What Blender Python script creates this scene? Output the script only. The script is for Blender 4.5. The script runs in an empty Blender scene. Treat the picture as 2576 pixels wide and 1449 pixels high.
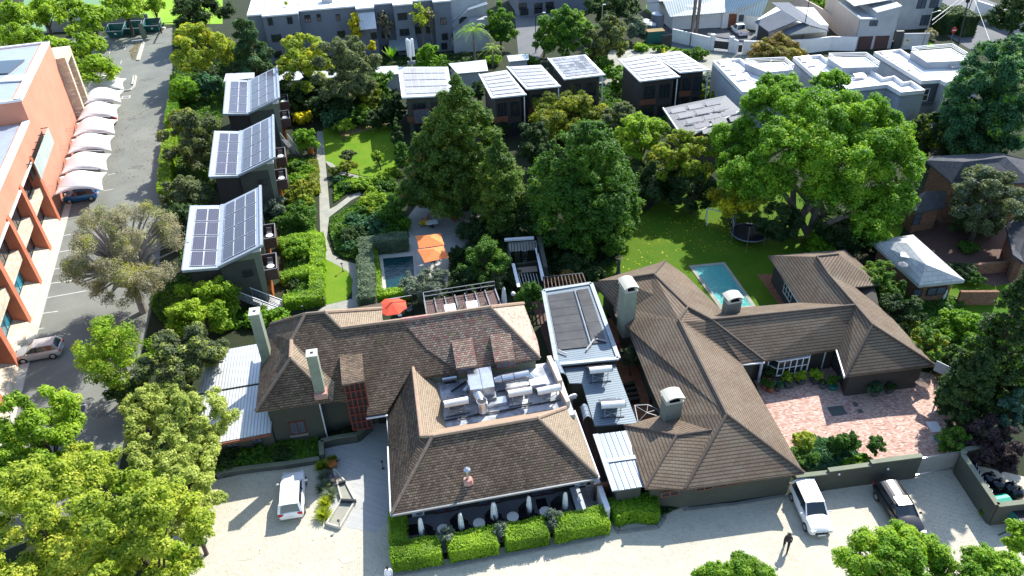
import bpy,math,random
import numpy as np
from mathutils import Matrix,Vector
S=bpy.context.scene
COL=S.collection
# ------ camera
FW,FH=2576.0,1449.0
FOC=2930/3840*FW
CAMH=45.0
_k=FW/3840
_z=-np.array([155*_k,4135*_k,FOC]);_z/=np.linalg.norm(_z)
_b=np.array([-689*_k,-2048*_k,FOC]);_b=_b-_z*(_b@_z);_y=_b/np.linalg.norm(_b)
_x=np.cross(_y,_z)
RW=np.array([_x,_y,_z])
CP=np.array([0,0,CAMH])
cd=bpy.data.cameras.new('camera');cam=bpy.data.objects.new('camera',cd);COL.objects.link(cam)
r_,d_,f_=RW@np.array([1,0,0]),RW@np.array([0,1,0]),RW@np.array([0,0,1])
cam.matrix_world=Matrix(((r_[0],-d_[0],-f_[0],0),(r_[1],-d_[1],-f_[1],0),(r_[2],-d_[2],-f_[2],CAMH),(0,0,0,1)))
cd.lens=2930/3840*36;cd.sensor_width=36;cd.clip_end=3000;cd.clip_start=0.5
S.camera=cam
# ------ light
SUN_EL,SUN_AZ=43.0,45.0
w=bpy.data.worlds.new('World');S.world=w;w.use_nodes=True
nt=w.node_tree;bg=nt.nodes['Background'];sky=nt.nodes.new('ShaderNodeTexSky')
sky.sky_type='NISHITA';sky.sun_disc=False;sky.sun_elevation=math.radians(SUN_EL)
sky.sun_rotation=math.radians(90-SUN_AZ);sky.air_density=1.0;sky.dust_density=0.6
nt.links.new(sky.outputs[0],bg.inputs[0]);bg.inputs[1].default_value=0.15
sl=bpy.data.lights.new('sun','SUN');sl.energy=3.9;sl.angle=math.radians(0.5);sl.color=(1,0.955,0.88)
so=bpy.data.objects.new('sun',sl);COL.objects.link(so)
sd=Vector((math.cos(math.radians(SUN_EL))*math.cos(math.radians(SUN_AZ)),math.cos(math.radians(SUN_EL))*math.sin(math.radians(SUN_AZ)),math.sin(math.radians(SUN_EL))))
so.rotation_euler=sd.to_track_quat('Z','Y').to_euler();so.location=(40,60,80)
S.view_settings.view_transform='Standard';S.view_settings.look='None';S.view_settings.exposure=1.2;S.view_settings.gamma=1.0
S.render.engine='CYCLES'
S.cycles.max_bounces=6;S.cycles.diffuse_bounces=3;S.cycles.transparent_max_bounces=6
# ------ geometry helpers
def ray(x,y):return RW@np.array([x-FW/2,y-FH/2,FOC])
def G(x,y,z=0.0):
 """point of the place at height z seen at photo position x, y"""
 d=ray(x,y);t=(z-CAMH)/d[2];p=d*t
 return np.array([p[0],p[1],z])
def PR(p):
 v=RW.T@(np.array(p,float)-CP);return np.array([FW/2+FOC*v[0]/v[2],FH/2+FOC*v[1]/v[2],v[2]])
def PL(x,y,n,c):
 d=ray(x,y);n=np.array(n,float);return CP+d*((c-n@CP)/(n@d))
def zfit(b,py):
 """height above ground point b at which a vertical meets photo row py"""
 lo,hi=0.0,40.0
 for _ in range(40):
  m=(lo+hi)/2
  if PR([b[0],b[1],m])[1]>py:lo=m
  else:hi=m
 return lo
ORG={}
class MB:
 def __init__(s):s.v=[];s.f=[];s.m=[];s.cm=0
 def poly(s,pts,m=None):
  n=len(s.v);s.v+=[tuple(map(float,p))for p in pts];s.f.append(list(range(n,n+len(pts))));s.m.append(s.cm if m is None else m);return s
 def hexa(s,a,b,m=None):
  """a: lower ring, b: upper ring (same order, counter-clockwise seen from above)"""
  n=len(a);s.poly(b,m);s.poly(a[::-1],m)
  for i in range(n):s.poly([a[i],a[(i+1)%n],b[(i+1)%n],b[i]],m)
  return s
 def prism(s,p,z0,z1,m=None):
  p=ccw(p);return s.hexa([(q[0],q[1],z0)for q in p],[(q[0],q[1],z1)for q in p],m)
 def box(s,c,d,rz=0.0,m=None,ax=None):
  """c centre, d full sizes"""
  cs,sn=math.cos(rz),math.sin(rz);hx,hy,hz=d[0]/2,d[1]/2,d[2]/2
  P=[(c[0]+cs*x-sn*y,c[1]+sn*x+cs*y)for x,y in((-hx,-hy),(hx,-hy),(hx,hy),(-hx,hy))]
  return s.hexa([(x,y,c[2]-hz)for x,y in P],[(x,y,c[2]+hz)for x,y in P],m)
 def slab(s,pts,t,m=None,up=True):
  """polygon in space given thickness t downwards"""
  pts=ccw3(pts);return s.hexa([(p[0],p[1],p[2]-t)for p in pts],[tuple(p)for p in pts],m)
 def bar(s,a,b,w,h=None,m=None):
  h=h or w;a=Vector(a);b=Vector(b);d=(b-a);
  if d.length<1e-6:return s
  d.normalize();u=Vector((0,0,1))if abs(d.z)<.9 else Vector((1,0,0));x=d.cross(u).normalized();y=x.cross(d)
  R=lambda o:[tuple(o+x*i*w/2+y*j*h/2)for i,j in((-1,-1),(1,-1),(1,1),(-1,1))]
  A,B=R(a),R(b);s.poly(A,m);s.poly(B[::-1],m)
  for i in range(4):s.poly([A[i],B[i],B[(i+1)%4],A[(i+1)%4]],m)
  return s
 def cyl(s,a,b,r0,r1=None,n=10,m=None,cap=True):
  r1=r0 if r1 is None else r1;a=Vector(a);b=Vector(b);d=(b-a).normalized();u=Vector((0,0,1))if abs(d.z)<.9 else Vector((1,0,0));x=d.cross(u).normalized();y=d.cross(x)
  A=[a+(x*math.cos(t)+y*math.sin(t))*r0 for t in[2*math.pi*i/n for i in range(n)]]
  B=[b+(x*math.cos(t)+y*math.sin(t))*r1 for t in[2*math.pi*i/n for i in range(n)]]
  for i in range(n):s.poly([A[i],A[(i+1)%n],B[(i+1)%n],B[i]],m)
  if cap:s.poly(A[::-1],m);s.poly(B,m)
  return s
 def tube(s,pts,r,n=6,m=None):
  for i in range(len(pts)-1):
   ra=r[i]if isinstance(r,(list,tuple))else r;rb=r[i+1]if isinstance(r,(list,tuple))else r
   s.cyl(pts[i],pts[i+1],ra,rb,n,m,cap=True)
  return s
 def lathe(s,c,prof,n=16,m=None,sx=1,sy=1,rz=0):
  """prof: list of (r, z)"""
  rings=[]
  for r,z in prof:
   R=[]
   for i in range(n):
    t=2*math.pi*i/n;x=r*sx*math.cos(t);y=r*sy*math.sin(t)
    R.append((c[0]+x*math.cos(rz)-y*math.sin(rz),c[1]+x*math.sin(rz)+y*math.cos(rz),c[2]+z))
   rings.append(R)
  for a,b in zip(rings,rings[1:]):
   for i in range(n):s.poly([a[i],a[(i+1)%n],b[(i+1)%n],b[i]],m)
  if prof[0][0]>1e-3:s.poly(rings[0][::-1],m)
  if prof[-1][0]>1e-3:s.poly(rings[-1],m)
  return s
 def ball(s,c,r,n=10,k=6,m=None):
  if not isinstance(r,(tuple,list)):r=(r,r,r)
  return s.lathe(c,[(math.sin(math.pi*j/k)if 0<j<k else 0.0001,-math.cos(math.pi*j/k)*r[2])for j in range(k+1)],n,m,r[0],r[1])
 def build(s,name,mats,parent=None,loc=None,smooth=False,weld=False):
  V=np.array(s.v,float)
  if parent is not None:o=ORG[parent.name]
  elif loc is not None:o=np.array(loc,float)
  else:o=np.array([(V[:,0].min()+V[:,0].max())/2,(V[:,1].min()+V[:,1].max())/2,V[:,2].min()])
  V=V-o;me=bpy.data.meshes.new(name);me.from_pydata(V.tolist(),[],s.f);me.update()
  uvmesh(me,o)
  if not isinstance(mats,(list,tuple)):mats=[mats]
  for q in mats:me.materials.append(MT(q))
  if len(mats)>1:me.polygons.foreach_set('material_index',np.array(s.m,dtype=np.int32))
  if weld or smooth:
   import bmesh
   bm=bmesh.new();bm.from_mesh(me);bmesh.ops.remove_doubles(bm,verts=bm.verts,dist=1e-4);bm.to_mesh(me);bm.free()
  if smooth:me.polygons.foreach_set('use_smooth',[True]*len(me.polygons));
  if smooth and smooth is not True:me.set_sharp_from_angle(angle=math.radians(smooth))
  ob=bpy.data.objects.new(name,me);COL.objects.link(ob)
  if parent is not None:ob.parent=parent
  else:ob.location=o
  ORG[ob.name]=o;return ob
def ccw(p):
 a=sum(p[i][0]*p[(i+1)%len(p)][1]-p[(i+1)%len(p)][0]*p[i][1]for i in range(len(p)))
 return list(p)if a>0 else list(p)[::-1]
ccw3=ccw
def uvmesh(me,o):
 n=len(me.loops)
 if not n:return
 co=np.empty(len(me.vertices)*3);me.vertices.foreach_get('co',co);co=co.reshape(-1,3)+o
 li=np.empty(n,dtype=np.int32);me.loops.foreach_get('vertex_index',li)
 pn=np.empty(len(me.polygons)*3);me.polygons.foreach_get('normal',pn);pn=pn.reshape(-1,3)
 lt=np.empty(len(me.polygons),dtype=np.int32);me.polygons.foreach_get('loop_total',lt)
 N=np.repeat(pn,lt,axis=0);P=co[li]
 u=np.stack([-N[:,1],N[:,0],0*N[:,0]],1);l=np.linalg.norm(u,axis=1);flat=l<.08
 u[flat]=(1,0,0);l[flat]=1;u=u/l[:,None];v=np.cross(N,u)
 uv=np.stack([(P*u).sum(1),(P*v).sum(1)],1)
 L=me.uv_layers.new(name='UVMap');L.data.foreach_set('uv',uv.ravel())
def inset(poly,d):
 poly=ccw(poly);n=len(poly);out=[]
 for i in range(n):
  a,b,c=[np.array(poly[j%n][:2],float)for j in(i-1,i,i+1)]
  e1=(b-a)/np.linalg.norm(b-a);e2=(c-b)/np.linalg.norm(c-b)
  n1=np.array([-e1[1],e1[0]]);n2=np.array([-e2[1],e2[0]]);k=n1+n2;k=k/max(.3,(k@n1))
  out.append(tuple(b+k*d))
 return out
def empty(name,loc):
 o=bpy.data.objects.new(name,None);o.empty_display_size=.3;COL.objects.link(o);o.location=tuple(loc);ORG[o.name]=np.array(loc,float);return o
def tag(o,label,cat,group=None,kind=None):
 if label:o['label']=label
 if cat:o['category']=cat
 if group:o['group']=group
 if kind:o['kind']=kind
 return o
def T(name,loc,label,cat,group=None):return tag(empty(name,loc),label,cat,group)
def struct(o):o['kind']='structure';return o
KIDS={}
def copy_tree(o,parent=None):
 c=o.copy();COL.objects.link(c);c.parent=parent;ORG[c.name]=ORG[o.name]
 for ch in list(o.children):copy_tree(ch,c)
 return c
USED=set()
def put(proto,loc,rz=0.0,label=None,group=None,sc=1.0):
 if proto.name in USED:o=copy_tree(proto)
 else:o=proto;USED.add(proto.name)
 o.location=tuple(loc);o.rotation_euler=(0,0,rz)
 if sc!=1.0:o.scale=(sc,)*3 if not isinstance(sc,tuple)else sc
 if label:o['label']=label
 if group:o['group']=group
 return o
 # ------ materials
MATS={}
def MT(n):return MATS[n]if isinstance(n,str)else n
def newmat(name):
 m=bpy.data.materials.new(name);m.use_nodes=True;MATS[name]=m;nt=m.node_tree;return m,nt,nt.nodes['Principled BSDF']
def N(nt,t,**k):
 n=nt.nodes.new(t)
 for a,b in k.items():
  if a.startswith('i_'):n.inputs[int(a[2:])if a[2:].isdigit()else a[2:].replace('_',' ')].default_value=b
  else:setattr(n,a,b)
 return n
def mixc(nt,fac,a,b,bt='MIX'):
 n=N(nt,'ShaderNodeMix',data_type='RGBA',blend_type=bt)
 for sock,v in((n.inputs[0],fac),(n.inputs[6],a),(n.inputs[7],b)):
  if hasattr(v,'links')or hasattr(v,'is_linked'):nt.links.new(v,sock)
  elif isinstance(v,(int,float)):sock.default_value=v
  else:sock.default_value=(*v[:3],1)
 return n.outputs[2]
def ramp(nt,src,a,b):
 n=N(nt,'ShaderNodeMapRange');n.inputs[1].default_value=a;n.inputs[2].default_value=b;nt.links.new(src,n.inputs[0]);return n.outputs[0]
def noise(nt,scale,detail=4,rough=.6,co='Object',dist=0.0):
 tc=N(nt,'ShaderNodeTexCoord');g=N(nt,'ShaderNodeNewGeometry');n=N(nt,'ShaderNodeTexNoise');n.inputs['Scale'].default_value=scale;n.inputs['Detail'].default_value=detail;n.inputs['Roughness'].default_value=rough;n.inputs['Distortion'].default_value=dist
 nt.links.new(g.outputs['Position']if co=='Object' else tc.outputs['UV'],n.inputs['Vector']);return n.outputs['Fac']
def plain(name,c,rough=.8,metal=0.0,c2=None,ns=.6,bump=0.0,bs=30,spec=.4,lo=.35,hi=.65,speck=0.0):
 m,nt,b=newmat(name);b.inputs['Roughness'].default_value=rough;b.inputs['Metallic'].default_value=metal;b.inputs['Specular IOR Level'].default_value=spec
 if c2 is None:c2=tuple(x*.8 for x in c)
 f=ramp(nt,noise(nt,ns,6,.65),lo,hi);col=mixc(nt,f,c,c2)
 if speck:
  f2=ramp(nt,noise(nt,9,3,.8),.3,.7);col=mixc(nt,f2,col,mixc(nt,1.0,col,(1-speck,)*3,'MULTIPLY'))
 nt.links.new(col,b.inputs['Base Color'])
 if bump:
  bp=N(nt,'ShaderNodeBump');bp.inputs['Strength'].default_value=bump;bp.inputs['Distance'].default_value=.05
  nt.links.new(noise(nt,bs,3),bp.inputs['Height']);nt.links.new(bp.outputs[0],b.inputs['Normal'])
 return m
def bricks(name,cs,mortar,bw,bh,ms=.015,off=.5,rough=.85,rot=0.0,bump=.4,moss=None,mossamt=(.55,.7),cvar=3.0,big=None,offf=2,spec=.3,row=None):
 """courses of tiles, pavers or bricks laid in metres on the surface"""
 m,nt,b=newmat(name);b.inputs['Roughness'].default_value=rough;b.inputs['Specular IOR Level'].default_value=spec
 tc=N(nt,'ShaderNodeTexCoord');mp=N(nt,'ShaderNodeMapping');mp.inputs['Rotation'].default_value[2]=rot;nt.links.new(tc.outputs['UV'],mp.inputs['Vector'])
 bt=N(nt,'ShaderNodeTexBrick');bt.offset=off;bt.offset_frequency=offf;nt.links.new(mp.outputs[0],bt.inputs['Vector'])
 bt.inputs['Scale'].default_value=1;bt.inputs['Brick Width'].default_value=bw;bt.inputs['Row Height'].default_value=bh;bt.inputs['Mortar Size'].default_value=ms;bt.inputs['Mortar Smooth'].default_value=.3
 bt.inputs['Color1'].default_value=(0,0,0,1);bt.inputs['Color2'].default_value=(1,1,1,1);bt.inputs['Mortar'].default_value=(.5,.5,.5,1);bt.inputs['Bias'].default_value=0
 sep=N(nt,'ShaderNodeSeparateColor');nt.links.new(bt.outputs['Color'],sep.inputs[0])
 cr=N(nt,'ShaderNodeValToRGB');els=cr.color_ramp.elements
 while len(els)<len(cs):els.new(.5)
 for i,c in enumerate(cs):els[i].position=i/max(1,len(cs)-1);els[i].color=(*c,1)
 nt.links.new(sep.outputs[0],cr.inputs[0]);col=cr.outputs[0]
 if big:col=mixc(nt,ramp(nt,noise(nt,big[1],5,.6),.35,.65),col,mixc(nt,1.0,col,big[0],'MULTIPLY'))
 if moss:
  col=mixc(nt,ramp(nt,noise(nt,moss[1],6,.7),*mossamt),col,moss[0])
 col=mixc(nt,bt.outputs['Fac'],col,mortar)
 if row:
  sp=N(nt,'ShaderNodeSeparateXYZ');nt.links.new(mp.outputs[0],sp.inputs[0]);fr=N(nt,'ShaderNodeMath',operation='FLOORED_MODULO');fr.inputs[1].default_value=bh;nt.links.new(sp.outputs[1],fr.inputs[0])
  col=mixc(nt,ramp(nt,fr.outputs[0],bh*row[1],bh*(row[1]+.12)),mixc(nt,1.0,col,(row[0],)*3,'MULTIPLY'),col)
 nt.links.new(col,b.inputs['Base Color'])
 bp=N(nt,'ShaderNodeBump');bp.invert=True;bp.inputs['Strength'].default_value=bump;bp.inputs['Distance'].default_value=.04;nt.links.new(bt.outputs['Fac'],bp.inputs['Height']);nt.links.new(bp.outputs[0],b.inputs['Normal'])
 return m
def ribbed(name,c,pitch=.25,rough=.45,metal=.3,c2=None,across=True,depth=.5,dark=.6,duty=.25):
 """profiled sheet metal: ribs run up the slope (across=True) or along it"""
 m,nt,b=newmat(name);b.inputs['Roughness'].default_value=rough;b.inputs['Metallic'].default_value=metal
 tc=N(nt,'ShaderNodeTexCoord');sp=N(nt,'ShaderNodeSeparateXYZ');nt.links.new(tc.outputs['UV'],sp.inputs[0])
 md=N(nt,'ShaderNodeMath',operation='PINGPONG');md.inputs[1].default_value=pitch/2;nt.links.new(sp.outputs[0 if across else 1],md.inputs[0])
 f=ramp(nt,md.outputs[0],0,pitch/2*duty*2)
 base=mixc(nt,ramp(nt,noise(nt,.7,5,.6),.3,.7),c,c2 or tuple(x*.85 for x in c))
 col=mixc(nt,f,mixc(nt,1.0,base,(dark,)*3,'MULTIPLY'),base);nt.links.new(col,b.inputs['Base Color'])
 bp=N(nt,'ShaderNodeBump');bp.inputs['Strength'].default_value=depth;bp.inputs['Distance'].default_value=.03;nt.links.new(f,bp.inputs['Height']);nt.links.new(bp.outputs[0],b.inputs['Normal'])
 return m
def leafmat(name,c1,c2,c3=None,trans=.45,rough=.6):
 m,nt,b=newmat(name)
 at=N(nt,'ShaderNodeAttribute',attribute_name='v')
 f=noise(nt,.25,3,.5);ad=N(nt,'ShaderNodeMath',operation='ADD');nt.links.new(at.outputs['Fac'],ad.inputs[0]);nt.links.new(ramp(nt,f,.3,.7),ad.inputs[1])
 hv=N(nt,'ShaderNodeMath',operation='MULTIPLY');nt.links.new(ad.outputs[0],hv.inputs[0]);hv.inputs[1].default_value=.5
 cr=N(nt,'ShaderNodeValToRGB');e=cr.color_ramp.elements;cs=[c1,c2]+([c3]if c3 else[])
 while len(e)<len(cs):e.new(.5)
 for i,c in enumerate(cs):e[i].position=(.15,.5,.85)[i]if len(cs)==3 else(.2,.75)[i];e[i].color=(*[min(.8,q*1.55)for q in c],1)
 nt.links.new(hv.outputs[0],cr.inputs[0])
 b.inputs['Roughness'].default_value=rough;b.inputs['Specular IOR Level'].default_value=.35;nt.links.new(cr.outputs[0],b.inputs['Base Color'])
 tr=N(nt,'ShaderNodeBsdfTranslucent');nt.links.new(mixc(nt,1.0,cr.outputs[0],(1.15,1.25,.6),'MULTIPLY'),tr.inputs[0])
 mx=N(nt,'ShaderNodeMixShader');mx.inputs[0].default_value=trans;nt.links.new(b.outputs[0],mx.inputs[1]);nt.links.new(tr.outputs[0],mx.inputs[2])
 nt.links.new(mx.outputs[0],nt.nodes['Material Output'].inputs[0]);return m
def panelmat(name,c,line,bw,bh,rough=.12):
 m=bricks(name,[c,tuple(x*1.2 for x in c)],line,bw,bh,ms=.008,off=0,rough=rough,bump=0.0,spec=.9);return m
 # ------ material set
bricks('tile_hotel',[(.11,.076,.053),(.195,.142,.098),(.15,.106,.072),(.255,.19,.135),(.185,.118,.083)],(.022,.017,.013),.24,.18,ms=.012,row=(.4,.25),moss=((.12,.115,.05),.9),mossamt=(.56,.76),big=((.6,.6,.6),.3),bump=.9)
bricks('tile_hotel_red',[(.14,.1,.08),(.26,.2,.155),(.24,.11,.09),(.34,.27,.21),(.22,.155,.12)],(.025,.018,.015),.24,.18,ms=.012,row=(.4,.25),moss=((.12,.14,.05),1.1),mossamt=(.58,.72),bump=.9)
bricks('tile_hotel_sunlit',[(.25,.195,.135),(.34,.27,.19),(.3,.235,.165)],(.16,.11,.07),.24,.18,ms=.01,row=(.65,.25),moss=((.2,.16,.1),1.2),mossamt=(.6,.75),bump=.6)  # lit copy of the hotel tile: sunlight on east slopes put into the colour
bricks('tile_right',[(.16,.115,.078),(.2,.148,.102),(.18,.13,.09)],(.05,.037,.032),.4,.25,ms=.006,row=(.42,.22),moss=((.2,.17,.125),.5),mossamt=(.45,.8),bump=1.0,big=((.75,.74,.74),.22))
bricks('slate',[(.05,.055,.065),(.075,.08,.09)],(.03,.03,.035),.4,.25,ms=.015,bump=.4)
bricks('slate_pale',[(.36,.37,.36),(.45,.46,.45)],(.2,.21,.2),.9,.45,ms=.02,bump=.4)
bricks('tile_grey',[(.13,.15,.18),(.17,.19,.22)],(.07,.08,.1),.3,.33,ms=.03,bump=.7)
plain('ridge_cap',(.22,.165,.12),c2=(.15,.115,.09),ns=4)
plain('ridge_pale',(.36,.25,.17),c2=(.28,.2,.14),ns=3)
plain('ridge_pink',(.45,.16,.13),c2=(.4,.3,.24),ns=2)
plain('ridge_right',(.1,.074,.056),c2=(.075,.058,.045),ns=3)
ribbed('metal_pale',(.62,.64,.65),.25,across=True)
ribbed('metal_pale_x',(.55,.58,.6),.3,across=False)
ribbed('metal_blue',(.27,.33,.37),.22,across=True,dark=.5)
ribbed('metal_blue_x',(.17,.225,.265),.25,across=False,dark=.5,metal=.1)
ribbed('metal_dark',(.06,.075,.09),.3,rough=.6,metal=.1)
ribbed('metal_green',(.5,.56,.56),.45,across=True,dark=.6)
ribbed('metal_fine',(.42,.47,.53),.18,across=False,dark=.85)
ribbed('bin_rib',(.01,.13,.12),.4,rough=.5,metal=0,dark=.6)
ribbed('container_blue',(.03,.09,.22),.25,rough=.5,metal=.1,dark=.55)
ribbed('deck',(.17,.07,.035),.14,rough=.7,metal=0,dark=.5)
ribbed('deck_dark',(.1,.05,.04),.16,rough=.7,metal=0,dark=.45)
ribbed('timber_orange',(.42,.13,.03),.12,rough=.6,metal=0,dark=.6)
ribbed('door_brown',(.07,.03,.03),.3,across=False,rough=.6,metal=0,dark=.6)
plain('metal_plain',(.32,.36,.39),.5,.15,ns=2)
plain('steel',(.6,.62,.64),.28,.85,ns=2)
plain('steel_dark',(.05,.055,.06),.5,.4)
plain('steel_grey',(.25,.26,.27),.5,.3)
plain('white',(.76,.76,.75),.6,c2=(.68,.68,.68),ns=.8,speck=.06)
plain('white_gloss',(.78,.78,.78),.25)
plain('tank_white',(.68,.68,.64),.45)
plain('membrane',(.24,.265,.3),.5,c2=(.62,.63,.64),ns=.55,lo=.44,hi=.58,speck=.3)
plain('olive_wall',(.075,.078,.058),.9,c2=(.06,.062,.05),ns=.5,bump=.15,speck=.12)
plain('olive_light',(.2,.215,.15),.9,ns=.6,bump=.1,speck=.08)
plain('dark_wall',(.06,.052,.044),.9,ns=.5,bump=.15,speck=.12)
plain('grey_wall',(.17,.19,.225),.9,c2=(.145,.16,.19),ns=.4,speck=.08)
plain('grey_wall2',(.42,.43,.45),.9,ns=.4,speck=.06)
plain('town_wall',(.34,.37,.41),.85,ns=.4,speck=.05)
plain('town_dark',(.07,.085,.11),.85,ns=.4)
plain('beige_wall',(.52,.42,.34),.9,c2=(.43,.34,.28),ns=.3,speck=.08)
plain('terracotta',(.61,.255,.165),.85,c2=(.54,.215,.135),ns=.35,speck=.1,bump=.1)
plain('terracotta2',(.52,.17,.085),.85,c2=(.44,.135,.07),ns=.5,speck=.1)
plain('sail',(.7,.69,.67),.7,c2=(.62,.6,.58),ns=.3)
plain('asphalt',(.215,.225,.195),.9,c2=(.16,.168,.148),ns=.22,bump=.2,speck=.25)
plain('road',(.12,.13,.14),.9,c2=(.16,.165,.17),ns=.3,speck=.2)
plain('soil',(.05,.036,.025),.95,c2=(.028,.03,.015),ns=.8,speck=.3)
plain('sand',(.34,.22,.12),.95,c2=(.25,.2,.08),ns=.8,speck=.2)
plain('ground_dark',(.014,.03,.006),.95,c2=(.03,.035,.012),ns=.5,speck=.4)
plain('grass',(.105,.235,.012),.9,c2=(.17,.26,.02),ns=.35,speck=.28,bump=.5,bs=15,spec=.1)
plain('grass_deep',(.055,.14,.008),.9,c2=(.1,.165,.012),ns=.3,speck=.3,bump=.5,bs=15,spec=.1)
plain('grass_bright',(.2,.38,.03),.9,c2=(.27,.42,.05),ns=.3,speck=.15,spec=.1)
plain('court_green',(.13,.24,.12),.9,c2=(.16,.27,.16),ns=.2)
plain('concrete',(.36,.35,.29),.9,c2=(.27,.27,.22),ns=.7,speck=.2)
plain('concrete_pale',(.52,.5,.43),.9,c2=(.43,.42,.36),ns=.7,speck=.12)
plain('kerb',(.16,.165,.155),.9,c2=(.23,.225,.2),ns=1.5,speck=.15)
plain('deck_tile',(.33,.33,.3),.8,ns=.6)
plain('patio_tile',(.3,.305,.31),.7,ns=.7,speck=.15)
bricks('stone',[(.5,.4,.27),(.66,.58,.44),(.42,.36,.28),(.58,.46,.32)],(.3,.27,.2),.45,.3,ms=.012,bump=.4)
bricks('brick_red',[(.2,.085,.05),(.3,.14,.075),(.14,.06,.04),(.27,.16,.08)],(.14,.11,.08),.24,.09,ms=.012,bump=.4)
bricks('paver',[(.47,.435,.345),(.58,.545,.44),(.52,.485,.39)],(.3,.28,.22),.22,.11,ms=.012,rot=.79,bump=.5,big=((.88,.87,.85),.25),moss=((.33,.3,.235),.4),mossamt=(.6,.78))
bricks('paver_smooth',[(.36,.365,.35),(.42,.42,.4)],(.26,.265,.25),1.2,.15,ms=.008,rot=.6,bump=.2)
bricks('paver_grey',[(.43,.4,.315),(.54,.505,.4),(.48,.45,.355)],(.26,.24,.185),.22,.11,ms=.014,rot=.1,bump=.5)
bricks('paver_red',[(.38,.2,.15),(.54,.36,.29),(.28,.13,.095),(.66,.5,.42),(.46,.27,.21)],(.3,.21,.17),.22,.11,ms=.01,rot=.15,bump=.4,moss=((.5,.38,.3),.6),mossamt=(.5,.75),offf=2)
bricks('paver_brown',[(.1,.055,.045),(.15,.085,.065)],(.05,.035,.03),.22,.11,ms=.012,rot=.6)
bricks('terrace_red',[(.22,.09,.045),(.3,.13,.06)],(.1,.05,.03),.25,.25,ms=.012)
bricks('pool_blue',[(.05,.42,.4),(.08,.5,.46)],(.04,.3,.3),.3,.3,ms=.01)
bricks('pool_dark',[(.002,.018,.022),(.004,.03,.035)],(.01,.05,.06),.3,.3,ms=.01)
bricks('screen_glass',[(.3,.36,.33),(.36,.42,.38)],(.5,.5,.48),1.4,30,ms=.04,off=0,rough=.3,bump=0)
plain('black',(.012,.012,.014),.6)
plain('rubber',(.02,.02,.02),.8)
plain('black_gloss',(.01,.01,.013),.15,spec=.6)
plain('mat_black',(.03,.03,.032),.35,c2=(.06,.06,.06),ns=.8)
plain('rattan',(.018,.017,.018),.7)
plain('cushion',(.8,.75,.66),.8)
plain('window_glass',(.02,.025,.03),.08,spec=.9)
plain('glass_teal',(.02,.22,.3),.1,spec=.8,c2=(.03,.1,.14),ns=.4,lo=.45,hi=.5)
plain('curtain',(.1,.125,.16),.5,c2=(.035,.045,.06),ns=5)
plain('frame_red',(.17,.03,.018),.6)
plain('frame_wood',(.2,.07,.04),.6)
plain('frame_white',(.72,.73,.74),.5)
plain('cloth_white',(.7,.7,.68),.85,ns=3)
plain('cloth_orange',(.85,.24,.07),.8,c2=(.8,.2,.055),ns=1)
plain('cloth_red',(.62,.08,.035),.8,c2=(.56,.065,.03),ns=1)
plain('teal',(.0,.3,.2),.4)
plain('teal_dark',(.01,.16,.14),.5)
plain('orange',(.7,.22,.02),.5)
plain('blue_crate',(.01,.02,.08),.5)
plain('yellow',(.7,.5,.04),.6)
plain('red',(.5,.02,.02),.5)
plain('pink',(.6,.02,.1),.8,c2=(.45,.01,.06),ns=8)
plain('lilac',(.22,.17,.32),.8)
plain('clay',(.35,.13,.07),.85)
plain('stone_dark',(.1,.11,.1),.9,speck=.3)
plain('bark',(.09,.07,.052),.95,c2=(.05,.04,.03),ns=3)
plain('bark_pale',(.2,.17,.14),.95,c2=(.12,.1,.085),ns=3)
plain('twig',(.32,.27,.235),.95)
plain('car_white',(.8,.8,.8),.22,spec=.6)
plain('car_silver',(.52,.51,.49),.3,.3)
plain('car_black',(.012,.012,.015),.12,spec=.8)
plain('car_blue',(.02,.16,.36),.2,.2,spec=.6)
plain('car_red',(.4,.01,.02),.3)
plain('lamp_red',(.5,.01,.01),.3)
plain('headlight',(.5,.5,.52),.15)
plain('skin_dark',(.09,.045,.03),.6)
plain('skin',(.3,.17,.11),.6)
plain('hivis',(.3,.75,.2),.7)
plain('navy',(.015,.02,.045),.8)
plain('paint_line',(.62,.62,.58),.8,c2=(.4,.4,.37),ns=3)
plain('antenna',(.5,.55,.52),.5)
m,nt,b=newmat('panel');nt.nodes.remove(b)
b=N(nt,'ShaderNodeBsdfPrincipled');nt.links.new(b.outputs[0],nt.nodes['Material Output'].inputs[0])
b.inputs['Roughness'].default_value=.16;b.inputs['Specular IOR Level'].default_value=.7
tc=N(nt,'ShaderNodeTexCoord');bt=N(nt,'ShaderNodeTexBrick');bt.offset=0;nt.links.new(tc.outputs['UV'],bt.inputs['Vector']);bt.inputs['Scale'].default_value=1;bt.inputs['Brick Width'].default_value=.165;bt.inputs['Row Height'].default_value=.165;bt.inputs['Mortar Size'].default_value=.012
bt.inputs['Color1'].default_value=(.045,.038,.052,1);bt.inputs['Color2'].default_value=(.055,.048,.062,1);bt.inputs['Mortar'].default_value=(.13,.125,.15,1);nt.links.new(bt.outputs[0],b.inputs['Base Color'])
def water(name,c,rough=.05):
 m,nt,b=newmat(name);b.inputs['Roughness'].default_value=rough;b.inputs['Base Color'].default_value=(*c,1);b.inputs['Transmission Weight'].default_value=.75;b.inputs['IOR'].default_value=1.33
 f=noise(nt,1.6,3,.6,dist=1.2);bp=N(nt,'ShaderNodeBump');bp.inputs['Strength'].default_value=.5;bp.inputs['Distance'].default_value=.12;nt.links.new(f,bp.inputs['Height']);nt.links.new(bp.outputs[0],b.inputs['Normal'])
 return m
water('water_blue',(.3,.8,.74));water('water_dark',(.02,.16,.18))
leafmat('lf_lime',(.07,.13,.006),(.17,.27,.012),(.3,.36,.03))
leafmat('lf_yolive',(.105,.155,.012),(.225,.28,.023),(.4,.385,.05))
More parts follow.
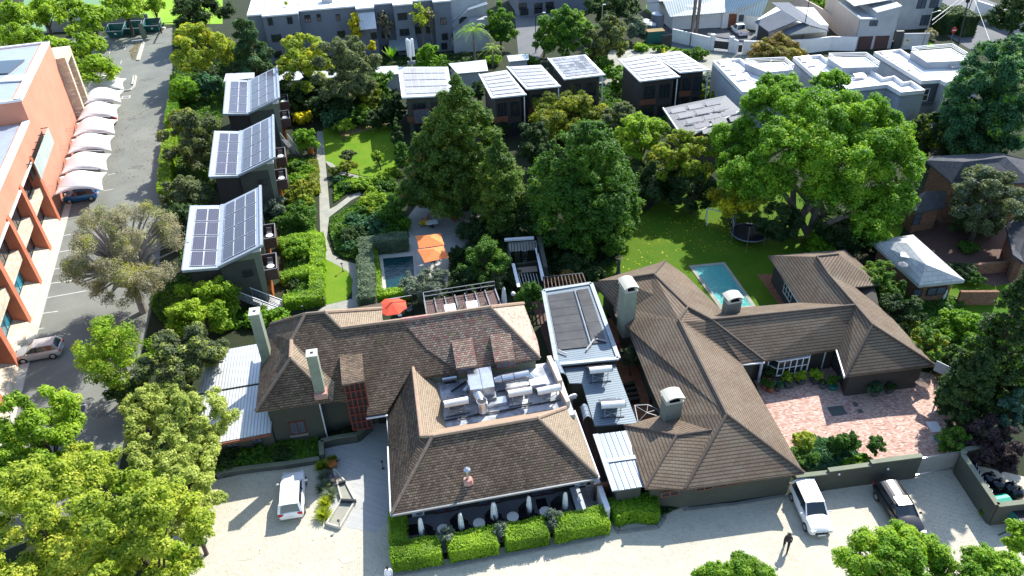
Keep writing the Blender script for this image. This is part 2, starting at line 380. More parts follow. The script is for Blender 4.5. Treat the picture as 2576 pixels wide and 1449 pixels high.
leafmat('lf_bumpy',(.12,.16,.025),(.26,.3,.06),(.4,.42,.12))
leafmat('lf_green',(.022,.07,.008),(.055,.13,.012),(.12,.2,.02))
leafmat('lf_fresh',(.045,.12,.006),(.115,.23,.01),(.24,.34,.02))
leafmat('lf_dark',(.014,.035,.01),(.028,.06,.014),(.06,.1,.022))
leafmat('lf_poplar',(.03,.065,.01),(.065,.125,.014),(.15,.19,.025))
leafmat('lf_olive',(.045,.06,.025),(.085,.11,.045),(.15,.17,.07))
leafmat('lf_silver',(.06,.085,.06),(.12,.15,.115),(.2,.24,.18))
leafmat('lf_yellow',(.2,.19,.008),(.4,.34,.01),(.6,.48,.02))
leafmat('lf_mixyel',(.05,.08,.008),(.13,.16,.012),(.3,.28,.018))
leafmat('lf_blue',(.02,.06,.045),(.045,.1,.075),(.08,.15,.11))
leafmat('lf_teal',(.02,.07,.03),(.045,.12,.05),(.1,.2,.08))
leafmat('lf_purple',(.02,.013,.018),(.04,.025,.03),(.07,.045,.045))
leafmat('lf_bare',(.14,.125,.085),(.22,.195,.135),(.3,.28,.16))
leafmat('lf_brown',(.09,.07,.02),(.19,.13,.035),(.3,.2,.05))
leafmat('lf_hedge',(.08,.15,.008),(.16,.27,.014),(.28,.38,.03))
leafmat('lf_hedgegrey',(.07,.1,.06),(.11,.15,.09),(.16,.2,.12))
leafmat('lf_red',(.1,.01,.02),(.4,.02,.08),(.6,.03,.12))
leafmat('lf_lilac',(.05,.06,.06),(.17,.15,.24),(.25,.2,.35))
# ------ ground, roads, lawns
def sheet(name,pts,mat,z,world=False):
 b=MB();b.poly(ccw([tuple(p)if world else tuple(G(p[0],p[1],0)[:2])for p in pts])and[(q[0],q[1],z)for q in ccw([tuple(p)if world else tuple(G(p[0],p[1],0)[:2])for p in pts])])
 return struct(b.build(name,mat))
sheet('ground',[(-900,-300),(900,-300),(900,1500),(-900,1500)],'ground_dark',0,True)
sheet('parking_lot',[(434,70),(434,180),(424,260),(413,333),(408,483),(400,700),(330,1000),(300,1180),(150,1330),(-120,1440),(-500,1100),(-500,130),(150,96),(280,92)],'asphalt',.012)
sheet('courtyard',[(-19,12),(62,12),(62,27),(47.5,27),(45.2,29),(38.5,33.3),(26,32.6),(12.3,34),(12,33.1),(-2.6,32.7),(-2.8,46),(-7.4,43.9),(-16.3,43.3),(-18,40),(-18.5,34)],'paver',.008,True)
sheet('entrance_paving',[(1015,1000),(975,1045),(988,1300),(944,1340),(860,1325),(800,1290),(805,1150),(830,1110),(935,1050)],'paver_smooth',.016)
sheet('brick_court',[(1890,940),(2120,900),(2400,950),(2440,1040),(2400,1165),(2290,1180),(2000,1205)],'paver_red',.012)
sheet('driveway_right',[(2290,1175),(2395,1150),(2480,1330),(2560,1460),(2220,1500)],'paver_grey',.016)
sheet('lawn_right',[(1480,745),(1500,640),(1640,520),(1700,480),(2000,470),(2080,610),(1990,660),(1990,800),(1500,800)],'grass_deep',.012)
sheet('lawn_garden',[(812,325),(945,300),(985,312),(1002,425),(985,445),(915,443),(880,435),(818,405)],'grass',.012)
sheet('lawn_small',[(816,650),(850,668),(875,683),(888,705),(884,735),(870,755),(818,768)],'grass',.02)
sheet('bare_earth',[(845,315),(945,300),(985,312),(940,322),(900,335),(860,345)],'sand',.02)
sheet('garden_path',[(797,330),(812,330),(818,400),(822,440),(830,530),(822,600),(836,640),(862,656),(900,665),(912,690),(912,780),(888,785),(884,700),(868,683),(830,664),(814,645),(806,600),(804,530),(803,440),(797,400)],'concrete',.016)
sheet('garden_path',[(822,530),(845,518),(880,492),(905,483),(910,490),(885,503),(850,530),(826,548)],'concrete',.02)
sheet('garden_path',[(818,405),(835,410),(860,432),(905,443),(905,450),(855,440),(825,415)],'concrete',.02)
sheet('garden_path',[(790,790),(820,768),(884,752),(912,770),(912,800),(790,800)],'concrete',.024)
sheet('pool_terrace',[(925,620),(1015,610),(1035,545),(1100,545),(1140,640),(1120,740),(1040,740),(940,745)],'concrete_pale',.012)
sheet('dining_terrace',[(1035,590),(1015,560),(1085,470),(1230,480),(1260,620),(1120,640)],'deck_tile',.016)
sheet('service_lane',[(12.2,33.6),(15.2,33.2),(15.4,47),(16.4,55),(15,60),(12,60),(12,47)],'paver_brown',.012,True)
sheet('red_terrace',[(1548,760),(1600,840),(1700,1060),(1600,1075),(1540,900),(1525,770)],'terrace_red',.012)
sheet('pool_surround',[(1905,690),(1950,690),(2010,770),(1965,775)],'terrace_red',.016)
sheet('brown_court',[(2290,590),(2330,530),(2576,560),(2620,700),(2500,720),(2400,690)],'paver_brown',.012)
sheet('tennis_court',[(60,-20),(330,-20),(305,45),(240,75),(60,80)],'court_green',.012)
sheet('school_field',[(330,-30),(560,-30),(560,60),(330,62)],'grass_bright',.008)
sheet('street',[(1290,-20),(1400,-20),(1400,60),(1355,150),(1305,150)],'road',.012)
sheet('driveway_bays',[(1440,200),(1500,130),(1620,122),(1760,118),(1850,135),(2050,145),(2400,130),(2400,160),(1700,240)],'concrete',.012)
sheet('forecourt',[(1610,80),(1700,60),(1960,90),(1880,140),(1690,118)],'road',.016)
sheet('street',[(2300,-40),(2380,-40),(2640,60),(2700,180),(2450,130),(2330,60)],'road',.02)
sheet('verge',[(2295,92),(2325,90),(2352,118),(2280,124),(2270,110)],'grass_bright',.024)
sheet('verge',[(1602,105),(1690,118),(1760,130),(1720,133),(1650,120),(1600,116)],'grass',.02)
sheet('verge',[(1625,12),(1650,10),(1650,40),(1625,30)],'grass',.02)
sheet('rear_lawn',[(2185,560),(2280,560),(2260,600),(2200,600)],'grass',.02)
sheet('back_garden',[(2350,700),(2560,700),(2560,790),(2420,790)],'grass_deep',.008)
b=MB()
for x0,y0,x1,y1 in((84,755,219,731),(107,682,175,670),(124,638,180,629),(141,595,200,586),(95,717,180,706),(71,793,145,783),(58,836,110,825),(31,925,62,921),(148,552,165,549),(275,135,278,122),(314,125,317,115),(303,160,306,152),(260,480,284,476),(270,440,290,436)):
 p,q=G(x0,y0,.018),G(x1,y1,.018);d=(q-p)/np.linalg.norm(q-p);n=np.array([-d[1],d[0],0])*.06;b.poly([p-n,q-n,q+n,p+n])
tag(b.build('bay_markings','paint_line'),None,None,kind='structure')
b=MB()
for x0,y0,x1,y1 in((1605,128,1580,142),(1640,127,1650,140),(1560,140,1585,128),(1500,150,1530,135)):
 p,q=G(x0,y0,.022),G(x1,y1,.022);d=(q-p)/np.linalg.norm(q-p);n=np.array([-d[1],d[0],0])*.08;b.poly([p-n,q-n,q+n,p+n])
struct(b.build('bay_markings','paint_line'))
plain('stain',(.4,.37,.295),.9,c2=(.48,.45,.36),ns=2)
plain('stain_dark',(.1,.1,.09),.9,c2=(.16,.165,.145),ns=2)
random.seed(21)
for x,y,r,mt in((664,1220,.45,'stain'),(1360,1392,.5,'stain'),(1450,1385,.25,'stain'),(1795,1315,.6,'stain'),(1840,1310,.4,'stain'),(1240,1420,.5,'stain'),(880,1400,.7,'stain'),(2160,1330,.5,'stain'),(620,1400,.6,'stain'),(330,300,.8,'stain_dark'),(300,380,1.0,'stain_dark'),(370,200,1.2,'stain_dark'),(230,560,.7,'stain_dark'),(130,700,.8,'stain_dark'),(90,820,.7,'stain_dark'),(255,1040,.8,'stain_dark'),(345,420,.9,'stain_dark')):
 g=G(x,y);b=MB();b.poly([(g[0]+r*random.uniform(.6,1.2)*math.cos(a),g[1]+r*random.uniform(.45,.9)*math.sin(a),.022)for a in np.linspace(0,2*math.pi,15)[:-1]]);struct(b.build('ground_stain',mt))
 # ------ building helpers
def V3(t):return np.array(t,float)
def caps(b,lines,r=.12):
 for a,c in lines:b.cyl(V3(a)+[0,0,.04],V3(c)+[0,0,.04],r,r,6)
def capparts(parent,lines,r,mat):
 for l in lines:b=MB();caps(b,[l],r);b.build('ridge_tiles',mat,parent)
def barparts(name,mat,parent,bars):
 for a,c,w,h in bars:MB().bar(a,c,w,h).build(name,mat,parent)
def roofpart(name,faces,mat,parent,t=.16,fasc=True):
 b=MB()
 for f in faces:b.slab([V3(p)for p in f],t)
 return b.build(name,mat,parent)
def walls(name,poly,z0,z1,mat,parent):
 return MB().prism(poly,z0,z1).build(name,mat,parent)
def window(parent,c,wdt,h,yaw=0.0,frame='frame_wood',pane='window_glass',nx=2,ny=1,name='window',d=.08,open_=False):
 """window in a wall; c bottom centre of the opening on the wall face, facing -Y rotated by yaw"""
 cs,sn=math.cos(yaw),math.sin(yaw);X=np.array([cs,sn,0]);Y=np.array([-sn,cs,0]);Z=np.array([0,0,1.]);c=np.array(c,float)
 b=MB();f=.07
 def bx(u,z,su,sz,off,dd,bb):bb.box(c+X*u+Z*z-Y*off,(su,dd,sz),yaw)
 bx(0,f/2,wdt,f,.03,d,b);bx(0,h-f/2,wdt,f,.03,d,b)
 for i in range(nx+1):bx(-wdt/2+f/2+(wdt-f)*i/nx,h/2,f,h-2*f,.03,d-.01,b)
 for j in range(1,ny):bx(0,h*j/ny,wdt-2*f,.04,.03,d-.02,b)
 o=b.build(name,frame,parent)
 g=MB();g.box(c+Z*(h/2)-Y*.012,(wdt-.05,.03,h-.05),yaw);g.build('pane',pane,o)
 return o
def chimney(parent,base,wx,wy,h,mat,capk,z0,yaw=0):
 c=MB();c.box((base[0],base[1],z0+h/2),(wx,wy,h),yaw);o=c.build('chimney',mat,parent)
 k=MB();zt=z0+h
 if capk=='slot':
  k.box((base[0],base[1],zt+.04),(wx+.06,wy+.06,.08),yaw);k.build('chimney_cap','ridge_paleg',o)
  MB().box((base[0],base[1],zt+.085),(.22,.22,.02),yaw).build('flue','black',o)
 else:
  cs,sn=math.cos(yaw),math.sin(yaw)
  for i,j in((-1,-1),(1,-1),(1,1),(-1,1)):
   x,y=i*(wx/2-.1),j*(wy/2-.1);k.box((base[0]+cs*x-sn*y,base[1]+sn*x+cs*y,zt+.12),(.2,.2,.24),yaw)
  k.box((base[0],base[1],zt-.06),(wx+.12,wy+.12,.12),yaw)
  n=6;R=[]
  for i in range(n+1):
   t=-1+2*i/n;R.append((t*(wx/2+.12),.24+.22*(1-t*t)))
  if wy>wx:
   pass
  for i in range(n):
   q=[]
   for(u,z)in(R[i],R[i+1]):
    for s_ in(-1,1):q.append((u,s_*(wy/2+.12),z))
   P=[q[0],q[2],q[3],q[1]]
   k.hexa([(base[0]+cs*x-sn*y,base[1]+sn*x+cs*y,zt+z)for x,y,z in P],[(base[0]+cs*x-sn*y,base[1]+sn*x+cs*y,zt+z+.07)for x,y,z in P])
  k.build('chimney_cap','chim_cap',o)
  MB().box((base[0],base[1],zt+.02),(wx-.3,wy-.3,.04),yaw).build('flue','black',o)
 return o
plain('ridge_paleg',(.5,.52,.45),.85,ns=3);plain('chim_cap',(.48,.45,.37),.85,c2=(.42,.42,.36),ns=4);plain('chim_green',(.26,.29,.22),.9,ns=1,speck=.1);plain('chim_grey',(.17,.185,.155),.9,ns=1)
# ------ hotel main building
H0=T('hotel_building',(0,40,0),'big hotel with mossy brown tiled hip roofs, dark olive walls and two tall slim chimneys','hotel')
nF,cF=(0,-.875,1),5.2-.875*45.54
F_=lambda x,y:tuple(PL(x,y,nF,cF))
nW,cW=(-.97,0,1),4.75+.97*11.9
W_=lambda x,y:tuple(PL(x,y,nW,cW))
def arr(t):return np.array(t,float)
A,B_,C_=F_(768,791),F_(817,786),F_(857,826);D_=F_(1233,773);Wj=F_(733,857)
N_=F_(1039,926)
zr=C_[2]
backc=G(1317,764,5.4);midc=G(1351,853,5.3)
front=[F_(841,1008),F_(922,1007),F_(923,1045),F_(972,1038),N_,F_(1062,950),F_(1359,902),D_,C_,B_,A,Wj]
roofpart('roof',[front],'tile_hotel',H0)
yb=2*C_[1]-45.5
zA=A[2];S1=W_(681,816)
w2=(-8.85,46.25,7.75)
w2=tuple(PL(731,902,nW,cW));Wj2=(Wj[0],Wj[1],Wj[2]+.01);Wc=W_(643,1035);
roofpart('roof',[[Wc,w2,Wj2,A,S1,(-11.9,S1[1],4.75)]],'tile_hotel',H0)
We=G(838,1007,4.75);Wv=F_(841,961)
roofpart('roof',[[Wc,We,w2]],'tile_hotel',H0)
roofpart('roof',[[We,Wv,Wj2,w2]],'tile_hotel_sunlit',H0)
Dd=G(960,777,6.6);De=(Dd[0],50.2,6.6)
roofpart('roof',[[B_,Dd,De,C_]],'tile_hotel_sunlit',H0)
roofpart('roof',[[A,S1,(Dd[0],S1[1]+1.5,5.0),Dd,B_]],'tile_hotel',H0)
roofpart('roof',[[C_,D_,(8.0,yb,5.2),(Dd[0],yb,5.2),De]],'tile_hotel',H0)
bricks('tile_hotel_pinkish',[(.42,.3,.24),(.55,.38,.31),(.48,.4,.28),(.3,.2,.16)],(.22,.15,.12),.24,.19,ms=.016,bump=.5)
roofpart('roof',[[D_,F_(1359,902),G(1357,881,5.25),midc,backc]],'tile_hotel_pinkish',H0)
up=arr((0,-.035,.04));b=MB()
P=[F_(1010,806),F_(1075,880),F_(1150,932),F_(1356,901),F_(1231,775)]
b.slab([arr(p)+up for p in P],.03);b.build('roof_patch','tile_hotel_red',H0)
capparts(H0,[(A,Wj),(Wj,w2),(w2,Wc),(w2,We),(B_,C_),(A,B_),(A,S1),(D_,F_(1359,902))],.13,'ridge_cap')
capparts(H0,[(C_,F_(1010,806)),(F_(1080,796),D_),(D_,backc),(B_,Dd),(Wj,w2)],.15,'ridge_pale')
capparts(H0,[(F_(1010,806),F_(1080,796))],.17,'ridge_pink')
def dormer(px4,raise_,mat,frame_n,pane,lattice=False):
 top=[arr(F_(*px4[0])),arr(F_(*px4[1]))];y=44.95 if not lattice else 44.2
 lo=[arr(PL(px4[3][0],px4[3][1],(0,1,0),y)),arr(PL(px4[2][0],px4[2][1],(0,1,0),y))]
 b=MB();b.slab([lo[0],lo[1],top[1],top[0]],.12);r=b.build('dormer',mat,H0)
 for k in(0,1):
  s=MB()
  i=.12*(1 if k==0 else-1);l=lo[k]+[i,.3,-.12];t_=top[k]+[i,-.2,-.12]
  s.hexa([(l[0]-.04,l[1],F_zat(l[1])),(l[0]+.04,l[1],F_zat(l[1])),(t_[0]+.04,t_[1],F_zat(t_[1])-.1),(t_[0]-.04,t_[1],F_zat(t_[1])-.1)],[(l[0]-.04,l[1],l[2]),(l[0]+.04,l[1],l[2]),(t_[0]+.04,t_[1],t_[2]),(t_[0]-.04,t_[1],t_[2])])
  s.build('dormer_cheek','olive_wall',r)
 return lo,r
def F_zat(y):return 5.2+.875*(y-45.54)
lo,r=dormer([(1135,854),(1187,845),(1200,920),(1148,927)],1,'tile_hotel_red',3,'curtain')
window(H0,((lo[0][0]+lo[1][0])/2,45.2,lo[0][2]-.85),abs(lo[1][0]-lo[0][0])-.2,.7,0,'frame_wood','curtain',3)
lo,r=dormer([(1231,839),(1283,831),(1296,905),(1245,912)],1,'tile_hotel_red',3,'curtain')
window(H0,((lo[0][0]+lo[1][0])/2+.1,45.2,lo[0][2]-.9),abs(lo[1][0]-lo[0][0])-.1,.72,0,'frame_wood','curtain',3)
lo,r=dormer([(854,895),(911,888),(917,959),(860,969)],1,'tile_hotel',0,0,True)
x0,x1=lo[0][0]+.12,lo[1][0]-.05;zt=lo[0][2]-.1
b=MB();b.box(((x0+x1)/2,44.9,(zt+1.9)/2),(x1-x0,1.0,zt-1.9));bay=b.build('bay','black',H0)
b=MB()
for i in range(5):b.box((x0+(x1-x0)*i/4,44.37,(zt+1.9)/2),(.09,.06,zt-1.9))
for j in range(7):b.box(((x0+x1)/2,44.34,1.9+(zt-1.9)*j/6),(x1-x0,.06,.09))
b.build('lattice','frame_red',bay)
walls('wall',[(-11.3,45.8),(-7.5,45.8),(-7.5,49),(-7.5,52.5),(-11.3,52.5)],0,4.95,'olive_wall',H0)
walls('wall',[(-7.5,46.6),(-2.2,46.6),(-2.2,52.8),(-7.5,52.8)],0,5.0,'olive_wall',H0)
walls('wall',[(-2.2,45.9),(9.5,45.9),(9.5,52.3),(-2.2,52.3)],0,4.95,'olive_light',H0)
window(H0,(-9.45,45.8,1.0),1.25,1.35,0,'frame_red','curtain',2)
window(H0,(-6.55,46.6,3.3),.65,.55,0,'frame_red','window_glass',1)
window(H0,(-9.4,45.8,4.2),3.0,.5,0,'frame_red','window_glass',4)
b=MB();b.box((-9.45,45.7,.96),(1.4,.25,.07));b.build('sill','concrete',H0)
b=MB();b.cyl((-7.42,45.72,0),(-7.42,45.72,4.6),.06,.06,8);b.build('downpipe','frame_white',H0)
b1=W_(672,884);c1=G(655,787,9.2)
zc=zfit((-11.35,50.3),787);chimney(H0,(-11.35,50.6),.75,.95,5.1,'chim_green','slot',4.6)
chimney(H0,(-7.1,45.5),.75,.8,4.35,'chim_green','slot',4.6)
MB().box((-7.05,45.35,5.25),(.95,1.0,.5)).build('chimney_flashing','ridge_pink',H0)
E1,E2,E3,E4=(-2.75,34.85,3.0),(11.48,34.95,3.0),(11.47,41.5,3.0),(-2.45,44.55,3.0)
A1,A2=G(1088,1098,6.0),G(1352,1052,6.0);R1,R2=G(1059,1099,5.7),G(1039,926,5.7);B3=G(1423,1026,4.25)
roofpart('roof',[[E1,E2,A2,A1]],'tile_hotel',H0)
roofpart('roof',[[E1,A1,R1]],'tile_hotel',H0);roofpart('roof',[[E1,R1,R2,E4]],'tile_hotel',H0)
roofpart('roof',[[E2,E3,B3,A2]],'tile_hotel_sunlit',H0)
I1,I2=G(1121,1076,4.05),G(1104,968,4.05)
roofpart('roof',[[R1,I1,I2,R2]],'tile_hotel_sunlit',H0,.08)
roofpart('roof',[[R1,A1,A2,B3,(B3[0]-.2,B3[1]+.3,4.05),I1]],'ridge_pale',H0,.08)
capparts(H0,[(E1,A1),(E2,A2)],.13,'ridge_cap')
capparts(H0,[(R1,R2),(A1,A2),(R1,A1),(A2,B3)],.14,'ridge_pale')
walls('wall',[(-1.9,36.6),(10.8,36.6),(10.8,46.2),(-1.9,46.2)],0,3.1,'olive_wall',H0)
MB().prism([(1.2,40.2),(11.2,40.2),(11.2,46.3),(1.2,46.3)],2.9,4.0).build('flat_roof','membrane',H0)
plain('coping_peach',(.62,.5,.4),.85,ns=2);barparts('parapet','coping_peach',H0,[(G(1381,902,4.3),G(1409,964,4.3),.35,.6),(G(1411,982,4.3),G(1429,1017,4.3),.3,.6)])
barparts('gutter','frame_white',H0,[((-2.79,34.8,2.92),(-2.6,41,2.92),.14,.12),((11.56,34.9,2.95),(11.56,41.6,2.95),.1,.1),((-2.5,41.4,2.9),(-2.5,44.6,2.9),.1,.12),((-4,43.72,3.45),(-2.4,43.72,3.45),.1,.1)])
MB().bar((-2.8,34.75,2.9),(11.5,34.85,2.9),.12,.14).build('gutter','steel_grey',H0)
for px in(1125,1230,1365):
 g=PL(px,1290-(px-1125)*.18,(0,1,0),36.55);window(H0,(g[0],36.57,.15),1.75,2.15,0,'frame_red','curtain',2,name='french_door')
b=MB();b.box((-2.9,46.5,1.1),(.9,.1,2.1));b.build('door','black',H0)
v=G(1177,1206,4.1);v=PL(1177,1206,(0,-.87,1),3-.87*34.85)
b=MB();b.lathe((v[0],v[1],v[2]-.2),[(.42,-.05),(.3,.3)],8);fl=b.build('vent_base','ridge_pink',H0)
b=MB();b.cyl((v[0],v[1],v[2]),(v[0],v[1],v[2]+.9),.11,.11,10);b.lathe((v[0],v[1],v[2]+.75),[(.14,0),(.24,.1),(.24,.25),(.08,.38)],12);b.build('flue_pipe','steel',H0)
L0=T('annex_building',(-14,45,0),'low side wing with ribbed pale metal roof and rust red gutter left of the hotel','annex')
pa=[G(545,828,2.7),G(672,815,2.9),G(668,1038,2.9),G(586,1063,2.7),G(512,1000,2.7),(-17.3,50,2.7)]
pa=[G(560,830,2.7),(-11.0,G(672,815,2.7)[1],2.9),(-11.0,G(665,1038,2.9)[1],2.9),G(586,1063,2.7),G(505,975,2.7)]
pa=[(-17.2,55,2.6),(-10.8,55,3.0),(-10.8,44.7,3.0),G(586,1063,2.8),(-17.2,45.6,2.6)]
roofpart('roof',[[(-17.3,50.4,2.7),(-11.0,50.4,2.9),(-11.0,55.5,3.0),(-16.8,55.5,2.75)]],'metal_pale',L0,.08)
roofpart('roof',[[(-17.4,44.4,2.6),(-11.2,44.6,2.75),(-11.2,50.2,2.85),(-17.4,50.2,2.65)]],'metal_pale',L0,.08)
MB().bar((-17.4,44.3,2.45),(-11.2,44.5,2.6),.12,.2).build('gutter','frame_wood',L0)
walls('wall',[(-17,45.6),(-11.35,45.6),(-11.35,55.2),(-17,55.2)],0,2.55,'olive_wall',L0)
for x in(-14.5,-12.6):window(L0,(x,45.6,.9),.85,1.1,0,'steel_dark','curtain',2)
# ------ brown tiled house on the right
R0=T('brown_roof_house',(24,40,0),'sprawling single storey house with brown tiled hip roofs and dark walls, right of the hotel','house')
e=2.8;k=5.5
P=dict(a=(1723,1230,e),b=(2023,1190,e),t1=(1828,1043,k),t2=(1708,805,k),c=(1867,916,e),le1=(1667,1043,3.0),le2=(1633,966,e),le3=(1580,830,e),le4=(1548,795,e),s1=(1623,1229,e),s2=(1570,1071,e),sa=(1702,1096,4.3),sb=(1790,1083,4.6),tip=(1487,710,e),tipb=(1543,766,e),m1=(1645,690,k),m0=(1560,703,4.7),m2=(1730,773,k),v1=(1790,805,5.3),vc=(1922,908,e),r2=(2152,768,5.3),ec=(2107,878,e),bk0=(1503,706,e),bk1=(1673,656,e),bk2=(1723,690,e),bk3=(1813,778,e),bk4=(2012,761,3.0),t5=(2195,818,k),f1=(2128,946,e),f2=(2352,919,e),n1=(2084,691,5.3),n0=(2055,646,k),n2=(2109,640,k),w0=(1932,643,e),w1=(2125,628,e),w2=(2205,696,e),w3=(2215,716,e),w4=(2150,722,4.0),re=(2235,790,e))
Q={a:G(*b)for a,b in P.items()}
mid=lambda a,b,t:Q[a]*(1-t)+Q[b]*t
RF=[('t2 t1 le1 le2 le3 le4 m0'.split(),0),]
def rf(keys,mat='tile_right',t=.14):roofpart('roof',[[Q[q]for q in keys.split()]],mat,R0,t)
rf('le1 t1 t2 le4 le3 le2');rf('a t1 le1 sb');rf('a b t1');rf('b c t2 t1');rf('s1 a sb sa');rf('s2 s1 sa');
Q['sc']=G(1667,1060,e);rf('s2 sa sb le1');
rf('le4 t2 m2 m1 m0 tipb');rf('tip tipb m0');rf('bk0 m0 m1 bk1');rf('bk1 m1 m2 bk2');rf('bk2 m2 v1 bk3');rf('bk3 v1 r2 bk4')
rf('t2 c vc v1 m2');rf('vc ec r2 v1');rf('r2 ec f1 t5');rf('f1 f2 t5');rf('t5 f2 re w4 n1 r2');rf('w0 bk4 r2 n1 n0');rf('w0 n0 n2 w1');rf('w1 n2 w3 w2');rf('n0 n1 w4 w3 n2')
capparts(R0,[(Q[s_.split()[0]],Q[s_.split()[1]])for s_ in('t1 t2','t1 a','t1 b','s1 sa','sa sb','t2 m2','m2 m1','m1 m0','m1 bk1','m2 v1','v1 vc','v1 r2','r2 t5','t5 f1','t5 f2','n1 r2','n0 n1','n0 n2','s2 sa')],.11,'ridge_right')
def W2(keys):return[tuple(Q[q][:2])for q in keys.split()]
walls('wall',inset(W2('s1 a b c t2 le4 le3 le2 le1 s2'),.55),0,2.75,'olive_wall',R0)
walls('wall',inset(W2('bk0 tipb le4 le3 c vc bk3 bk2 bk1'),.5),0,2.7,'olive_wall',R0)
yw=G(2000,890,2.8)[1]+.55
walls('wall',[(Q['c'][0]+1.2,yw),(Q['ec'][0]+.3,yw),(Q['ec'][0]+.3,48.0),(Q['c'][0]-3,48.0)],0,2.72,'dark_wall',R0)
walls('wall',inset(W2('ec f1 f2 re w3 w2 w1 w0 bk4'),.55),0,2.7,'dark_wall',R0)
chimney(R0,G(1572,838,0)[:2]if False else(PL(1575,800,(0,0,1),3.2)[0],PL(1575,800,(0,0,1),3.2)[1]),1.05,1.5,5.0,'chim_green','hood',1.6,.05)
cb=G(1688,1052,3.6);chimney(R0,(cb[0]+.1,cb[1]+.4),1.25,.95,2.35,'chim_grey','hood',2.9,.05)
cb=G(1843,783,4.3);chimney(R0,(cb[0],cb[1]+.3),1.25,.9,1.8,'chim_grey','hood',3.6,.05)
g=PL(1997,912,(0,1,0),yw-.75);bx=g[0]
b=MB();bayp=[(bx-1.9,yw),(bx-1.35,yw-.75),(bx+1.35,yw-.75),(bx+1.9,yw)];b.prism(bayp,.75,.85);b.prism([(p[0],p[1])for p in bayp],2.3,2.42);bw=b.build('bay_window','frame_white',R0)
b=MB()
for t in np.linspace(-1.35,1.35,6):b.box((bx+t,yw-.75,1.58),(.07,.07,1.44))
for z in(1.58,):b.box((bx,yw-.75,z),(2.6,.05,.05))
for s_ in(-1,1):
 b.bar((bx+s_*1.35,yw-.75,1.58),(bx+s_*1.88,yw-.03,1.58),.05);b.box((bx+s_*1.86,yw-.05,1.58),(.08,.08,1.44))
b.build('window_frame','frame_white',bw)
b=MB();b.prism([(bx-1.8,yw),(bx-1.3,yw-.7),(bx+1.3,yw-.7),(bx+1.8,yw)],.86,2.29);b.build('pane','window_glass',bw)
d=Q['f1']-Q['ec'];yaw=math.atan2(d[1],d[0]);nrm=np.array([math.sin(yaw),-math.cos(yaw)])
b=MB();c0=mid('ec','f1',.35)[:2]-nrm*.53;window(R0,(c0[0],c0[1],1.1),1.2,1.1,yaw,'frame_white','window_glass',2,2)
d=Q['bk4']-Q['w0'];yaw=math.atan2(d[1],d[0]);c0=mid('w0','bk4',.55)[:2]+np.array([-math.sin(yaw),math.cos(yaw)])*.55
window(R0,(c0[0],c0[1],.9),1.9,1.2,yaw,'frame_white','window_glass',3,2)
for px in(1690,1775,1830,1870,1960):
 g=PL(px,1240,(0,1,0),32.9);window(R0,(g[0],33.2,1.9),1.3,.5,0,'frame_wood','window_glass',2)
g=G(1907,960,0);MB().cyl((g[0],g[1],0),(g[0],g[1],2.7),.13,.13,12).build('porch_column','white',R0)
q=Q['ec']+[-.2,.2,0];MB().cyl((q[0]-.3,q[1]+.5,.2),(q[0]-.3,q[1]+.5,2.6),.06,.06,8).build('downpipe','frame_white',R0)
barparts('gutter','frame_white',R0,[(Q['w0']+[.15,0,-.08],Q['bk4']+[0,0,-.2],.1,.12),(Q['ec']+[-.1,0,-.1],Q['f1']+[-.1,0,-.1],.1,.12),(Q['c']+[0,0,-.1],Q['vc']+[0,-.1,-.1],.1,.12)])
# ------ metal roofed sheds between the two
M0=T('garage_building',(17,50,0),'flat blue grey ribbed metal roof carrying black rubber pool heating mats','garage')
q=[G(1367,733,3.2),G(1487,714,3.2),G(1556,903,3.2),G(1401,918,3.2)]
roofpart('roof',[q],'metal_blue_x',M0,.15);walls('wall',inset([tuple(p[:2])for p in q],.25),0,3.1,'olive_wall',M0)
barparts('flashing','metal_plain',M0,[(q[i]+[0,0,.05],q[j]+[0,0,.05],.35,.16)for i,j in((0,1),(1,2),(2,3),(3,0))])
def bil(u,v):return(q[0]*(1-u)+q[1]*u)*(1-v)+(q[3]*(1-u)+q[2]*u)*v
for i in range(7):
 v0,v1=.08+i*.108,.08+(i+1)*.108-.006
 b=MB();b.slab([bil(.07,v1)+[0,0,.1],bil(.58,v1)+[0,0,.1],bil(.58,v0)+[0,0,.12],bil(.07,v0)+[0,0,.12]],.04);b.build('heating_mat','mat_black',M0)
for v0,v1 in((.07,.3),(.305,.53),(.535,.8)):
 b=MB();b.slab([bil(.66,v1)+[0,0,.1],bil(.9,v1)+[0,0,.1],bil(.9,v0)+[0,0,.12],bil(.66,v0)+[0,0,.12]],.04);b.build('heating_mat','mat_black',M0)
b=MB();b.tube([bil(.62,.06)+[0,0,.15],bil(.62,.83)+[0,0,.15]],.06);b.build('pipe','steel_grey',M0);b=MB();b.tube([bil(.05,.08)+[0,0,.15],bil(.05,.83)+[0,0,.15]],.04);b.build('pipe','steel_grey',M0)
barparts('loose_batten','steel_grey',M0,[(bil(*a_)+[0,0,.2],bil(*c_)+[0,0,.2],.14,.05)for a_,c_ in((((.52,.88)),(.7,.76)),((.74,.76),(.9,.8)),((.05,.84),(.2,.9)))])
M1=T('shed_building',(18,42,0),'teal grey ribbed metal roof with two solar geysers behind the hotel kitchen','shed')
q1=[G(1418,926,2.8),G(1547,915,2.8),G(1603,1064,2.8),G(1496,1071,2.8),G(1464,964,2.8),G(1433,964,2.8)]
roofpart('roof',[q1],'metal_blue_x',M1,.1);walls('wall',inset([tuple(p[:2])for p in q1],.25),0,2.7,'olive_wall',M1)
M2=T('storeroom_building',(17,36,0),'small pale blue lean-to metal roof against the brown tiled house','storeroom')
q2=[G(1498,1093,2.9),G(1577,1083,2.9),G(1622,1223,2.6),G(1547,1235,2.6)]
ribbed('metal_pale2',(.2,.25,.3),.42,across=True,dark=.6,duty=.2)
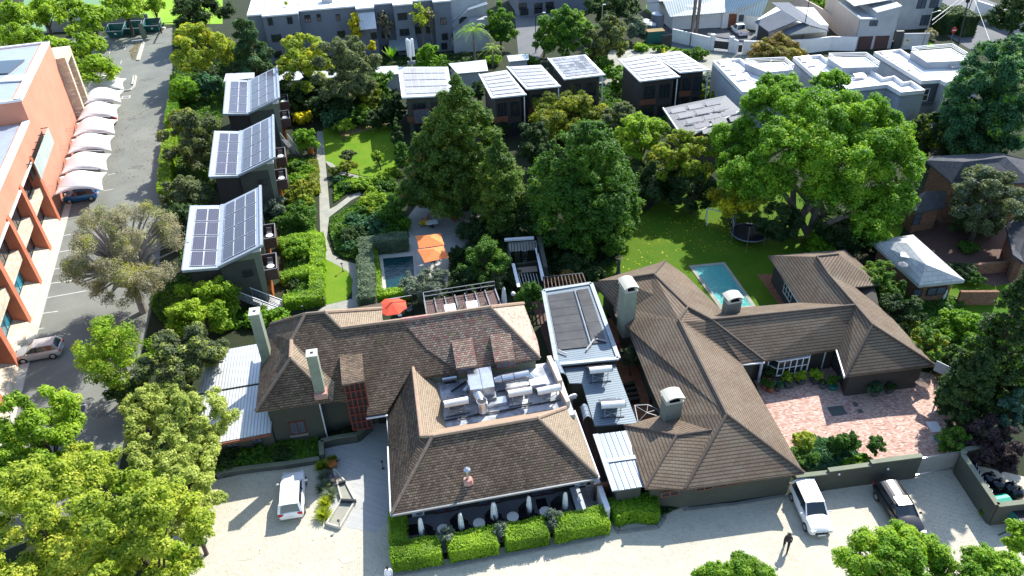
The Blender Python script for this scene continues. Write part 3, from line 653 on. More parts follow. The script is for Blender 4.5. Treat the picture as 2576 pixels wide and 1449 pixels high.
roofpart('roof',[q2],'metal_pale2',M2,.1);walls('wall',inset([tuple(p[:2])for p in q2],.2),0,2.55,'olive_wall',M2)
barparts('flashing','metal_plain',M2,[(q2[0],q2[3],.4,.14),((q2[0]+q2[3])/2+[0,0,.05],(q2[1]+q2[2])/2+[0,0,.05],.35,.06)])
# ------ garden cottages with butterfly roofs
def panel(parent,o,ux,uy,w,l,mats=('frame_white','panel')):
 """one solar panel: o corner, ux/uy in-plane unit vectors"""
 o,ux,uy=map(lambda q:np.array(q,float),(o,ux,uy));n=np.cross(ux,uy);n/=np.linalg.norm(n);b=MB()
 c=[o,o+ux*w,o+ux*w+uy*l,o+uy*l];b.hexa([p+n*.06 for p in c],[p+n*.1 for p in c],0)
 e=.03;c=[o+ux*e+uy*e,o+ux*(w-e)+uy*e,o+ux*(w-e)+uy*(l-e),o+ux*e+uy*(l-e)];b.poly([p+n*.104 for p in c],1)
 return b.build('solar_panel',mats,parent)
def cottage(lab,tl,vt,tr,br,vb,bl,stairs):
 r0,r1=G(*br,7.0),G(*tr,7.0);C0=T('garden_cottage',(r0[0]-3.5,r0[1]+6,0),lab,'cottage','cottages along the parking hedge')
 v=(r1-r0);Ln=np.linalg.norm(v);v=v/Ln;u=np.array([v[1],-v[0],0])
 L=lambda a,b_,z:r0*[1,1,0]+u*a+v*b_+[0,0,z]
 roofpart('roof',[[L(-4.2,0,5.5),L(0,0,7),L(0,Ln,7),L(-4.2,Ln,5.5)]],'metal_fine',C0,.12)
 roofpart('roof',[[L(-7.3,-.3,5.95),L(-4.25,-.1,5.45),L(-4.25,Ln,5.45),L(-7.3,Ln,5.95)]],'metal_fine',C0,.12)
 barparts('roof_edge','metal_plain',C0,[(L(0,-.05,7.0),L(0,Ln,7.0),.25,.25),(L(-4.2,-.05,5.5),L(0,-.05,7.0),.2,.25),(L(-7.3,-.35,5.9),L(-4.2,-.1,5.42),.2,.25),(L(-4.2,0,5.53),L(-4.2,Ln,5.53),.45,.08),(L(-7.3,-.3,5.93),L(-7.3,Ln,5.93),.12,.12)])
 us=(L(0,0,7)-L(-4.2,0,5.5));us=us/np.linalg.norm(us);ul=L(-4.25,0,5.45)-L(-7.3,0,5.95);ul=ul/np.linalg.norm(ul)
 for j in range(4):
  for i in range(3):panel(C0,L(-4.2,0,5.5)+us*(.42+i*1.18)+v*(.55+j*(Ln-.9)/4),us,v,1.14,(Ln-1.5)/4-.12)
  for i in range(2):panel(C0,L(-7.3,0,5.95)+ul*(.62+i*1.16)+v*(.25+j*(Ln-.9)/4),ul,v,1.12,(Ln-1.5)/4-.12)
 q=lambda*p:[tuple(L(a,b_,0)[:2])for a,b_ in p]
 walls('wall',q((-4.2,.5),(-1.0,.5),(-1.0,Ln-.4),(-4.2,Ln-.4)),0,5.45,'olive_wall',C0)
 MB().hexa([L(-4.2,.5,5.45),L(-1,.5,5.45),L(-1,Ln-.4,5.45),L(-4.2,Ln-.4,5.45)],[L(-4.2,.5,5.46),L(-1,.5,6.5),L(-1,Ln-.4,6.5),L(-4.2,Ln-.4,5.46)]).build('clerestory','olive_light',C0)
 walls('wall',q((-6.9,.9),(-4.2,.9),(-4.2,Ln-.5),(-6.9,Ln-.5)),0,5.3,'dark_wall',C0)
 yw_=math.atan2(u[1],u[0])
 c=L(-1.9,.5,3.6);window(C0,c,.95,.75,yw_,'steel_dark','window_glass',1,2)
 hw=Ln/2
 for k,(b0,b1)in enumerate(((.5,hw-.6),(hw+.3,Ln-.4))):
  MB().hexa([L(-1,b0,6.1),L(-.25,b0,6.1),L(-.25,b1,6.1),L(-1,b1,6.1)],[L(-1,b0,6.4),L(-.25,b0,6.4),L(-.25,b1,6.4),L(-1,b1,6.4)]).build('upstand','white',C0)
  for bb in(b0,b1-.15):
   MB().hexa([L(-1,bb,0),L(-.6+.9*(bb==b0)*0,bb,0),L(-.6,bb+.15,0),L(-1,bb+.15,0)],[L(-1,bb,6.1),L(-.3,bb,6.1),L(-.3,bb+.15,6.1),L(-1,bb+.15,6.1)]).build('fin','olive_light',C0)
  m0,m1=b0+.3,b0+3.2
  MB().hexa([L(-1,m0,2.75),L(.75,m0,2.75),L(.75,m1,2.75),L(-1,m1,2.75)],[L(-1,m0,2.9),L(.75,m0,2.9),L(.75,m1,2.9),L(-1,m1,2.9)]).build('balcony','steel_dark',C0)
  for(p0,p1)in((L(.75,m0,0),L(.75,m1,0)),(L(-1,m0,0),L(.75,m0,0)),(L(-1,m1,0),L(.75,m1,0))):
   d=(p1-p0)/np.linalg.norm(p1-p0);nn=np.array([-d[1],d[0],0])*.03
   b=MB();b.hexa([p0-nn+[0,0,2.6],p1-nn+[0,0,2.6],p1+nn+[0,0,2.6],p0+nn+[0,0,2.6]],[p0-nn+[0,0,3.75],p1-nn+[0,0,3.75],p1+nn+[0,0,3.75],p0+nn+[0,0,3.75]]);sc=b.build('balcony_screen','deck_dark',C0)
   MB().bar(p0+[0,0,3.8],p1+[0,0,3.8],.08).build('handrail','steel_grey',sc)
  MB().hexa([L(-1.05,b0+.4,2.95),L(-.95,b0+.4,2.95),L(-.95,b1-.6,2.95),L(-1.05,b1-.6,2.95)],[L(-1.05,b0+.4,5.1),L(-.95,b0+.4,5.1),L(-.95,b1-.6,5.1),L(-1.05,b1-.6,5.1)]).build('glass_door','curtain',C0)
  barparts('door_frame','frame_red',C0,[(L(-.9,b0+.4+t,2.95),L(-.9,b0+.4+t,5.1),.09,.09)for t in(0,1.2,2.4)])
  MB().hexa([L(-1,m0+.1,0),L(-.2,m0+.1,0),L(-.2,m1-.4,0),L(-1,m1-.4,0)],[L(-1,m0+.1,1.8),L(-.2,m0+.1,1.8),L(-.2,m1-.4,1.8),L(-1,m1-.4,1.8)]).build('timber_screen','timber_orange',C0)
 g_=MB();
 return C0,L,Ln,yw_
CA=cottage('nearest garden cottage, butterfly roof with clean dark solar panels, beside the bamboo',(480,520),(567,503),(655,468),(658,618),(553,660),(462,685),1)
CB=cottage('middle garden cottage of the row of three, solar panels on its butterfly roof',(540,330),(610,317),(687,290),(690,397),(598,433),(526,447),1)
CC=cottage('farthest garden cottage of the row of three, in front of the dark conifer',(563,197),(625,190),(697,167),(702,247),(618,278),(557,288),0)
def stair(p0,p1,z0,z1,lab,name='outdoor_stair',w=1.1,nst=14):
 p0,p1=np.array(p0[:2]),np.array(p1[:2]);d=(p1-p0);L_=np.linalg.norm(d);d=d/L_;n=np.array([-d[1],d[0]]);S0=T(name,(*p0,0),lab,'stairs');
 for i in range(nst):
  a=p0+d*L_*i/nst;z=z0+(z1-z0)*(i+1)/nst;b=MB();b.prism([a,a+d*L_/nst,a+d*L_/nst+n*w,a+n*w],z-.08,z);b.build('tread','steel_grey',S0)
 for s_ in(0,w):
  a,c=np.array([*(p0+n*s_),z0]),np.array([*(p1+n*s_),z1])
  for h in(.1,.3,.45,.6,.75,1.0):MB().bar(a+[0,0,h],c+[0,0,h],.06 if h==1.0 else .03).build('rail','frame_white' if h==1.0 else 'steel',S0)
  for t in(0,.33,.66,1):MB().bar(a*(1-t)+c*t,a*(1-t)+c*t+[0,0,1],.05).build('post','steel',S0)
 return S0
stair(G(715,772,.3),G(595,730,1.9),.1,1.9,'steel railed stair below the nearest garden cottage')
g0=CB[1](.4,-.95,0);stair(G(735,378,1.2),G(708,352,3.4),.6,3.4,'white railed stair beside the middle garden cottage',nst=12)
def table_round():
 t=T('balcony_table',(0,0,0),'x','table');MB().lathe((0,0,.7),[(.36,0),(.38,.02),(.36,.04)],16).build('tabletop','white_gloss',t);MB().cyl((0,0,.03),(0,0,.7),.03,.03,8).build('stem','steel',t);MB().lathe((0,0,0),[(.22,0),(.2,.03)],12).build('base','steel',t);return t
def garden_chair(nm,fm,sm,w=.5):
 t=T(nm,(0,0,0),'x','chair');MB().box((0,0,.45),(w,.48,.04)).build('seat',sm,t)
 b=MB()
 for i in range(6):b.box((-w/2+.04+i*(w-.08)/5,-.24,.7),(.035,.025,.46))
 b.box((0,-.24,.93),(w,.04,.06));b.build('backrest',sm,t)
 for x in(-1,1):
  for y in(-1,1):MB().cyl((x*(w/2-.03),y*.21,0),(x*(w/2-.03),y*.21,.44),.02,.02,6).build('leg',fm,t)
  MB().bar((x*w/2,-.2,.66),(x*w/2,.22,.66),.035).build('armrest',fm,t)
 return t
TB=table_round();CH=garden_chair('balcony_chair','steel_dark','steel_grey')
nmz=('nearest','middle','farthest')
for k,(cc,L,Ln,yw_)in enumerate((CA,CB,CC)):
 for j,bb in enumerate((.5,Ln/2+.3)):
  which=('front','rear')[j]
  put(TB,L(.15,bb+1.2,2.9),yw_,'round white table on the %s balcony of the %s garden cottage'%(which,nmz[k]),'balcony tables')
  put(CH,L(.1,bb+2.2,2.9),yw_+3.0,'slatted chair on the %s balcony of the %s garden cottage'%(which,nmz[k]),'balcony chairs')
plain('panel_pale_glare',(.4,.38,.37),.3,c2=(.32,.3,.3),ns=.5,spec=.8)  # glare of sun and sky on the panels is put into this pale colour
plain('panel_mottled',(.06,.06,.07),.3,c2=(.3,.3,.31),ns=.35,spec=.8,lo=.45,hi=.6)  # cloud reflections painted into the panel colour as dark and pale blotches
def rear(lab,segs,rows,cols,pm,wallm='dark_wall',zt=6.4,racks=False):
 first=G(*segs[0][0],zt);C0=T('rear_cottage',(first[0]+4,first[1]-4,0),lab,'cottage','cottages at the back of the garden')
 for tl,tr,br,bl in segs:
  a,b_,c,d=G(*tl,zt+.4),G(*tr,zt+.4),G(*br,zt-.1),G(*bl,zt-.1)
  roofpart('roof',[[d,c,b_,a]],'metal_dark' if racks else 'metal_pale',C0,.12)
  barparts('roof_edge','white',C0,[(d,c,.14,.18),(d,a,.14,.18)])
  walls('wall',inset([tuple(p[:2])for p in(d,c,b_,a)],.6),0,zt-.3,wallm,C0)
  f=lambda u,v:(a*(1-u)+b_*u)*(1-v)+(d*(1-u)+c*u)*v
  if racks:continue
  for j in range(rows):
   for i in range(cols):
    u0,u1=.09+.84*i/cols,.09+.84*(i+1)/cols-.006;v0,v1=.05+.88*j/rows,.05+.88*(j+1)/rows-.03
    o=f(u0,v1);ux=f(u1,v1)-o;uy=f(u0,v0)-o;wl,ll=np.linalg.norm(ux),np.linalg.norm(uy);panel(C0,o,ux/wl,uy/ll,wl,ll,('frame_white',pm))
  ww=np.linalg.norm(c-d);yaw=math.atan2((c-d)[1],(c-d)[0])
  for z in(.3,3.2):
   for t in(.3,.68):
    p=d*(1-t)+c*t;nn=np.array([-math.sin(yaw),math.cos(yaw),0])*.6;window(C0,(p[0]+nn[0],p[1]+nn[1],z),ww*.28,2.1,yaw,'steel_dark','window_glass',3)
  p=d*.08+c*.92;MB().box((p[0],p[1]-.2,3.2),(.12,.12,5.8)).build('post','frame_white',C0)
  q0,q1=d*.55+c*.45,d*.95+c*.05
  MB().bar(q0*[1,1,0]+[0,.3,3.1],q1*[1,1,0]+[0,.3,3.1],.06,.8).build('balcony_screen','frame_wood',C0)
 return C0
rear('rear cottage with solar panels below the white antenna mast, left of the pointed tree',[((1002,168),(1127,168),(1140,240),(1012,246))],4,6,'panel_pale_glare','olive_wall')
rear('rear cottage with two stepped solar roofs, just behind the pointed tree',[((1205,187),(1275,176),(1325,238),(1237,247)),((1275,168),(1361,163),(1411,217),(1325,225))],6,3,'panel_pale_glare')
rear('small rear cottage whose solar panels show dark cloud reflections',[((1378,147),(1473,137),(1523,188),(1420,200))],7,4,'panel_mottled')
rear('wide rear cottage with two stepped solar roofs below the white house wall',[((1555,150),(1640,135),(1711,193),(1610,205)),((1640,138),(1710,128),(1787,176),(1711,183))],6,3,'panel_pale_glare')
g=PL(1062,300,(0,1,0),99.5);window(R0 if False else bpy.data.objects['rear_cottage'],(g[0],99.3,2.8),2.2,1.9,0,'frame_wood','curtain',3)
C0=rear('rear cottage roof with open tilted solar racks beside the cypress hedge',[((1668,272),(1825,240),(1865,278),(1720,350))],0,0,'',racks=True)
for j in range(5):
 for i in range(3):
  o=G(1690+j*20+i*44,288+j*13-i*9,6.6);ux=(G(1825,240,6.5)-G(1675,268,6.5));ux/=np.linalg.norm(ux);nn=np.array([-ux[1],ux[0],0])
  if j==4 and i==2:continue
  b=MB();c=[o,o+ux*2.0,o+ux*2.0+nn*.55+[0,0,.35],o+nn*.55+[0,0,.35]];b.slab([p+[0,0,.15]for p in c],.06);pn=b.build('solar_panel','panel_pale_glare',C0)
  for p in(o+ux*.2,o+ux*1.8):MB().bar(p+nn*.5+[0,0,-.1],p+nn*.5+[0,0,.42],.05).build('rack_leg','frame_white',pn)
  # ------ antenna mast
AN=T('antenna_mast',G(1036,185,0)*[1,1,0],'white cellular antenna panels on a short mast above the rear cottages','antenna')
g=G(1036,166,6.3);MB().cyl((g[0],g[1],0),(g[0],g[1],9.6),.12,.1,8).build('pole','antenna',AN)
for i in range(3):
 t=2.1*i+.3;b=MB();b.lathe((g[0]+.4*math.cos(t),g[1]+.4*math.sin(t),7.6),[(.05,0),(.2,.08),(.22,1.2),(.22,2.5),(.12,2.62)],10,sx=1.0,sy=.8);b.build('antenna_panel','white',AN)
for i in range(3):MB().box((g[0]-.4+i*.4,g[1]-.3,6.9),(.35,.3,.45)).build('radio_box','steel_grey',AN)
# ------ grey apartment block
AP=T('apartment_building',(5,140,0),'long grey three storey apartment block with flat white roof behind the garden trees','apartments')
Y0=136.0
def xat(X,y=Y0):return PL(644+X/3,60,(0,1,0),y)[0]
segs=[(-60,58,1.2),(58,330,0),(330,770,1.4),(770,905,-.3),(905,1050,1.6),(1050,1195,0),(1195,1350,1.6),(1350,1480,0),(1480,1752,.6)]
for k,(a,c,off)in enumerate(segs):
 x0,x1=xat(a),xat(c);MB().box(((x0+x1)/2,(Y0+off+152)/2,4.2),(x1-x0,152-Y0-off,8.4)).build('wall','grey_wall' if k!=8 else 'grey_wall2',AP)
 MB().box(((x0+x1)/2,(Y0+off+152)/2,8.52),(x1-x0+.1,152.4-Y0-off,.24)).build('roof','white',AP)
for X in(555,1110,1480):x=xat(X);MB().box((x,141,9.1),(1.8,1.6,1.0)).build('roof_box','grey_wall2',AP)
for X,Yt,wd in((102,135,36),(150,260,72),(160,385,60),(385,112,45),(470,105,30),(615,105,30),(250,125,40),(887,243,45),(1102,97,72),(1118,217,72),(1125,337,70),(950,95,60),(975,232,60),(1225,200,50),(1305,197,48),(1412,132,45),(1423,250,45),(1422,368,45),(1560,127,60),(640,232,60),(985,345,60),(300,255,60),(1235,100,50),(1715,285,50)):
 off=[s_[2]for s_ in segs if s_[0]<=X<s_[1]][0];y=Y0+off-.02;p=PL(644+X/3,Yt/3,(0,1,0),y);w_=wd/3*PR(p)[2]/FOC
 window(AP,(p[0],y,max(.3,p[2]-1.2)),w_,1.2,0,'steel_dark','window_glass',2)
x0,x1=xat(778),xat(905);MB().slab([(x0,Y0-2.0,5.6),(x1,Y0-2.0,5.6),(x1,Y0-.3,7.8),(x0,Y0-.3,7.8)],.1).build('awning','metal_pale',AP)
x0,x1=xat(985),xat(1200);MB().slab([(x0,Y0-2.6,1.7),(x1,Y0-2.6,1.7),(x1,Y0+.3,2.7),(x0,Y0+.3,2.7)],.1).build('carport_roof','metal_blue',AP)
x0,x1=xat(1475),xat(1600);x2=xat(1745)
MB().slab([(x0,Y0-.6,5.0),(x1,Y0-.6,7.2),(x1,Y0-1.8,7.2),(x0,Y0-1.8,5.0)],.12).build('stair_roof','metal_blue',AP)
MB().slab([(x1,Y0-1.8,7.2),(x2,Y0-1.8,7.9),(x2,Y0-.2,7.9),(x1,Y0-.2,7.2)],.12).build('stair_roof','metal_blue',AP)
MB().box(((x1+x2)/2,Y0-.8,4.9),(x2-x1,1.8,1.0)).build('landing','grey_wall2',AP)
MB().hexa([(x0,Y0-1.6,2.0),(x1,Y0-1.6,4.0),(x1,Y0+.5,4.0),(x0,Y0+.5,2.0)],[(x0,Y0-1.6,3.2),(x1,Y0-1.6,5.3),(x1,Y0+.5,5.3),(x0,Y0+.5,3.2)]).build('stair_flight','grey_wall2',AP)
MB().box(((x0+x2)/2,Y0-.8,1.7),(x2-x0,1.8,3.4)).build('stair_base','grey_wall2',AP)
x0,x1=PL(1306,40,(0,1,0),152)[0],PL(1500,30,(0,1,0),152)[0]
A2_=T('apartment_building',(x0+8,158,0),'farther grey apartment block partly hidden behind the green trees at the top','apartments')
MB().box(((x0+x1)/2,158,4.2),(x1-x0,12,8.4)).build('wall','grey_wall',A2_);MB().box(((x0+x1)/2,158,8.5),(x1-x0+.2,12.2,.25)).build('roof','white',A2_)
for X,Yt in((80,20),(200,20),(285,10),(95,130),(200,125),(290,115)):
 p=PL(1288+X/3,Yt/3,(0,1,0),151.9);window(A2_,(p[0],151.98,max(.3,p[2]-1.3)),1.6,1.2,0,'steel_dark','window_glass',2)
for lab,q,z,m_ in(('pale corrugated carport roof behind the antenna mast',[(940,168),(1000,165),(1010,185),(950,190)],3,'metal_pale'),('pale corrugated roof under the palm behind the rear cottages',[(1128,160),(1222,150),(1228,178),(1150,185)],3,'metal_pale'),('small pale glass topped canopy beside the side street',[(1275,140),(1330,135),(1330,150),(1280,155)],3,'metal_green'),('low white corrugated roof glimpsed beneath the dark trees left of the mast',[(700,180),(830,178),(870,192),(700,205)],2.6,'metal_pale'),('ribbed white lean-to roof behind the farthest garden cottage',[(568,185),(640,182),(640,196),(562,205)],4,'metal_pale')):
 p=[G(x,y,z)for x,y in q];c=sum(p)/4;t=T('shed',(c[0],c[1],0),lab,'shed');MB().slab(p,.1).build('roof',m_,t);walls('wall',inset([tuple(x[:2])for x in p],.3),0,z-.12,'grey_wall2',t)
 # ------ terracotta office building on the left
OB=T('office_building',(-45,90,0),'tall terracotta orange office building with slanted fins and stone plinth on the left edge','office')
wa=np.array([-38.96,89.2,0]);wt=np.array([-.1335,.991,0]);wt/=np.linalg.norm(wt);wn=np.array([wt[1],-wt[0],0])
cW0=float(wn@wa);WP=lambda x,y,off=0:PL(x,y,wn,cW0+off)
sof=lambda p:float((p-wa)@wt)
Wl=lambda s_,off,z:wa+wt*s_+wn*off+[0,0,z]
far=WP(124,108);HT=far[2];sF=sof(far);lo_=WP(75,307);HL=lo_[2];sL=sof(lo_)
fin=[WP(135,561),WP(112,638),WP(83,725),WP(53,823),WP(18,933)];fs=[sof(G(*p))for p in((135,561,0),(112,638,0),(83,725,0),(53,823,0),(18,933,0))]
MB().hexa([Wl(fs[0],0,0),Wl(sF,0,0),Wl(sF,-25,0),Wl(fs[0],-25,0)][::-1],[Wl(fs[0],0,HL-.05),Wl(sF,0,HL-.05),Wl(sF,-25,HL-.05),Wl(fs[0],-25,HL-.05)][::-1]).build('wall','terracotta',OB)
MB().hexa([Wl(sL,0,HL-.05),Wl(sF,0,HL-.05),Wl(sF,-25,HL-.05),Wl(sL,-25,HL-.05)][::-1],[Wl(sL,0,HT),Wl(sF,0,HT),Wl(sF,-25,HT),Wl(sL,-25,HT)][::-1]).build('wall','terracotta',OB)
sb_=fs[-1]-14
MB().hexa([Wl(sb_,0,HL-2.6),Wl(fs[0],0,HL-2.6),Wl(fs[0],-25,HL-2.6),Wl(sb_,-25,HL-2.6)][::-1],[Wl(sb_,0,HL-.05),Wl(fs[0],0,HL-.05),Wl(fs[0],-25,HL-.05),Wl(sb_,-25,HL-.05)][::-1]).build('wall','terracotta',OB)
MB().hexa([Wl(sb_,-.95,0),Wl(fs[0],-.95,0),Wl(fs[0],-25,0),Wl(sb_,-25,0)][::-1],[Wl(sb_,-.95,HL-2.6),Wl(fs[0],-.95,HL-2.6),Wl(fs[0],-25,HL-2.6),Wl(sb_,-25,HL-2.6)][::-1]).build('wall','terracotta2',OB)
ribbed('office_roof',(.42,.47,.55),.35,across=True,dark=.85)
MB().hexa([Wl(sb_,-1.0,HL),Wl(sL-.3,-1.0,HL),Wl(sL-.3,-25,HL),Wl(sb_,-25,HL)][::-1],[Wl(sb_,-1.0,HL+.05),Wl(sL-.3,-1.0,HL+.05),Wl(sL-.3,-25,HL+.5),Wl(sb_,-25,HL+.5)][::-1]).build('roof','office_roof',OB)
MB().hexa([Wl(sL+.5,-1.2,HT-.1),Wl(sF-.6,-1.2,HT-.1),Wl(sF-.6,-25,HT-.1),Wl(sL+.5,-25,HT-.1)][::-1],[Wl(sL+.5,-1.2,HT+.02),Wl(sF-.6,-1.2,HT+.02),Wl(sF-.6,-25,HT+.02),Wl(sL+.5,-25,HT+.02)][::-1]).build('roof','office_roof',OB)
barparts('coping','white',OB,[(Wl(sL,-.35,HT+.12),Wl(sF,-.35,HT+.12),.9,.25),(Wl(sF-.1,-25,HT+.12),Wl(sF-.1,0,HT+.12),.4,.25),(Wl(sb_,-.35,HL+.12),Wl(sL,-.35,HL+.12),.7,.25),(Wl(sL+.1,-25,HT+.12),Wl(sL+.1,0,HT+.12),.4,.25)])
for i in range(len(fs)+2):
 s_=fs[i]if i<len(fs)else fs[-1]-7.6*(i-len(fs)+1)*.8
 zt_=HL-2.2
 MB().hexa([Wl(s_-.05,-.95,0),Wl(s_+.85,-.95,0),Wl(s_+.85,.4,0),Wl(s_-.05,.4,0)],[Wl(s_-.05,-.95,zt_),Wl(s_+.85,-.95,zt_),Wl(s_+.85,.12,zt_),Wl(s_-.05,.12,zt_)]).build('fin','terracotta2',OB)
 if i==0:continue
 s1=fs[i-1]if i<=len(fs)else s_+6
 a,c=s_+.9,s1-.1
 MB().hexa([Wl(a,-.95,3.6),Wl(c,-.95,3.6),Wl(c,-.1,3.6),Wl(a,-.1,3.6)],[Wl(a,-.95,4.7),Wl(c,-.95,4.7),Wl(c,-.1,4.7),Wl(a,-.1,4.7)]).build('spandrel','stone',OB)
 for z0_,z1_ in((1.1,3.55),(4.75,7.3)):
  yw_=math.atan2(wt[1],wt[0]);cen=Wl((a+c)/2,-.9,z0_);window(OB,cen,(c-a),z1_-z0_,yw_,'steel_dark','glass_teal' if(i in(3,4)and z0_<2)else 'window_glass',3)
 MB().bar(Wl(a,.05,HL-2.6),Wl(c+.1,.05,HL-2.6),.2,.2).build('sill','white',OB)
MB().hexa([Wl(sb_,-.95,0),Wl(fs[0],-.95,0),Wl(fs[0],.45,0),Wl(sb_,.45,0)][::-1],[Wl(sb_,-.95,1.05),Wl(fs[0],-.95,1.05),Wl(fs[0],.3,.5),Wl(sb_,.3,.5)][::-1]).build('plinth','stone',OB)
MB().hexa([Wl(sb_,.45,.0),Wl(sF,.45,.0),Wl(sF,1.2,.0),Wl(sb_,1.2,.0)][::-1],[Wl(sb_,.45,.12),Wl(sF,.45,.12),Wl(sF,1.2,.12),Wl(sb_,1.2,.12)][::-1]).build('kerb','concrete_pale',OB)
p=[WP(122,325,.8),WP(137,360,.8),WP(102,447,.8),WP(84,407,.8)]
s0,s1,z0_,z1_=sof(p[3]),sof(p[0]),(p[1][2]+p[2][2])/2,(p[0][2]+p[3][2])/2
sc=MB().hexa([Wl(s0,.75,z0_),Wl(s1,.75,z0_),Wl(s1,.85,z0_),Wl(s0,.85,z0_)][::-1],[Wl(s0,.75,z1_),Wl(s1,.75,z1_),Wl(s1,.85,z1_),Wl(s0,.85,z1_)][::-1]).build('glass_screen','screen_glass',OB)
for i in range(6):
 s_=s0+(s1-s0)*i/5;MB().bar(Wl(s_,.02,z1_),Wl(s_,.8,z1_),.08).build('bracket','steel_dark',sc)
MB().hexa([Wl(s0,-.05,z0_),Wl(s1,-.05,z0_),Wl(s1,.03,z0_),Wl(s0,.03,z0_)][::-1],[Wl(s0,-.05,z1_-.3),Wl(s1,-.05,z1_-.3),Wl(s1,.03,z1_-.3),Wl(s0,.03,z1_-.3)][::-1]).build('louvre','black',OB)
pz=HT-2.2
for a,c,z0_,z1_ in((sF+.0,sF+.9,0,pz),(sF+4.6,sF+5.6,0,pz),(sF+.9,sF+4.6,pz-1.0,pz)):
 MB().hexa([Wl(a,-4,z0_),Wl(c,-4,z0_),Wl(c,1.2,z0_),Wl(a,1.2,z0_)][::-1],[Wl(a,-4,z1_),Wl(c,-4,z1_),Wl(c,1.2,z1_),Wl(a,1.2,z1_)][::-1]).build('portal','stone',OB)
MB().hexa([Wl(sF+.9,-4,0),Wl(sF+4.6,-4,0),Wl(sF+4.6,-1,0),Wl(sF+.9,-1,0)][::-1],[Wl(sF+.9,-4,pz-1),Wl(sF+4.6,-4,pz-1),Wl(sF+4.6,-1,pz-1),Wl(sF+.9,-1,pz-1)][::-1]).build('entrance','terracotta2',OB)
sk=WP(10,170,-6);c=G(10,168,HT+.2);MB().box((c[0],c[1],HT+.15),(3,5,.1),-.1).build('skylight','window_glass',OB)
c=G(42,198,HT+.1);MB().box((c[0],c[1],HT+.15),(3.5,2.2,.15),-.1).build('skylight','metal_pale',OB)
# ------ shade sails
def sail():
 t=T('shade_sail',(0,0,0),'x','shade sail');n=12;P={}
 for i in range(n+1):
  for j in range(n+1):
   u,v=-1+2*i/n,-1+2*j/n;sx=1-.1*(1-v*v);sy=1-.14*(1-u*u)
   z=2.45+1.25*(1-abs(v)**1.4)*(1-abs(u)**2.2)+.25*(1-u*u)-.35*(u>0)*u*abs(v)
   P[i,j]=(u*2.75*sx,v*2.55*sy,z)
 b=MB()
 for i in range(n):
  for j in range(n):b.poly([P[i,j],P[i+1,j],P[i+1,j+1],P[i,j+1]])
 o=b.build('canopy','sail',t,smooth=True);md=o.modifiers.new('s','SOLIDIFY');md.thickness=.03
 for v in(-1,1):
  MB().cyl((-3.1,v*2.5,0),(-3.1,v*2.5,3.9),.07,.06,8).build('post','steel_dark',t)
  MB().bar((-3.1,v*2.5,3.85),(1.9,v*2.5,2.7),.05).build('arm','steel',t)
 return t
SA=sail();yaws=math.atan2(wt[1],wt[0])-math.pi/2
wrd=['nearest white shade sail, over the blue hatchback','second shade sail counted from the blue hatchback','third shade sail counted from the blue hatchback','fourth shade sail counted from the blue hatchback','white shade sail with a red car nosing out beneath it','white shade sail with a silver car nosing out beneath it','farthest white shade sail, partly under the bright green tree']
pr=[(257,472),(268,422),(278,373),(287,330),(295,290),(303,252),(310,220)]
for i,(x,y)in enumerate(pr):
 g=G(x,y,2.45);c=g-np.array([math.cos(yaws),math.sin(yaws),0])*2.7+wt*2.5;c[2]=0
 put(SA,c,yaws,wrd[i],'white shade sails over the parking bays')
 # ------ white houses at the top right
def quadwall(parent,pts,z0,th,mat,name='wall'):
 """upright wall through ground points, height z0, thickness th"""
 for a,c in zip(pts,pts[1:]):
  a,c=np.array(a[:2],float),np.array(c[:2],float);d=(c-a)/np.linalg.norm(c-a);n=np.array([-d[1],d[0]])*th/2
  MB().prism([a-n,c-n,c+n,a+n],0,z0).build(name,mat,parent)
WH=T('white_house',(18,160,0),'white house with pale green ribbed roof and courtyard at the top right','house')
e0,e1,e2,e3=G(1685,42,3.4),G(1824,31,3.4),G(1858,34,3.4),G(1915,42,3.4)
t0,t1=G(1667,2,5.5),G(1822,-12,5.5);t2=G(1935,-5,6.5)
roofpart('roof',[[e0,e1,t1,t0]],'metal_green',WH,.12);roofpart('roof',[[e1,e2,e3,t2,t1]],'metal_green',WH,.12)
roofpart('roof',[[t0,t1,t1+[0,8,-2.5],t0+[0,8,-2.5]]],'metal_green',WH,.12)
walls('wall',[tuple(G(1690,75)[:2]),tuple(G(1821,69)[:2]),tuple(G(1821,69)[:2]+[0,14]),tuple(G(1690,75)[:2]+[0,14])],0,3.3,'white',WH)
walls('wall',[tuple(G(1845,68)[:2]),tuple(G(1908,77)[:2]),tuple(G(1908,77)[:2]+[2,14]),tuple(G(1845,68)[:2]+[0,14])],0,3.3,'white',WH)
pc=[G(1822,69),G(1848,70)];MB().box(((pc[0]+pc[1])[0]/2,pc[0][1]+.6,1.75),(3.2,2.2,3.5)).build('porch','white',WH)
MB().box(((pc[0]+pc[1])[0]/2+.3,pc[0][1]-.52,1.3),(1.5,.06,2.5)).build('porch_door','frame_wood',WH)
for px in(1756,1773,1801,1815,1864,1901):p=PL(px,47,(0,1,0),G(1750,72)[1]if px<1830 else G(1875,73)[1]);window(WH,(p[0],p[1]-.05,1.5),.9,1.2,0,'steel_dark','curtain',1,2)
GR=T('garage_wing',(30,155,0),'white gabled garage with dark tiled roof and big dark door beside the white house','garage')
g1,g2,g3,g4=G(1899,54,3.0),G(1966,24,5.0),G(2008,50,5.0),G(1934,80,3.0)
roofpart('roof',[[g1,g4,g3,g2]],'tile_grey',GR,.14)
roofpart('roof',[[g2,g3,G(2037,63,4.6),G(2086,77,3.0),G(1985,6,5.0),G(1940,6,5.2)]],'tile_grey',GR,.14)
roofpart('roof',[[G(1968,77,3.0),G(1982,86,3.0),G(2037,62,4.6),G(2024,54,4.6)]],'tile_grey',GR,.14)
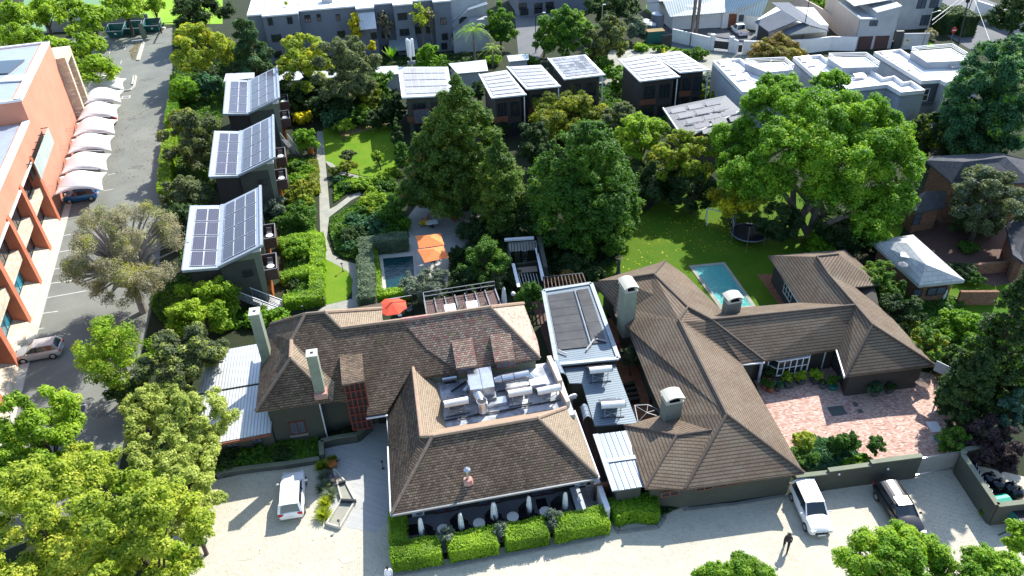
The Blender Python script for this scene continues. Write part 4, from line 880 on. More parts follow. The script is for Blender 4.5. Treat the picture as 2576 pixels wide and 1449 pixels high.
walls('wall',[tuple(G(1899,90)[:2]),tuple(G(1930,108)[:2]),tuple(G(1982,100)[:2]),tuple(G(2076,106)[:2]),tuple(G(2040,60)[:2]),tuple(G(1950,55)[:2])],0,2.9,'white',GR)
MB().hexa([G(1984,104,0),G(2074,105,0),G(2070,90,0),G(1990,90,0)],[G(1984,88,2.85)*[1,1,1],G(2080,80,2.9),G(2037,64,4.4),G(2030,64,4.4)]).build('gable','white',GR)
d0,d1=G(1903,98,0),G(1927,111,0);MB().hexa([d0,d1,d1+[.2,.2,0],d0+[.2,.2,0]],[d0+[0,0,2.4],d1+[0,0,2.4],d1+[.2,.2,2.4],d0+[.2,.2,2.4]]).build('garage_door','steel_dark',GR)
BWl=T('boundary_wall',G(1740,115),'long white boundary wall in front of the white house courtyard','wall')
quadwall(BWl,[G(1690,104),G(1786,126)],2.2,.3,'white');quadwall(BWl,[G(1838,131),G(1853,136)],2.3,.3,'white');quadwall(BWl,[G(1867,137),G(1920,138),G(2031,133),G(2085,126),G(2150,128)],2.3,.3,'white')
for px,py in((1790,126),(1837,132)):g=G(px,py);MB().box((g[0],g[1],1.35),(.7,.6,2.7)).build('pillar','white',BWl)
def gate(name,a,c,h,lab,m1='steel_dark',m2='white'):
 a,c=np.array(a),np.array(c);t=T(name,(a+c)/2,lab,'gate');
 MB().bar(a+[0,0,h*.5],c+[0,0,h*.5],.06,h*.6).build('sheet',m1,t)
 barparts('rail',m2,t,[(a+[0,0,z],c+[0,0,z],.07,.07)for z in(.1,.3,h-.3,h-.08)])
 return t
gate('driveway_gate',G(1795,127),G(1834,131),2.1,'black panelled driveway gate in the long white wall');gate('pedestrian_gate',G(1855,137),G(1865,137.5),2.0,'narrow black pedestrian gate in the long white wall')
BH=T('beige_house',(50,140,0),'double storey white and beige house with two dark brown garage doors','house')
f0,f1=G(2149,125),G(2240,122);d=(f1-f0)/np.linalg.norm(f1-f0);n=np.array([-d[1],d[0],0]);fl=np.linalg.norm(f1-f0);yb_=math.atan2(d[1],d[0])
B=lambda u,v,z:f0+d*u+n*v+[0,0,z]
MB().hexa([B(0,0,0),B(fl,0,0),B(fl,11,0),B(0,11,0)],[B(0,0,5.0),B(fl,0,5.0),B(fl,11,5.0),B(0,11,5.0)]).build('wall','grey_wall2',BH)
MB().hexa([B(2.5,.02,5.0),B(fl,.02,5.0),B(fl,9,5.0),B(2.5,9,5.0)],[B(2.5,.02,6.0),B(fl,.02,6.9),B(fl,9,6.9),B(2.5,9,6.0)]).build('upper_wall','grey_wall2',BH)
MB().hexa([B(-.12,.3,0),B(-.02,.3,0),B(-.02,16,0),B(-.12,16,0)],[B(-.12,.3,5.2),B(-.02,.3,5.2),B(-.02,16,5.2),B(-.12,16,5.2)]).build('side_wall','beige_wall',BH)
roofpart('roof',[[B(-.3,3,6.4),B(fl+.3,2.4,7.6),B(fl+.3,13,7.6),B(-.3,13,6.4)]],'metal_pale',BH,.15)
MB().hexa([B(2.4,-.1,6.0),B(fl+.1,-.1,6.9),B(fl+.1,2.2,6.9),B(2.4,2.2,6.0)],[B(2.4,-.1,6.15),B(fl+.1,-.1,7.05),B(fl+.1,2.2,7.05),B(2.4,2.2,6.15)]).build('parapet','white',BH)
barparts('coping','white',BH,[(B(0,0,5.1),B(2.5,0,5.1),.3,.2),(B(0,0,5.1),B(0,10,5.1),.3,.2)])
for u0 in(.35,3.1):MB().hexa([B(u0,-.06,0),B(u0+2.3,-.06,0),B(u0+2.3,.02,0),B(u0,.02,0)],[B(u0,-.06,2.2),B(u0+2.3,-.06,2.2),B(u0+2.3,.02,2.2),B(u0,.02,2.2)]).build('garage_door','door_brown',BH)
window(BH,B(2.2,-.02,3.9),1.3,.9,yb_,'steel_dark','curtain',2)
MB().hexa([B(fl+.2,-.5,0),B(fl+1.4,-.5,0),B(fl+1.4,0,0),B(fl+.2,0,0)],[B(fl+.2,-.5,3),B(fl+1.4,-.5,3),B(fl+1.4,0,3),B(fl+.2,0,3)]).build('door','steel_dark',BH)
h0,h1=G(2274,75),G(2352,70);d2=(h1-h0)/np.linalg.norm(h1-h0);n2=np.array([-d2[1],d2[0],0]);hl=np.linalg.norm(h1-h0);B2=lambda u,v,z:h0+d2*u+n2*v+[0,0,z]
MB().hexa([B2(-2,0,0),B2(hl,0,0),B2(hl,12,0),B2(-2,12,0)],[B2(-2,0,6),B2(hl,0,6),B2(hl,12,6),B2(-2,12,6)]).build('wall','grey_wall2',BH)
roofpart('roof',[[B2(-3,-.5,6),B2(hl+.5,-.5,6),B2(hl+.5,12,7.5),B2(-3,12,7.5)]],'metal_pale',BH,.2)
for u,z in((hl*.35,3.6),(hl*.75,3.6),(hl*.6,.6)):window(BH,B2(u,-.02,z),1.6,1.8,math.atan2(d2[1],d2[0]),'steel_dark','curtain',2)
MB().hexa([B(fl+1.5,-.6,0),B(fl+5.6,-.8,0),B(fl+5.6,-.5,0),B(fl+1.5,-.3,0)],[B(fl+1.5,-.6,2.6),B(fl+5.6,-.8,2.6),B(fl+5.6,-.5,2.6),B(fl+1.5,-.3,2.6)]).build('garden_wall','grey_wall2',BH)
pz_=B(fl+2.1,-.72,1.3);MB().box(pz_,(1.1,.06,1.4),yb_).build('number_board','concrete_pale',BH)
def text(parent,s_,loc,size,rot,mat,name='lettering',depth=.01):
 cu=bpy.data.curves.new(name,'FONT');cu.body=s_;cu.size=size;cu.align_x='CENTER';cu.align_y='CENTER';cu.extrude=depth;cu.materials.append(MT(mat))
 o=bpy.data.objects.new(name,cu);COL.objects.link(o);o.parent=parent;o.location=np.array(loc)-ORG[parent.name];o.rotation_euler=rot
 dg=bpy.context.evaluated_depsgraph_get();me=bpy.data.meshes.new_from_object(o.evaluated_get(dg));q=bpy.data.objects.new(name,me);COL.objects.link(q);q.parent=parent;q.location=o.location;q.rotation_euler=rot;bpy.data.objects.remove(o);return q
text(BH,'33a',pz_-n*.06+[0,0,.25],.45,(math.pi/2,0,yb_),'black')
BW2=T('boundary_wall',G(2050,40),'beige garden wall running between the white house and the beige house','wall')
quadwall(BW2,[G(1990,14),G(2045,45),G(2100,78),G(2146,108)],2.4,.3,'beige_wall')
BW3=T('boundary_wall',G(2500,40),'white street wall behind the two ball shaped topiary bushes','wall')
quadwall(BW3,[G(2448,44),G(2500,62),G(2576,92),G(2660,125)],3.0,.35,'white')
# ------ white townhouses
ZT=6.2
def town(lab,outline,terrace,coll,gm='town_wall'):
 P=[G(x,y,ZT+.5)for x,y in outline];c=sum(P)/len(P);t=T('townhouse',(c[0],c[1],0),lab,'townhouse','white flat roofed townhouses')
 pl=ccw([tuple(p[:2])for p in P]);MB().prism(pl,0,ZT).build('wall',gm,t)
 inn=inset(pl,.25);b=MB()
 for i in range(len(pl)):
  j=(i+1)%len(pl);b.hexa([(*pl[i],ZT-.3),(*pl[j],ZT-.3),(*inn[j],ZT-.3),(*inn[i],ZT-.3)],[(*pl[i],ZT+.5),(*pl[j],ZT+.5),(*inn[j],ZT+.5),(*inn[i],ZT+.5)])
 b.build('parapet','white',t);MB().prism(inset(pl,.24),ZT-.02,ZT+.03).build('roof','white',t)
 if terrace:
  Q_=[G(x,y,ZT+1.6)for x,y in terrace];ql=ccw([tuple(p[:2])for p in Q_]);MB().prism(ql,ZT,ZT+1.0).build('terrace_box',gm,t);MB().prism(ql,ZT+1.0,ZT+1.08).build('terrace_floor','white',t)
  for z in(1.3,1.5,1.7):
   for i in range(len(ql)):MB().bar((*ql[i],ZT+z),(*ql[(i+1)%len(ql)],ZT+z),.06 if z<1.6 else .1).build('railing','white',t)
 for x,y in coll:
  g=G(x,y,ZT+.4);o=MB().slab([g,g+[1.6,.2,0],g+[1.5,1.0,.3],g+[-.1,.8,.3]],.08).build('solar_collector','panel_pale_glare',t)
  for q in(g+[.1,.75,0],g+[1.4,.95,0]):MB().bar(q+[0,0,-.4],q+[0,0,.25],.07).build('leg','frame_white',o)
 return t
town('leftmost flat roofed white townhouse, solar racks on top, beside the yellow cypress hedge',[(1793,153),(1862,146),(1880,160),(1990,165),(2010,215),(1935,226),(1868,231)],[(1876,150),(1974,146),(1998,165),(1932,172)],[(1815,162),(1830,172),(1845,184),(1860,198)])
U2=town('middle flat roofed white townhouse with stepped parapet behind the big green tree',[(1995,143),(2065,137),(2082,150),(2185,172),(2222,195),(2250,190),(2273,206),(2293,203),(2328,226),(2267,232),(2232,212),(2120,225),(2060,200)],[(2085,136),(2178,134),(2213,158),(2122,160)],[(2018,152),(2035,163),(2155,196)])
U3=town('rightmost flat roofed white townhouse with a dark bay and open white windows',[(2199,130),(2266,123),(2292,140),(2430,150),(2470,190),(2425,200),(2379,207),(2365,200),(2319,203)],[(2294,120),(2395,112),(2445,142),(2335,146)],[(2225,140),(2238,148),(2250,156),(2262,165),(2275,174),(2395,170)])
g3=lambda x,y,z:G(x,y,z)
p0,p1,p2,p3=G(2319,203,ZT+.5),G(2365,200,ZT+.5),G(2379,207,ZT+.5),G(2425,200,ZT+.5)
def onface(a,c,u,z,off=.06):q=a*(1-u)+c*u;dd=(c-a)/np.linalg.norm(c-a);return np.array([q[0]+dd[1]*off,q[1]-dd[0]*off,z]),math.atan2(dd[1],dd[0])
a_,y_=onface(p0,p1,.5,3.5,.03);MB().box((a_[0],a_[1],4.7),(np.linalg.norm(p1-p0)-.1,.06,3.0),y_).build('bay','town_dark',U3)
a_,y_=onface(p0,p1,.35,3.9,.08);window(U3,a_,1.1,1.7,y_,'frame_white','window_glass',1,2)
a_,y_=onface(p2,p3,.5,3.7,.05);window(U3,a_,2.4,1.7,y_,'frame_white','window_glass',3,2)
a_,y_=onface(p0,p1,.5,3.4,.5);barparts('balcony_rail','steel_grey',U3,[((p0*[1,1,0]+[.3,-.5,z]),(p1*[1,1,0]+[0,-.5,z]),.05,.05)for z in(2.9,3.2,3.5,3.8)])
# ------ brick and slate houses at the right edge
SH=T('slate_house',(52,75,0),'dark slate roofed brick house behind the grey green tree at the right edge','house')
ez=5.2
s={k_:G(*v_)for k_,v_ in dict(a=(2329,403,ez),b=(2395,460,ez),r1=(2425,407,7),r2=(2530,395,7),c=(2600,460,ez),d=(2345,393,ez),e=(2515,384,ez),f=(2620,410,ez)).items()}
for fk in(('a','b','r1'),('b','c','r2','r1'),('a','r1','r2','e','d'),('r2','c','f','e')):roofpart('roof',[[s[q]for q in fk]],'slate',SH,.2)
walls('wall',inset([tuple(s[q][:2])for q in('a','b','c','f','e','d')],.6),0,5.1,'brick_red',SH)
s={k_:G(*v_)for k_,v_ in dict(a=(2275,508,3),b=(2304,533,3),c=(2378,518,3),t=(2329,481,4.6),d=(2380,480,4.6)).items()}
for fk in(('a','b','t'),('b','c','t'),('t','c','d')):roofpart('roof',[[s[q]for q in fk]],'slate',SH,.3)
walls('wall',inset([tuple(s['a'][:2]),tuple(s['b'][:2]),tuple(s['c'][:2]),tuple(s['d'][:2]+[2,2]),tuple(s['t'][:2]+[-1,3])],.5),0,2.9,'brick_red',SH)
a_,y_=onface(s['b'],s['c'],.25,1.0,-.45);window(SH,a_,1.0,1.4,y_,'steel_dark','curtain',1,2)
a_,y_=onface(G(2395,460,5),G(2600,460,5),.0,3.2,-.55);p=PL(2365,460,(1,0,0),s['a'][0]+3)
S2=T('slate_house',G(2590,620),'corner of a second slate roofed brick house cut off by the right edge','house')
s=[G(2530,560,3),G(2640,530,3),G(2660,640,3),G(2576,660,3),G(2548,640,3)];q=[G(2600,560,4.6)]
roofpart('roof',[[s[0],s[4],s[3],q[0]],[s[0],q[0],s[1]]],'slate',S2,.3);walls('wall',inset([tuple(p[:2])for p in s],.5),0,2.8,'brick_red',S2)
GZ=T('pavilion',G(2310,700),'brick pavilion with pale slate hip roof and a small white skylight','pavilion')
s={k_:G(*v_)for k_,v_ in dict(a=(2190,605,2.8),b=(2297,590,2.8),c=(2427,705,2.8),d=(2312,717,2.8),r1=(2280,611,4.2),r2=(2329,665,4.2)).items()}
for fk in(('a','d','r2','r1'),('d','c','r2'),('r1','r2','c','b'),('a','r1','b')):roofpart('roof',[[s[q]for q in fk]],'slate_pale',GZ,.3)
walls('wall',inset([tuple(s[q][:2])for q in 'adcb'],.6),0,2.6,'brick_red',GZ)
c=PL(2283,643,(0,0,1),3.75);MB().box(c,(1.2,.8,.1),-.6).build('skylight','white',GZ);c=PL(2272,665,(0,0,1),3.6);MB().lathe(c,[(.45,0),(.05,.25)],12).build('satellite_dish','steel_grey',GZ)
a_,y_=onface(s['d'],s['c'],.55,1.0,-.55);window(GZ,a_,1.9,.9,y_,'steel_dark','curtain',2);a_,y_=onface(s['d'],s['c'],.12,1.0,-.55);window(GZ,a_,.9,.9,y_,'steel_dark','curtain',1)
for px in(2345,2370):g=G(px,760);MB().cyl((g[0],g[1],0),(g[0],g[1],1.4),.13,.13,8).build('downpipe','white',GZ)
BR=T('brick_wall',G(2460,740),'low yellow brown brick garden wall beside the pale roofed pavilion','wall')
quadwall(BR,[G(2405,765),G(2500,765)],1.5,.3,'brick_red');quadwall(BR,[G(2440,690),G(2560,680)],1.2,.3,'brick_red')
# ------ cars
def car(name,paint,L=4.1,W_=1.78,Hc=1.52,kind='suv',lab='x'):
 """nose towards +X"""
 t=T(name,(0,0,0),lab,'car');h=W_/2;zb=.95 if kind!='sedan' else .88
 st=[(-.5,.84,.55,.72),(-.485,.93,.35,.9),(-.44,.98,.28,zb),(-.3,1,.26,zb),(0,1,.24,zb),(.22,1,.24,zb),(.32,.98,.26,zb-.04),(.42,.94,.28,zb-.14),(.48,.86,.32,zb-.26),(.5,.74,.4,zb-.4)]
 rings=[]
 for x,wf,z0,z1 in st:
  w=h*wf;rings.append([(x*L,-w*.92,z0),(x*L,-w,z0+(z1-z0)*.35),(x*L,-w*.985,z0+(z1-z0)*.75),(x*L,-w*.9,z1),(x*L,-w*.5,z1+.05),(x*L,0,z1+.065),(x*L,w*.5,z1+.05),(x*L,w*.9,z1),(x*L,w*.985,z0+(z1-z0)*.75),(x*L,w,z0+(z1-z0)*.35),(x*L,w*.92,z0)])
 b=MB()
 for a,c in zip(rings,rings[1:]):
  for i in range(10):b.poly([a[i],a[i+1],c[i+1],c[i]])
  b.poly([a[10],a[0],c[0],c[10]])
 b.poly(rings[0]);b.poly(rings[-1][::-1]);b.build('body',paint,t,smooth=40)
 r={'suv':(-.475,-.4,.06,.235),'hatch':(-.47,-.37,.05,.25),'sedan':(-.36,-.2,.04,.24),'pickup':(-.12,-.08,.1,.27)}[kind]
 lo=[(r[0]*L,-h*.86),(r[3]*L,-h*.84),(r[3]*L,h*.84),(r[0]*L,h*.86)];up=[(r[1]*L,-h*.7),(r[2]*L,-h*.7),(r[2]*L,h*.7),(r[1]*L,h*.7)]
 b=MB();b.hexa([(x,y,zb-.02)for x,y in lo],[(x,y,Hc-.05)for x,y in up]);b.build('windows','window_glass',t)
 e=.05;n=6;P=[]
 for i in range(n+1):
  u=-1+2*i/n;P.append((u*(h*.7+e),Hc-.03+.055*(1-u*u)))
 b=MB()
 x0,x1=r[1]*L-.1,r[2]*L+.06
 for(y0,z0),(y1,z1)in zip(P,P[1:]):b.hexa([(x0,y0,z0-.05),(x1,y0,z0-.05),(x1,y1,z1-.05),(x0,y1,z1-.05)],[(x0,y0,z0),(x1,y0,z0),(x1,y1,z1),(x0,y1,z1)])
 b.build('roof',paint,t)
 for s_ in(-1,1):
  MB().bar((r[3]*L,s_*h*.84,zb),(r[2]*L,s_*h*.71,Hc-.04),.07).build('pillar',paint,t);MB().bar((r[0]*L,s_*h*.86,zb),(r[1]*L,s_*h*.71,Hc-.04),.16 if kind in('suv','hatch')else .1).build('pillar',paint,t)
  MB().bar((0,s_*h*.87,zb),(-.02,s_*h*.715,Hc-.05),.06).build('pillar','black',t)
  MB().ball((r[3]*L-.25,s_*(h+.12),zb+.07),(.07,.13,.09),8,5).build('wing_mirror',paint,t)
  for x in(-.31,.32):
   w_=MB().cyl((x*L,s_*(h-.2),.32),(x*L,s_*(h+.015),.32),.33,.33,18).build('wheel','rubber',t);MB().cyl((x*L,s_*(h+.016),.32),(x*L,s_*(h+.03),.32),.2,.17,10).build('rim','steel',w_)
  MB().box((.475*L,s_*h*.66,zb-.27),(.2,.36,.13),-s_*.35).build('headlight','headlight',t)
  MB().box((-.488*L,s_*h*.74,zb-.12),(.12,.34,.16),s_*.2).build('tail_light','lamp_red',t)
 MB().box((.497*L,0,.5),(.06,.9,.2)).build('grille','black',t);MB().box((-.502*L,0,.62),(.03,.5,.13)).build('number_plate','white',t);MB().box((.512*L,0,.36),(.03,.5,.12)).build('number_plate','white',t)
 if kind=='pickup':MB().box((-.3*L,0,zb+.06),(.34*L,W_*.8,.04)).build('load_cover','black',t)
 return t
def aim(o,nose,tail,z=.5):
 a,c=G(*nose,z),G(*tail,z);d=a-c;o.location=tuple(((a+c)/2)*[1,1,0]+[0,0,.012]);o.rotation_euler=(0,0,math.atan2(d[1],d[0]));return o
aim(car('parked_car','car_white',4.15,1.78,1.58,'suv','white hatchback parked alone facing the planted bed left of the hotel'),(739,1192),(733,1302))
o=car('parked_car','car_white',4.1,1.76,1.62,'suv','white compact car with spare wheel on its tail beside the walking person');aim(o,(2068,1343),(2012,1222))
MB().cyl((-2.12,0,.95),(-2.3,0,.95),.34,.3,16).build('spare_wheel','rubber',o)
o=car('parked_car','car_black',4.4,1.75,1.5,'hatch','black car with open sunroof half covered by the bright green tree');aim(o,(2300,1345),(2222,1222));MB().box((.1,0,1.53),(.75,.95,.04)).build('sunroof','window_glass',o)
aim(car('parked_car','car_silver',3.95,1.72,1.52,'hatch','silver beige hatchback parked against the terracotta building kerb'),(40,893),(157,873),.6)
aim(car('parked_car','car_blue',3.9,1.7,1.48,'hatch','bright blue hatchback under the nearest shade sail'),(160,497),(247,485),.6)
aim(car('parked_car','car_red',3.9,1.7,1.48,'hatch','red car tail showing from under a shade sail'),(222,308),(297,298),.6)
aim(car('parked_car','car_silver',3.9,1.7,1.48,'hatch','silver car tail showing from under the sail beside the kerb island'),(235,240),(310,231),.6)
aim(car('parked_pickup','car_white',4.9,1.85,1.7,'pickup','white pickup truck parked in the courtyard of the white house'),(1160,20),(1160,40))
o=bpy.data.objects['parked_pickup'];a=G(1860,66,.5);c=G(1861,89,.5);o.location=tuple((a+c)/2*[1,1,0]);o.rotation_euler=(0,0,math.pi/2-.05)
# ------ people
def person(lab,loc,yaw,top,legs,skin='skin_dark',stride=.25,lean=0.0,arm=.3,hair='black',shoes='black',hat=None,H=1.72):
 t=T('person',loc,lab,'person');k=H/1.72
 V,E,Rr=[],[],[]
 def ch(pts,rad,start=None):
  i0=start
  for p,r in zip(pts,rad):
   V.append((p[0]*k,p[1]*k,p[2]*k));Rr.append(r*k);i=len(V)-1
   if i0 is not None:E.append((i0,i))
   i0=i
  return i0
 pel=ch([(0,0,.92)],[.13]);ch_=ch([(lean*.3,0,1.1),(lean*.7,0,1.3),(lean,0,1.42),(lean*1.05,0,1.5),(lean*1.15+.02,0,1.6),(lean*1.15+.01,0,1.68)],[.15,.165,.11,.055,.095,.08],pel);chest=pel+2
 for s_ in(-1,1):
  sx=s_*stride
  ch([(0,s_*.1,.84),(sx*.55,s_*.11,.5),(sx*1.05-.05,s_*.11,.1),(sx*1.05+.12,s_*.12,.05)],[.115,.085,.06,.05],pel)
  ax=-sx*arm*2;w_=ch([(lean*.9,s_*.17,1.4),(lean+ax*.4,s_*.23,1.14),(lean+ax+.08,s_*.22,.92),(lean+ax+.11,s_*.215,.85)],[.075,.058,.042,.036],chest)
  for f in range(4):ch([(lean+ax+.13+.012*f,s_*(.235-.015*f),.79),(lean+ax+.13,s_*(.23-.014*f),.755+.006*abs(f-1))],[.010,.008],w_)
  ch([(lean+ax+.15,s_*.18,.83),(lean+ax+.16,s_*.17,.8)],[.012,.009],w_)
 me=bpy.data.meshes.new('body');me.from_pydata(V,E,[]);o=bpy.data.objects.new('body',me);COL.objects.link(o);o.parent=t;ORG[o.name]=np.array(loc)
 md=o.modifiers.new('Skin','SKIN');
 for i,r in enumerate(Rr):me.skin_vertices[0].data[i].radius=(r,r*(1.0 if i!=chest else 1.35))
 me.skin_vertices[0].data[0].use_root=True
 o.modifiers.new('sub','SUBSURF').levels=1;o.modifiers['sub'].render_levels=1
 mm,nt,b=newmat('cl_%d'%len(MATS));g=N(nt,'ShaderNodeTexCoord');sp=N(nt,'ShaderNodeSeparateXYZ');nt.links.new(g.outputs['Object'],sp.inputs[0])
 cr=N(nt,'ShaderNodeValToRGB');cr.color_ramp.interpolation='CONSTANT';mr=N(nt,'ShaderNodeMapRange');mr.inputs[2].default_value=1.8;nt.links.new(sp.outputs[2],mr.inputs[0]);nt.links.new(mr.outputs[0],cr.inputs[0])
 e=cr.color_ramp.elements;cols=[(0,shoes),(.045,legs),(.52,top),(.83,skin)]
 while len(e)<4:e.new(.5)
 cd_={'skin':(.3,.17,.11),'skin_dark':(.09,.045,.03),'black':(.012,.012,.014),'navy':(.015,.02,.045),'white':(.7,.7,.72),'hivis':(.3,.75,.2),'grey':(.4,.42,.5),'jeans':(.08,.1,.16)}
 for i,(p,cn)in enumerate(cols):e[i].position=p;e[i].color=(*cd_[cn],1)
 nt.links.new(cr.outputs[0],b.inputs['Base Color']);b.inputs['Roughness'].default_value=.85;me.materials.append(mm)
 L3=lambda x,y,z:(loc[0]+x*k,loc[1]+y*k,loc[2]+z*k);hx=lean*1.15
 b=MB();b.ball(L3(hx-.015,0,1.665),(.1*k,.095*k,.09*k),10,6);b.build('hair' if not hat else 'cap',hair if not hat else hat,t,smooth=True)
 b=MB();b.ball(L3(hx+.1,0,1.6),(.022,.016,.025),6,4);b.build('nose',skin,t)
 for s_ in(-1,1):
  MB().ball(L3(hx+.085,s_*.03,1.63),.012,6,4).build('eye','black',t);MB().ball(L3(hx+.01,s_*.085,1.61),(.02,.012,.03),6,4).build('ear',skin,t)
 MB().box(L3(hx+.09,0,1.565),(.012,.04,.01)).build('mouth','frame_red',t)
 t.rotation_euler=(0,0,yaw);return t
g=G(1977,1380);o=person('person in black with a backpack striding across the pale courtyard',g,-2.2,'black','black',stride=.38,lean=.12)
b=MB();b.box((g[0]-.1,g[1],1.24),(.18,.3,.42));b.build('backpack','black',o)
g=G(982,1466);person('person in a white shirt at the bottom edge beside the patio hedge',g,-1.5,'white','grey',stride=.12)
g=G(797,297);person('person in a green safety vest and white cap on the shaded garden path',g,1.6,'hivis','grey',stride=.2,hat='white')
g=G(791,303);person('person in dark navy clothes walking in front of the green vest',g,1.6,'navy','navy',stride=.2)
# ------ machinery on the hotel flat roof
HV=T('extractor_unit',G(1210,960,4.0),'silver kitchen extractor ductwork with two boxes and round pipes on the flat roof','ventilation duct')
zt,zb_=5.5,4.25
for q in([(1174,932),(1204,927),(1214,977),(1183,981)],[(1205,926),(1234,922),(1244,972),(1215,977)]):
 p=[tuple(G(x,y,zt)[:2])for x,y in q];MB().prism(p,zb_,zt).build('duct_box','steel',HV)
a,c=G(1196,985,5.0),G(1212,1014,4.95);MB().hexa([a+[-.45,.3,-.5],a+[.45,.3,-.5],a+[.45,.9,-.5],a+[-.45,.9,-.5]],[a+[-.45,.3,.45],a+[.45,.3,.45],a+[.45,.9,.45],a+[-.45,.9,.45]]).build('transition','steel',HV)
MB().cyl(a+[0,.4,0],c,.4,.38,16).build('round_duct','steel',HV);v=MB();v.lathe((c[0],c[1]-.1,4.25),[(.38,0),(.4,.05),(.4,1.05)],18);cw=v.build('cowl','steel',HV);MB().lathe((c[0],c[1]-.1,5.3),[(.35,0),(.35,.01)],18).build('opening','black',cw)
a,c=G(1243,957,4.9),G(1330,941,4.9);MB().cyl(a,a*.8+c*.2,.22,.34,14).build('round_duct','steel',HV);MB().cyl(a*.78+c*.22,a*.45+c*.55,.34,.34,14).build('round_duct','steel',HV);MB().cyl(a*.43+c*.57,c,.33,.33,14).build('round_duct','steel',HV);MB().cyl(c+[-.05,0,0],c+[.45,-.35,-.6],.33,.3,14).build('elbow','steel',HV)
for x,y in((1262,962),(1318,950)):g=G(x,y,4.05);MB().box((g[0],g[1]+.3,4.3),(.08,.5,.6)).build('bracket','steel_grey',HV)
MB().box(G(1226,1000,4.35),(1.3,.8,.5),0).build('fan_box','steel_grey',HV)
MB().box((G(1212,1040,4.1)[0],G(1212,1040,4.1)[1],4.1),(1.2,.08,.08)).build('cable_tray','steel_dark',HV)
a,c=G(1112,953,4.5),G(1148,947,4.5);t=T('silver_tank',(a+c)/2*[1,1,0]+[0,0,4],'small silver insulated tank lying beside the hotel roof slope','tank');MB().cyl(a,c,.25,.25,14).build('tank','steel',t);MB().box(((a+c)/2)*[1,1,0]+[0,0,4.15],(.9,.3,.3)).build('stand','steel_dark',t)
t=T('rooftop_fan',G(1305,968,4.0),'white flat box unit between the silver duct and the geysers','ventilation unit');g=G(1352,962,4.6);MB().box(g,(1.2,.8,.3)).build('housing','white',t);MB().box(g+[0,0,-.35],(1.0,.6,.4)).build('base','steel_grey',t)
for(a,c,r)in(((1120,1058),(1400,1008),.05),((1135,985),(1172,960),.06),((1180,1048),(1300,1028),.04),((1250,985),(1345,968),.05)):
 a,c=G(*a,4.12),G(*c,4.12);MB().bar(a,c,r*1.6).build('pipe_run','steel_dark',HV)
MB().box(G(1248,1012,4.2),(1.6,.7,.35),.02).build('fan_box','steel',HV);MB().cyl(G(1186,960,4.6),G(1168,985,4.3),.2,.2,10).build('branch_duct','steel',HV)
def geyser():
 t=T('solar_geyser',(0,0,0),'x','water heater');MB().cyl((-.9,0,1.25),(.9,0,1.25),.27,.27,18).build('tank','tank_white',t)
 for s_ in(-1,1):MB().cyl((s_*.9,0,1.25),(s_*.96,0,1.25),.26,.22,18).build('end_cap','steel_dark',t)
 MB().slab([(-.85,.25,1.25),(.85,.25,1.25),(.85,1.75,.2),(-.85,1.75,.2)],.08).build('collector','panel',t)
 for s_ in(-.6,.6):MB().bar((s_,-.1,0),(s_,-.1,1.1),.05).build('leg','steel',t);MB().bar((s_,1.7,0),(s_,1.7,.25),.05).build('leg','steel',t)
 MB().bar((-.6,-.1,.15),(.6,-.1,.75),.035).build('brace','steel',t);MB().bar((.6,-.1,.15),(-.6,-.1,.75),.035).build('brace','steel',t);MB().bar((-.9,-.1,.04),(.9,-.1,.04),.05).build('rail','steel_dark',t)
 return t
GY=geyser()
for a,c,zr_,lab in(((1116,1018),(1178,1006),4.0,'solar geyser at the left corner of the flat roof, beside the round duct'),((1277,992),(1338,981),4.0,'solar geyser in the middle of the flat roof'),((1350,986),(1410,974),4.0,'rightmost solar geyser on the flat roof'),((1480,933),(1541,927),2.8,'solar geyser on the upper half of the teal grey shed roof'),((1508,1020),(1576,1016),2.8,'solar geyser on the lower half of the teal grey shed roof')):
 p,q=G(*a,zr_+1.25),G(*c,zr_+1.25);m_=(p+q)/2;put(GY,(m_[0],m_[1],zr_+.01),math.atan2((q-p)[1],(q-p)[0]),lab,'solar geysers')
DS=T('satellite_dish',G(1439,1005,0),'white satellite dish on a mast between the two metal roofs','satellite dish');g=G(1439,1000,3.4);MB().cyl((g[0],g[1],0),(g[0],g[1],3.3),.05,.05,6).build('mast','steel',DS)
b=MB();b.cyl(g,g+[-.02,.1,.04],.46,.4,18);b.build('dish','white',DS);MB().bar(g,g+[.25,-.35,.15],.03).build('feed_arm','steel',DS)
for lab,q in(('curved white metal canopy over the passage beside the flat roof',[(1388,914),(1408,911),(1424,944),(1404,948)]),('small curved metal canopy over the passage beside the pale roof slope',[(1460,1026),(1478,1021),(1488,1052),(1468,1058)])):
 p=[G(x,y,3.2)for x,y in q];t=T('curved_canopy',(sum(p)/4)*[1,1,0],lab,'canopy');b=MB();n=6
 for i in range(n):
  f=lambda u:[p[0]*(1-u)+p[1]*u+[0,0,.35*math.sin(math.pi*(u*.9+.1))],p[3]*(1-u)+p[2]*u+[0,0,.35*math.sin(math.pi*(u*.9+.1))]]
  A_,C_2=f(i/n),f((i+1)/n);b.slab([A_[1],C_2[1],C_2[0],A_[0]],.05)
 b.build('sheet','metal_pale2',t)
 for pp in(p[0],p[3]):MB().bar(pp*[1,1,0],pp+[0,0,.1],.06).build('post','steel_dark',t)
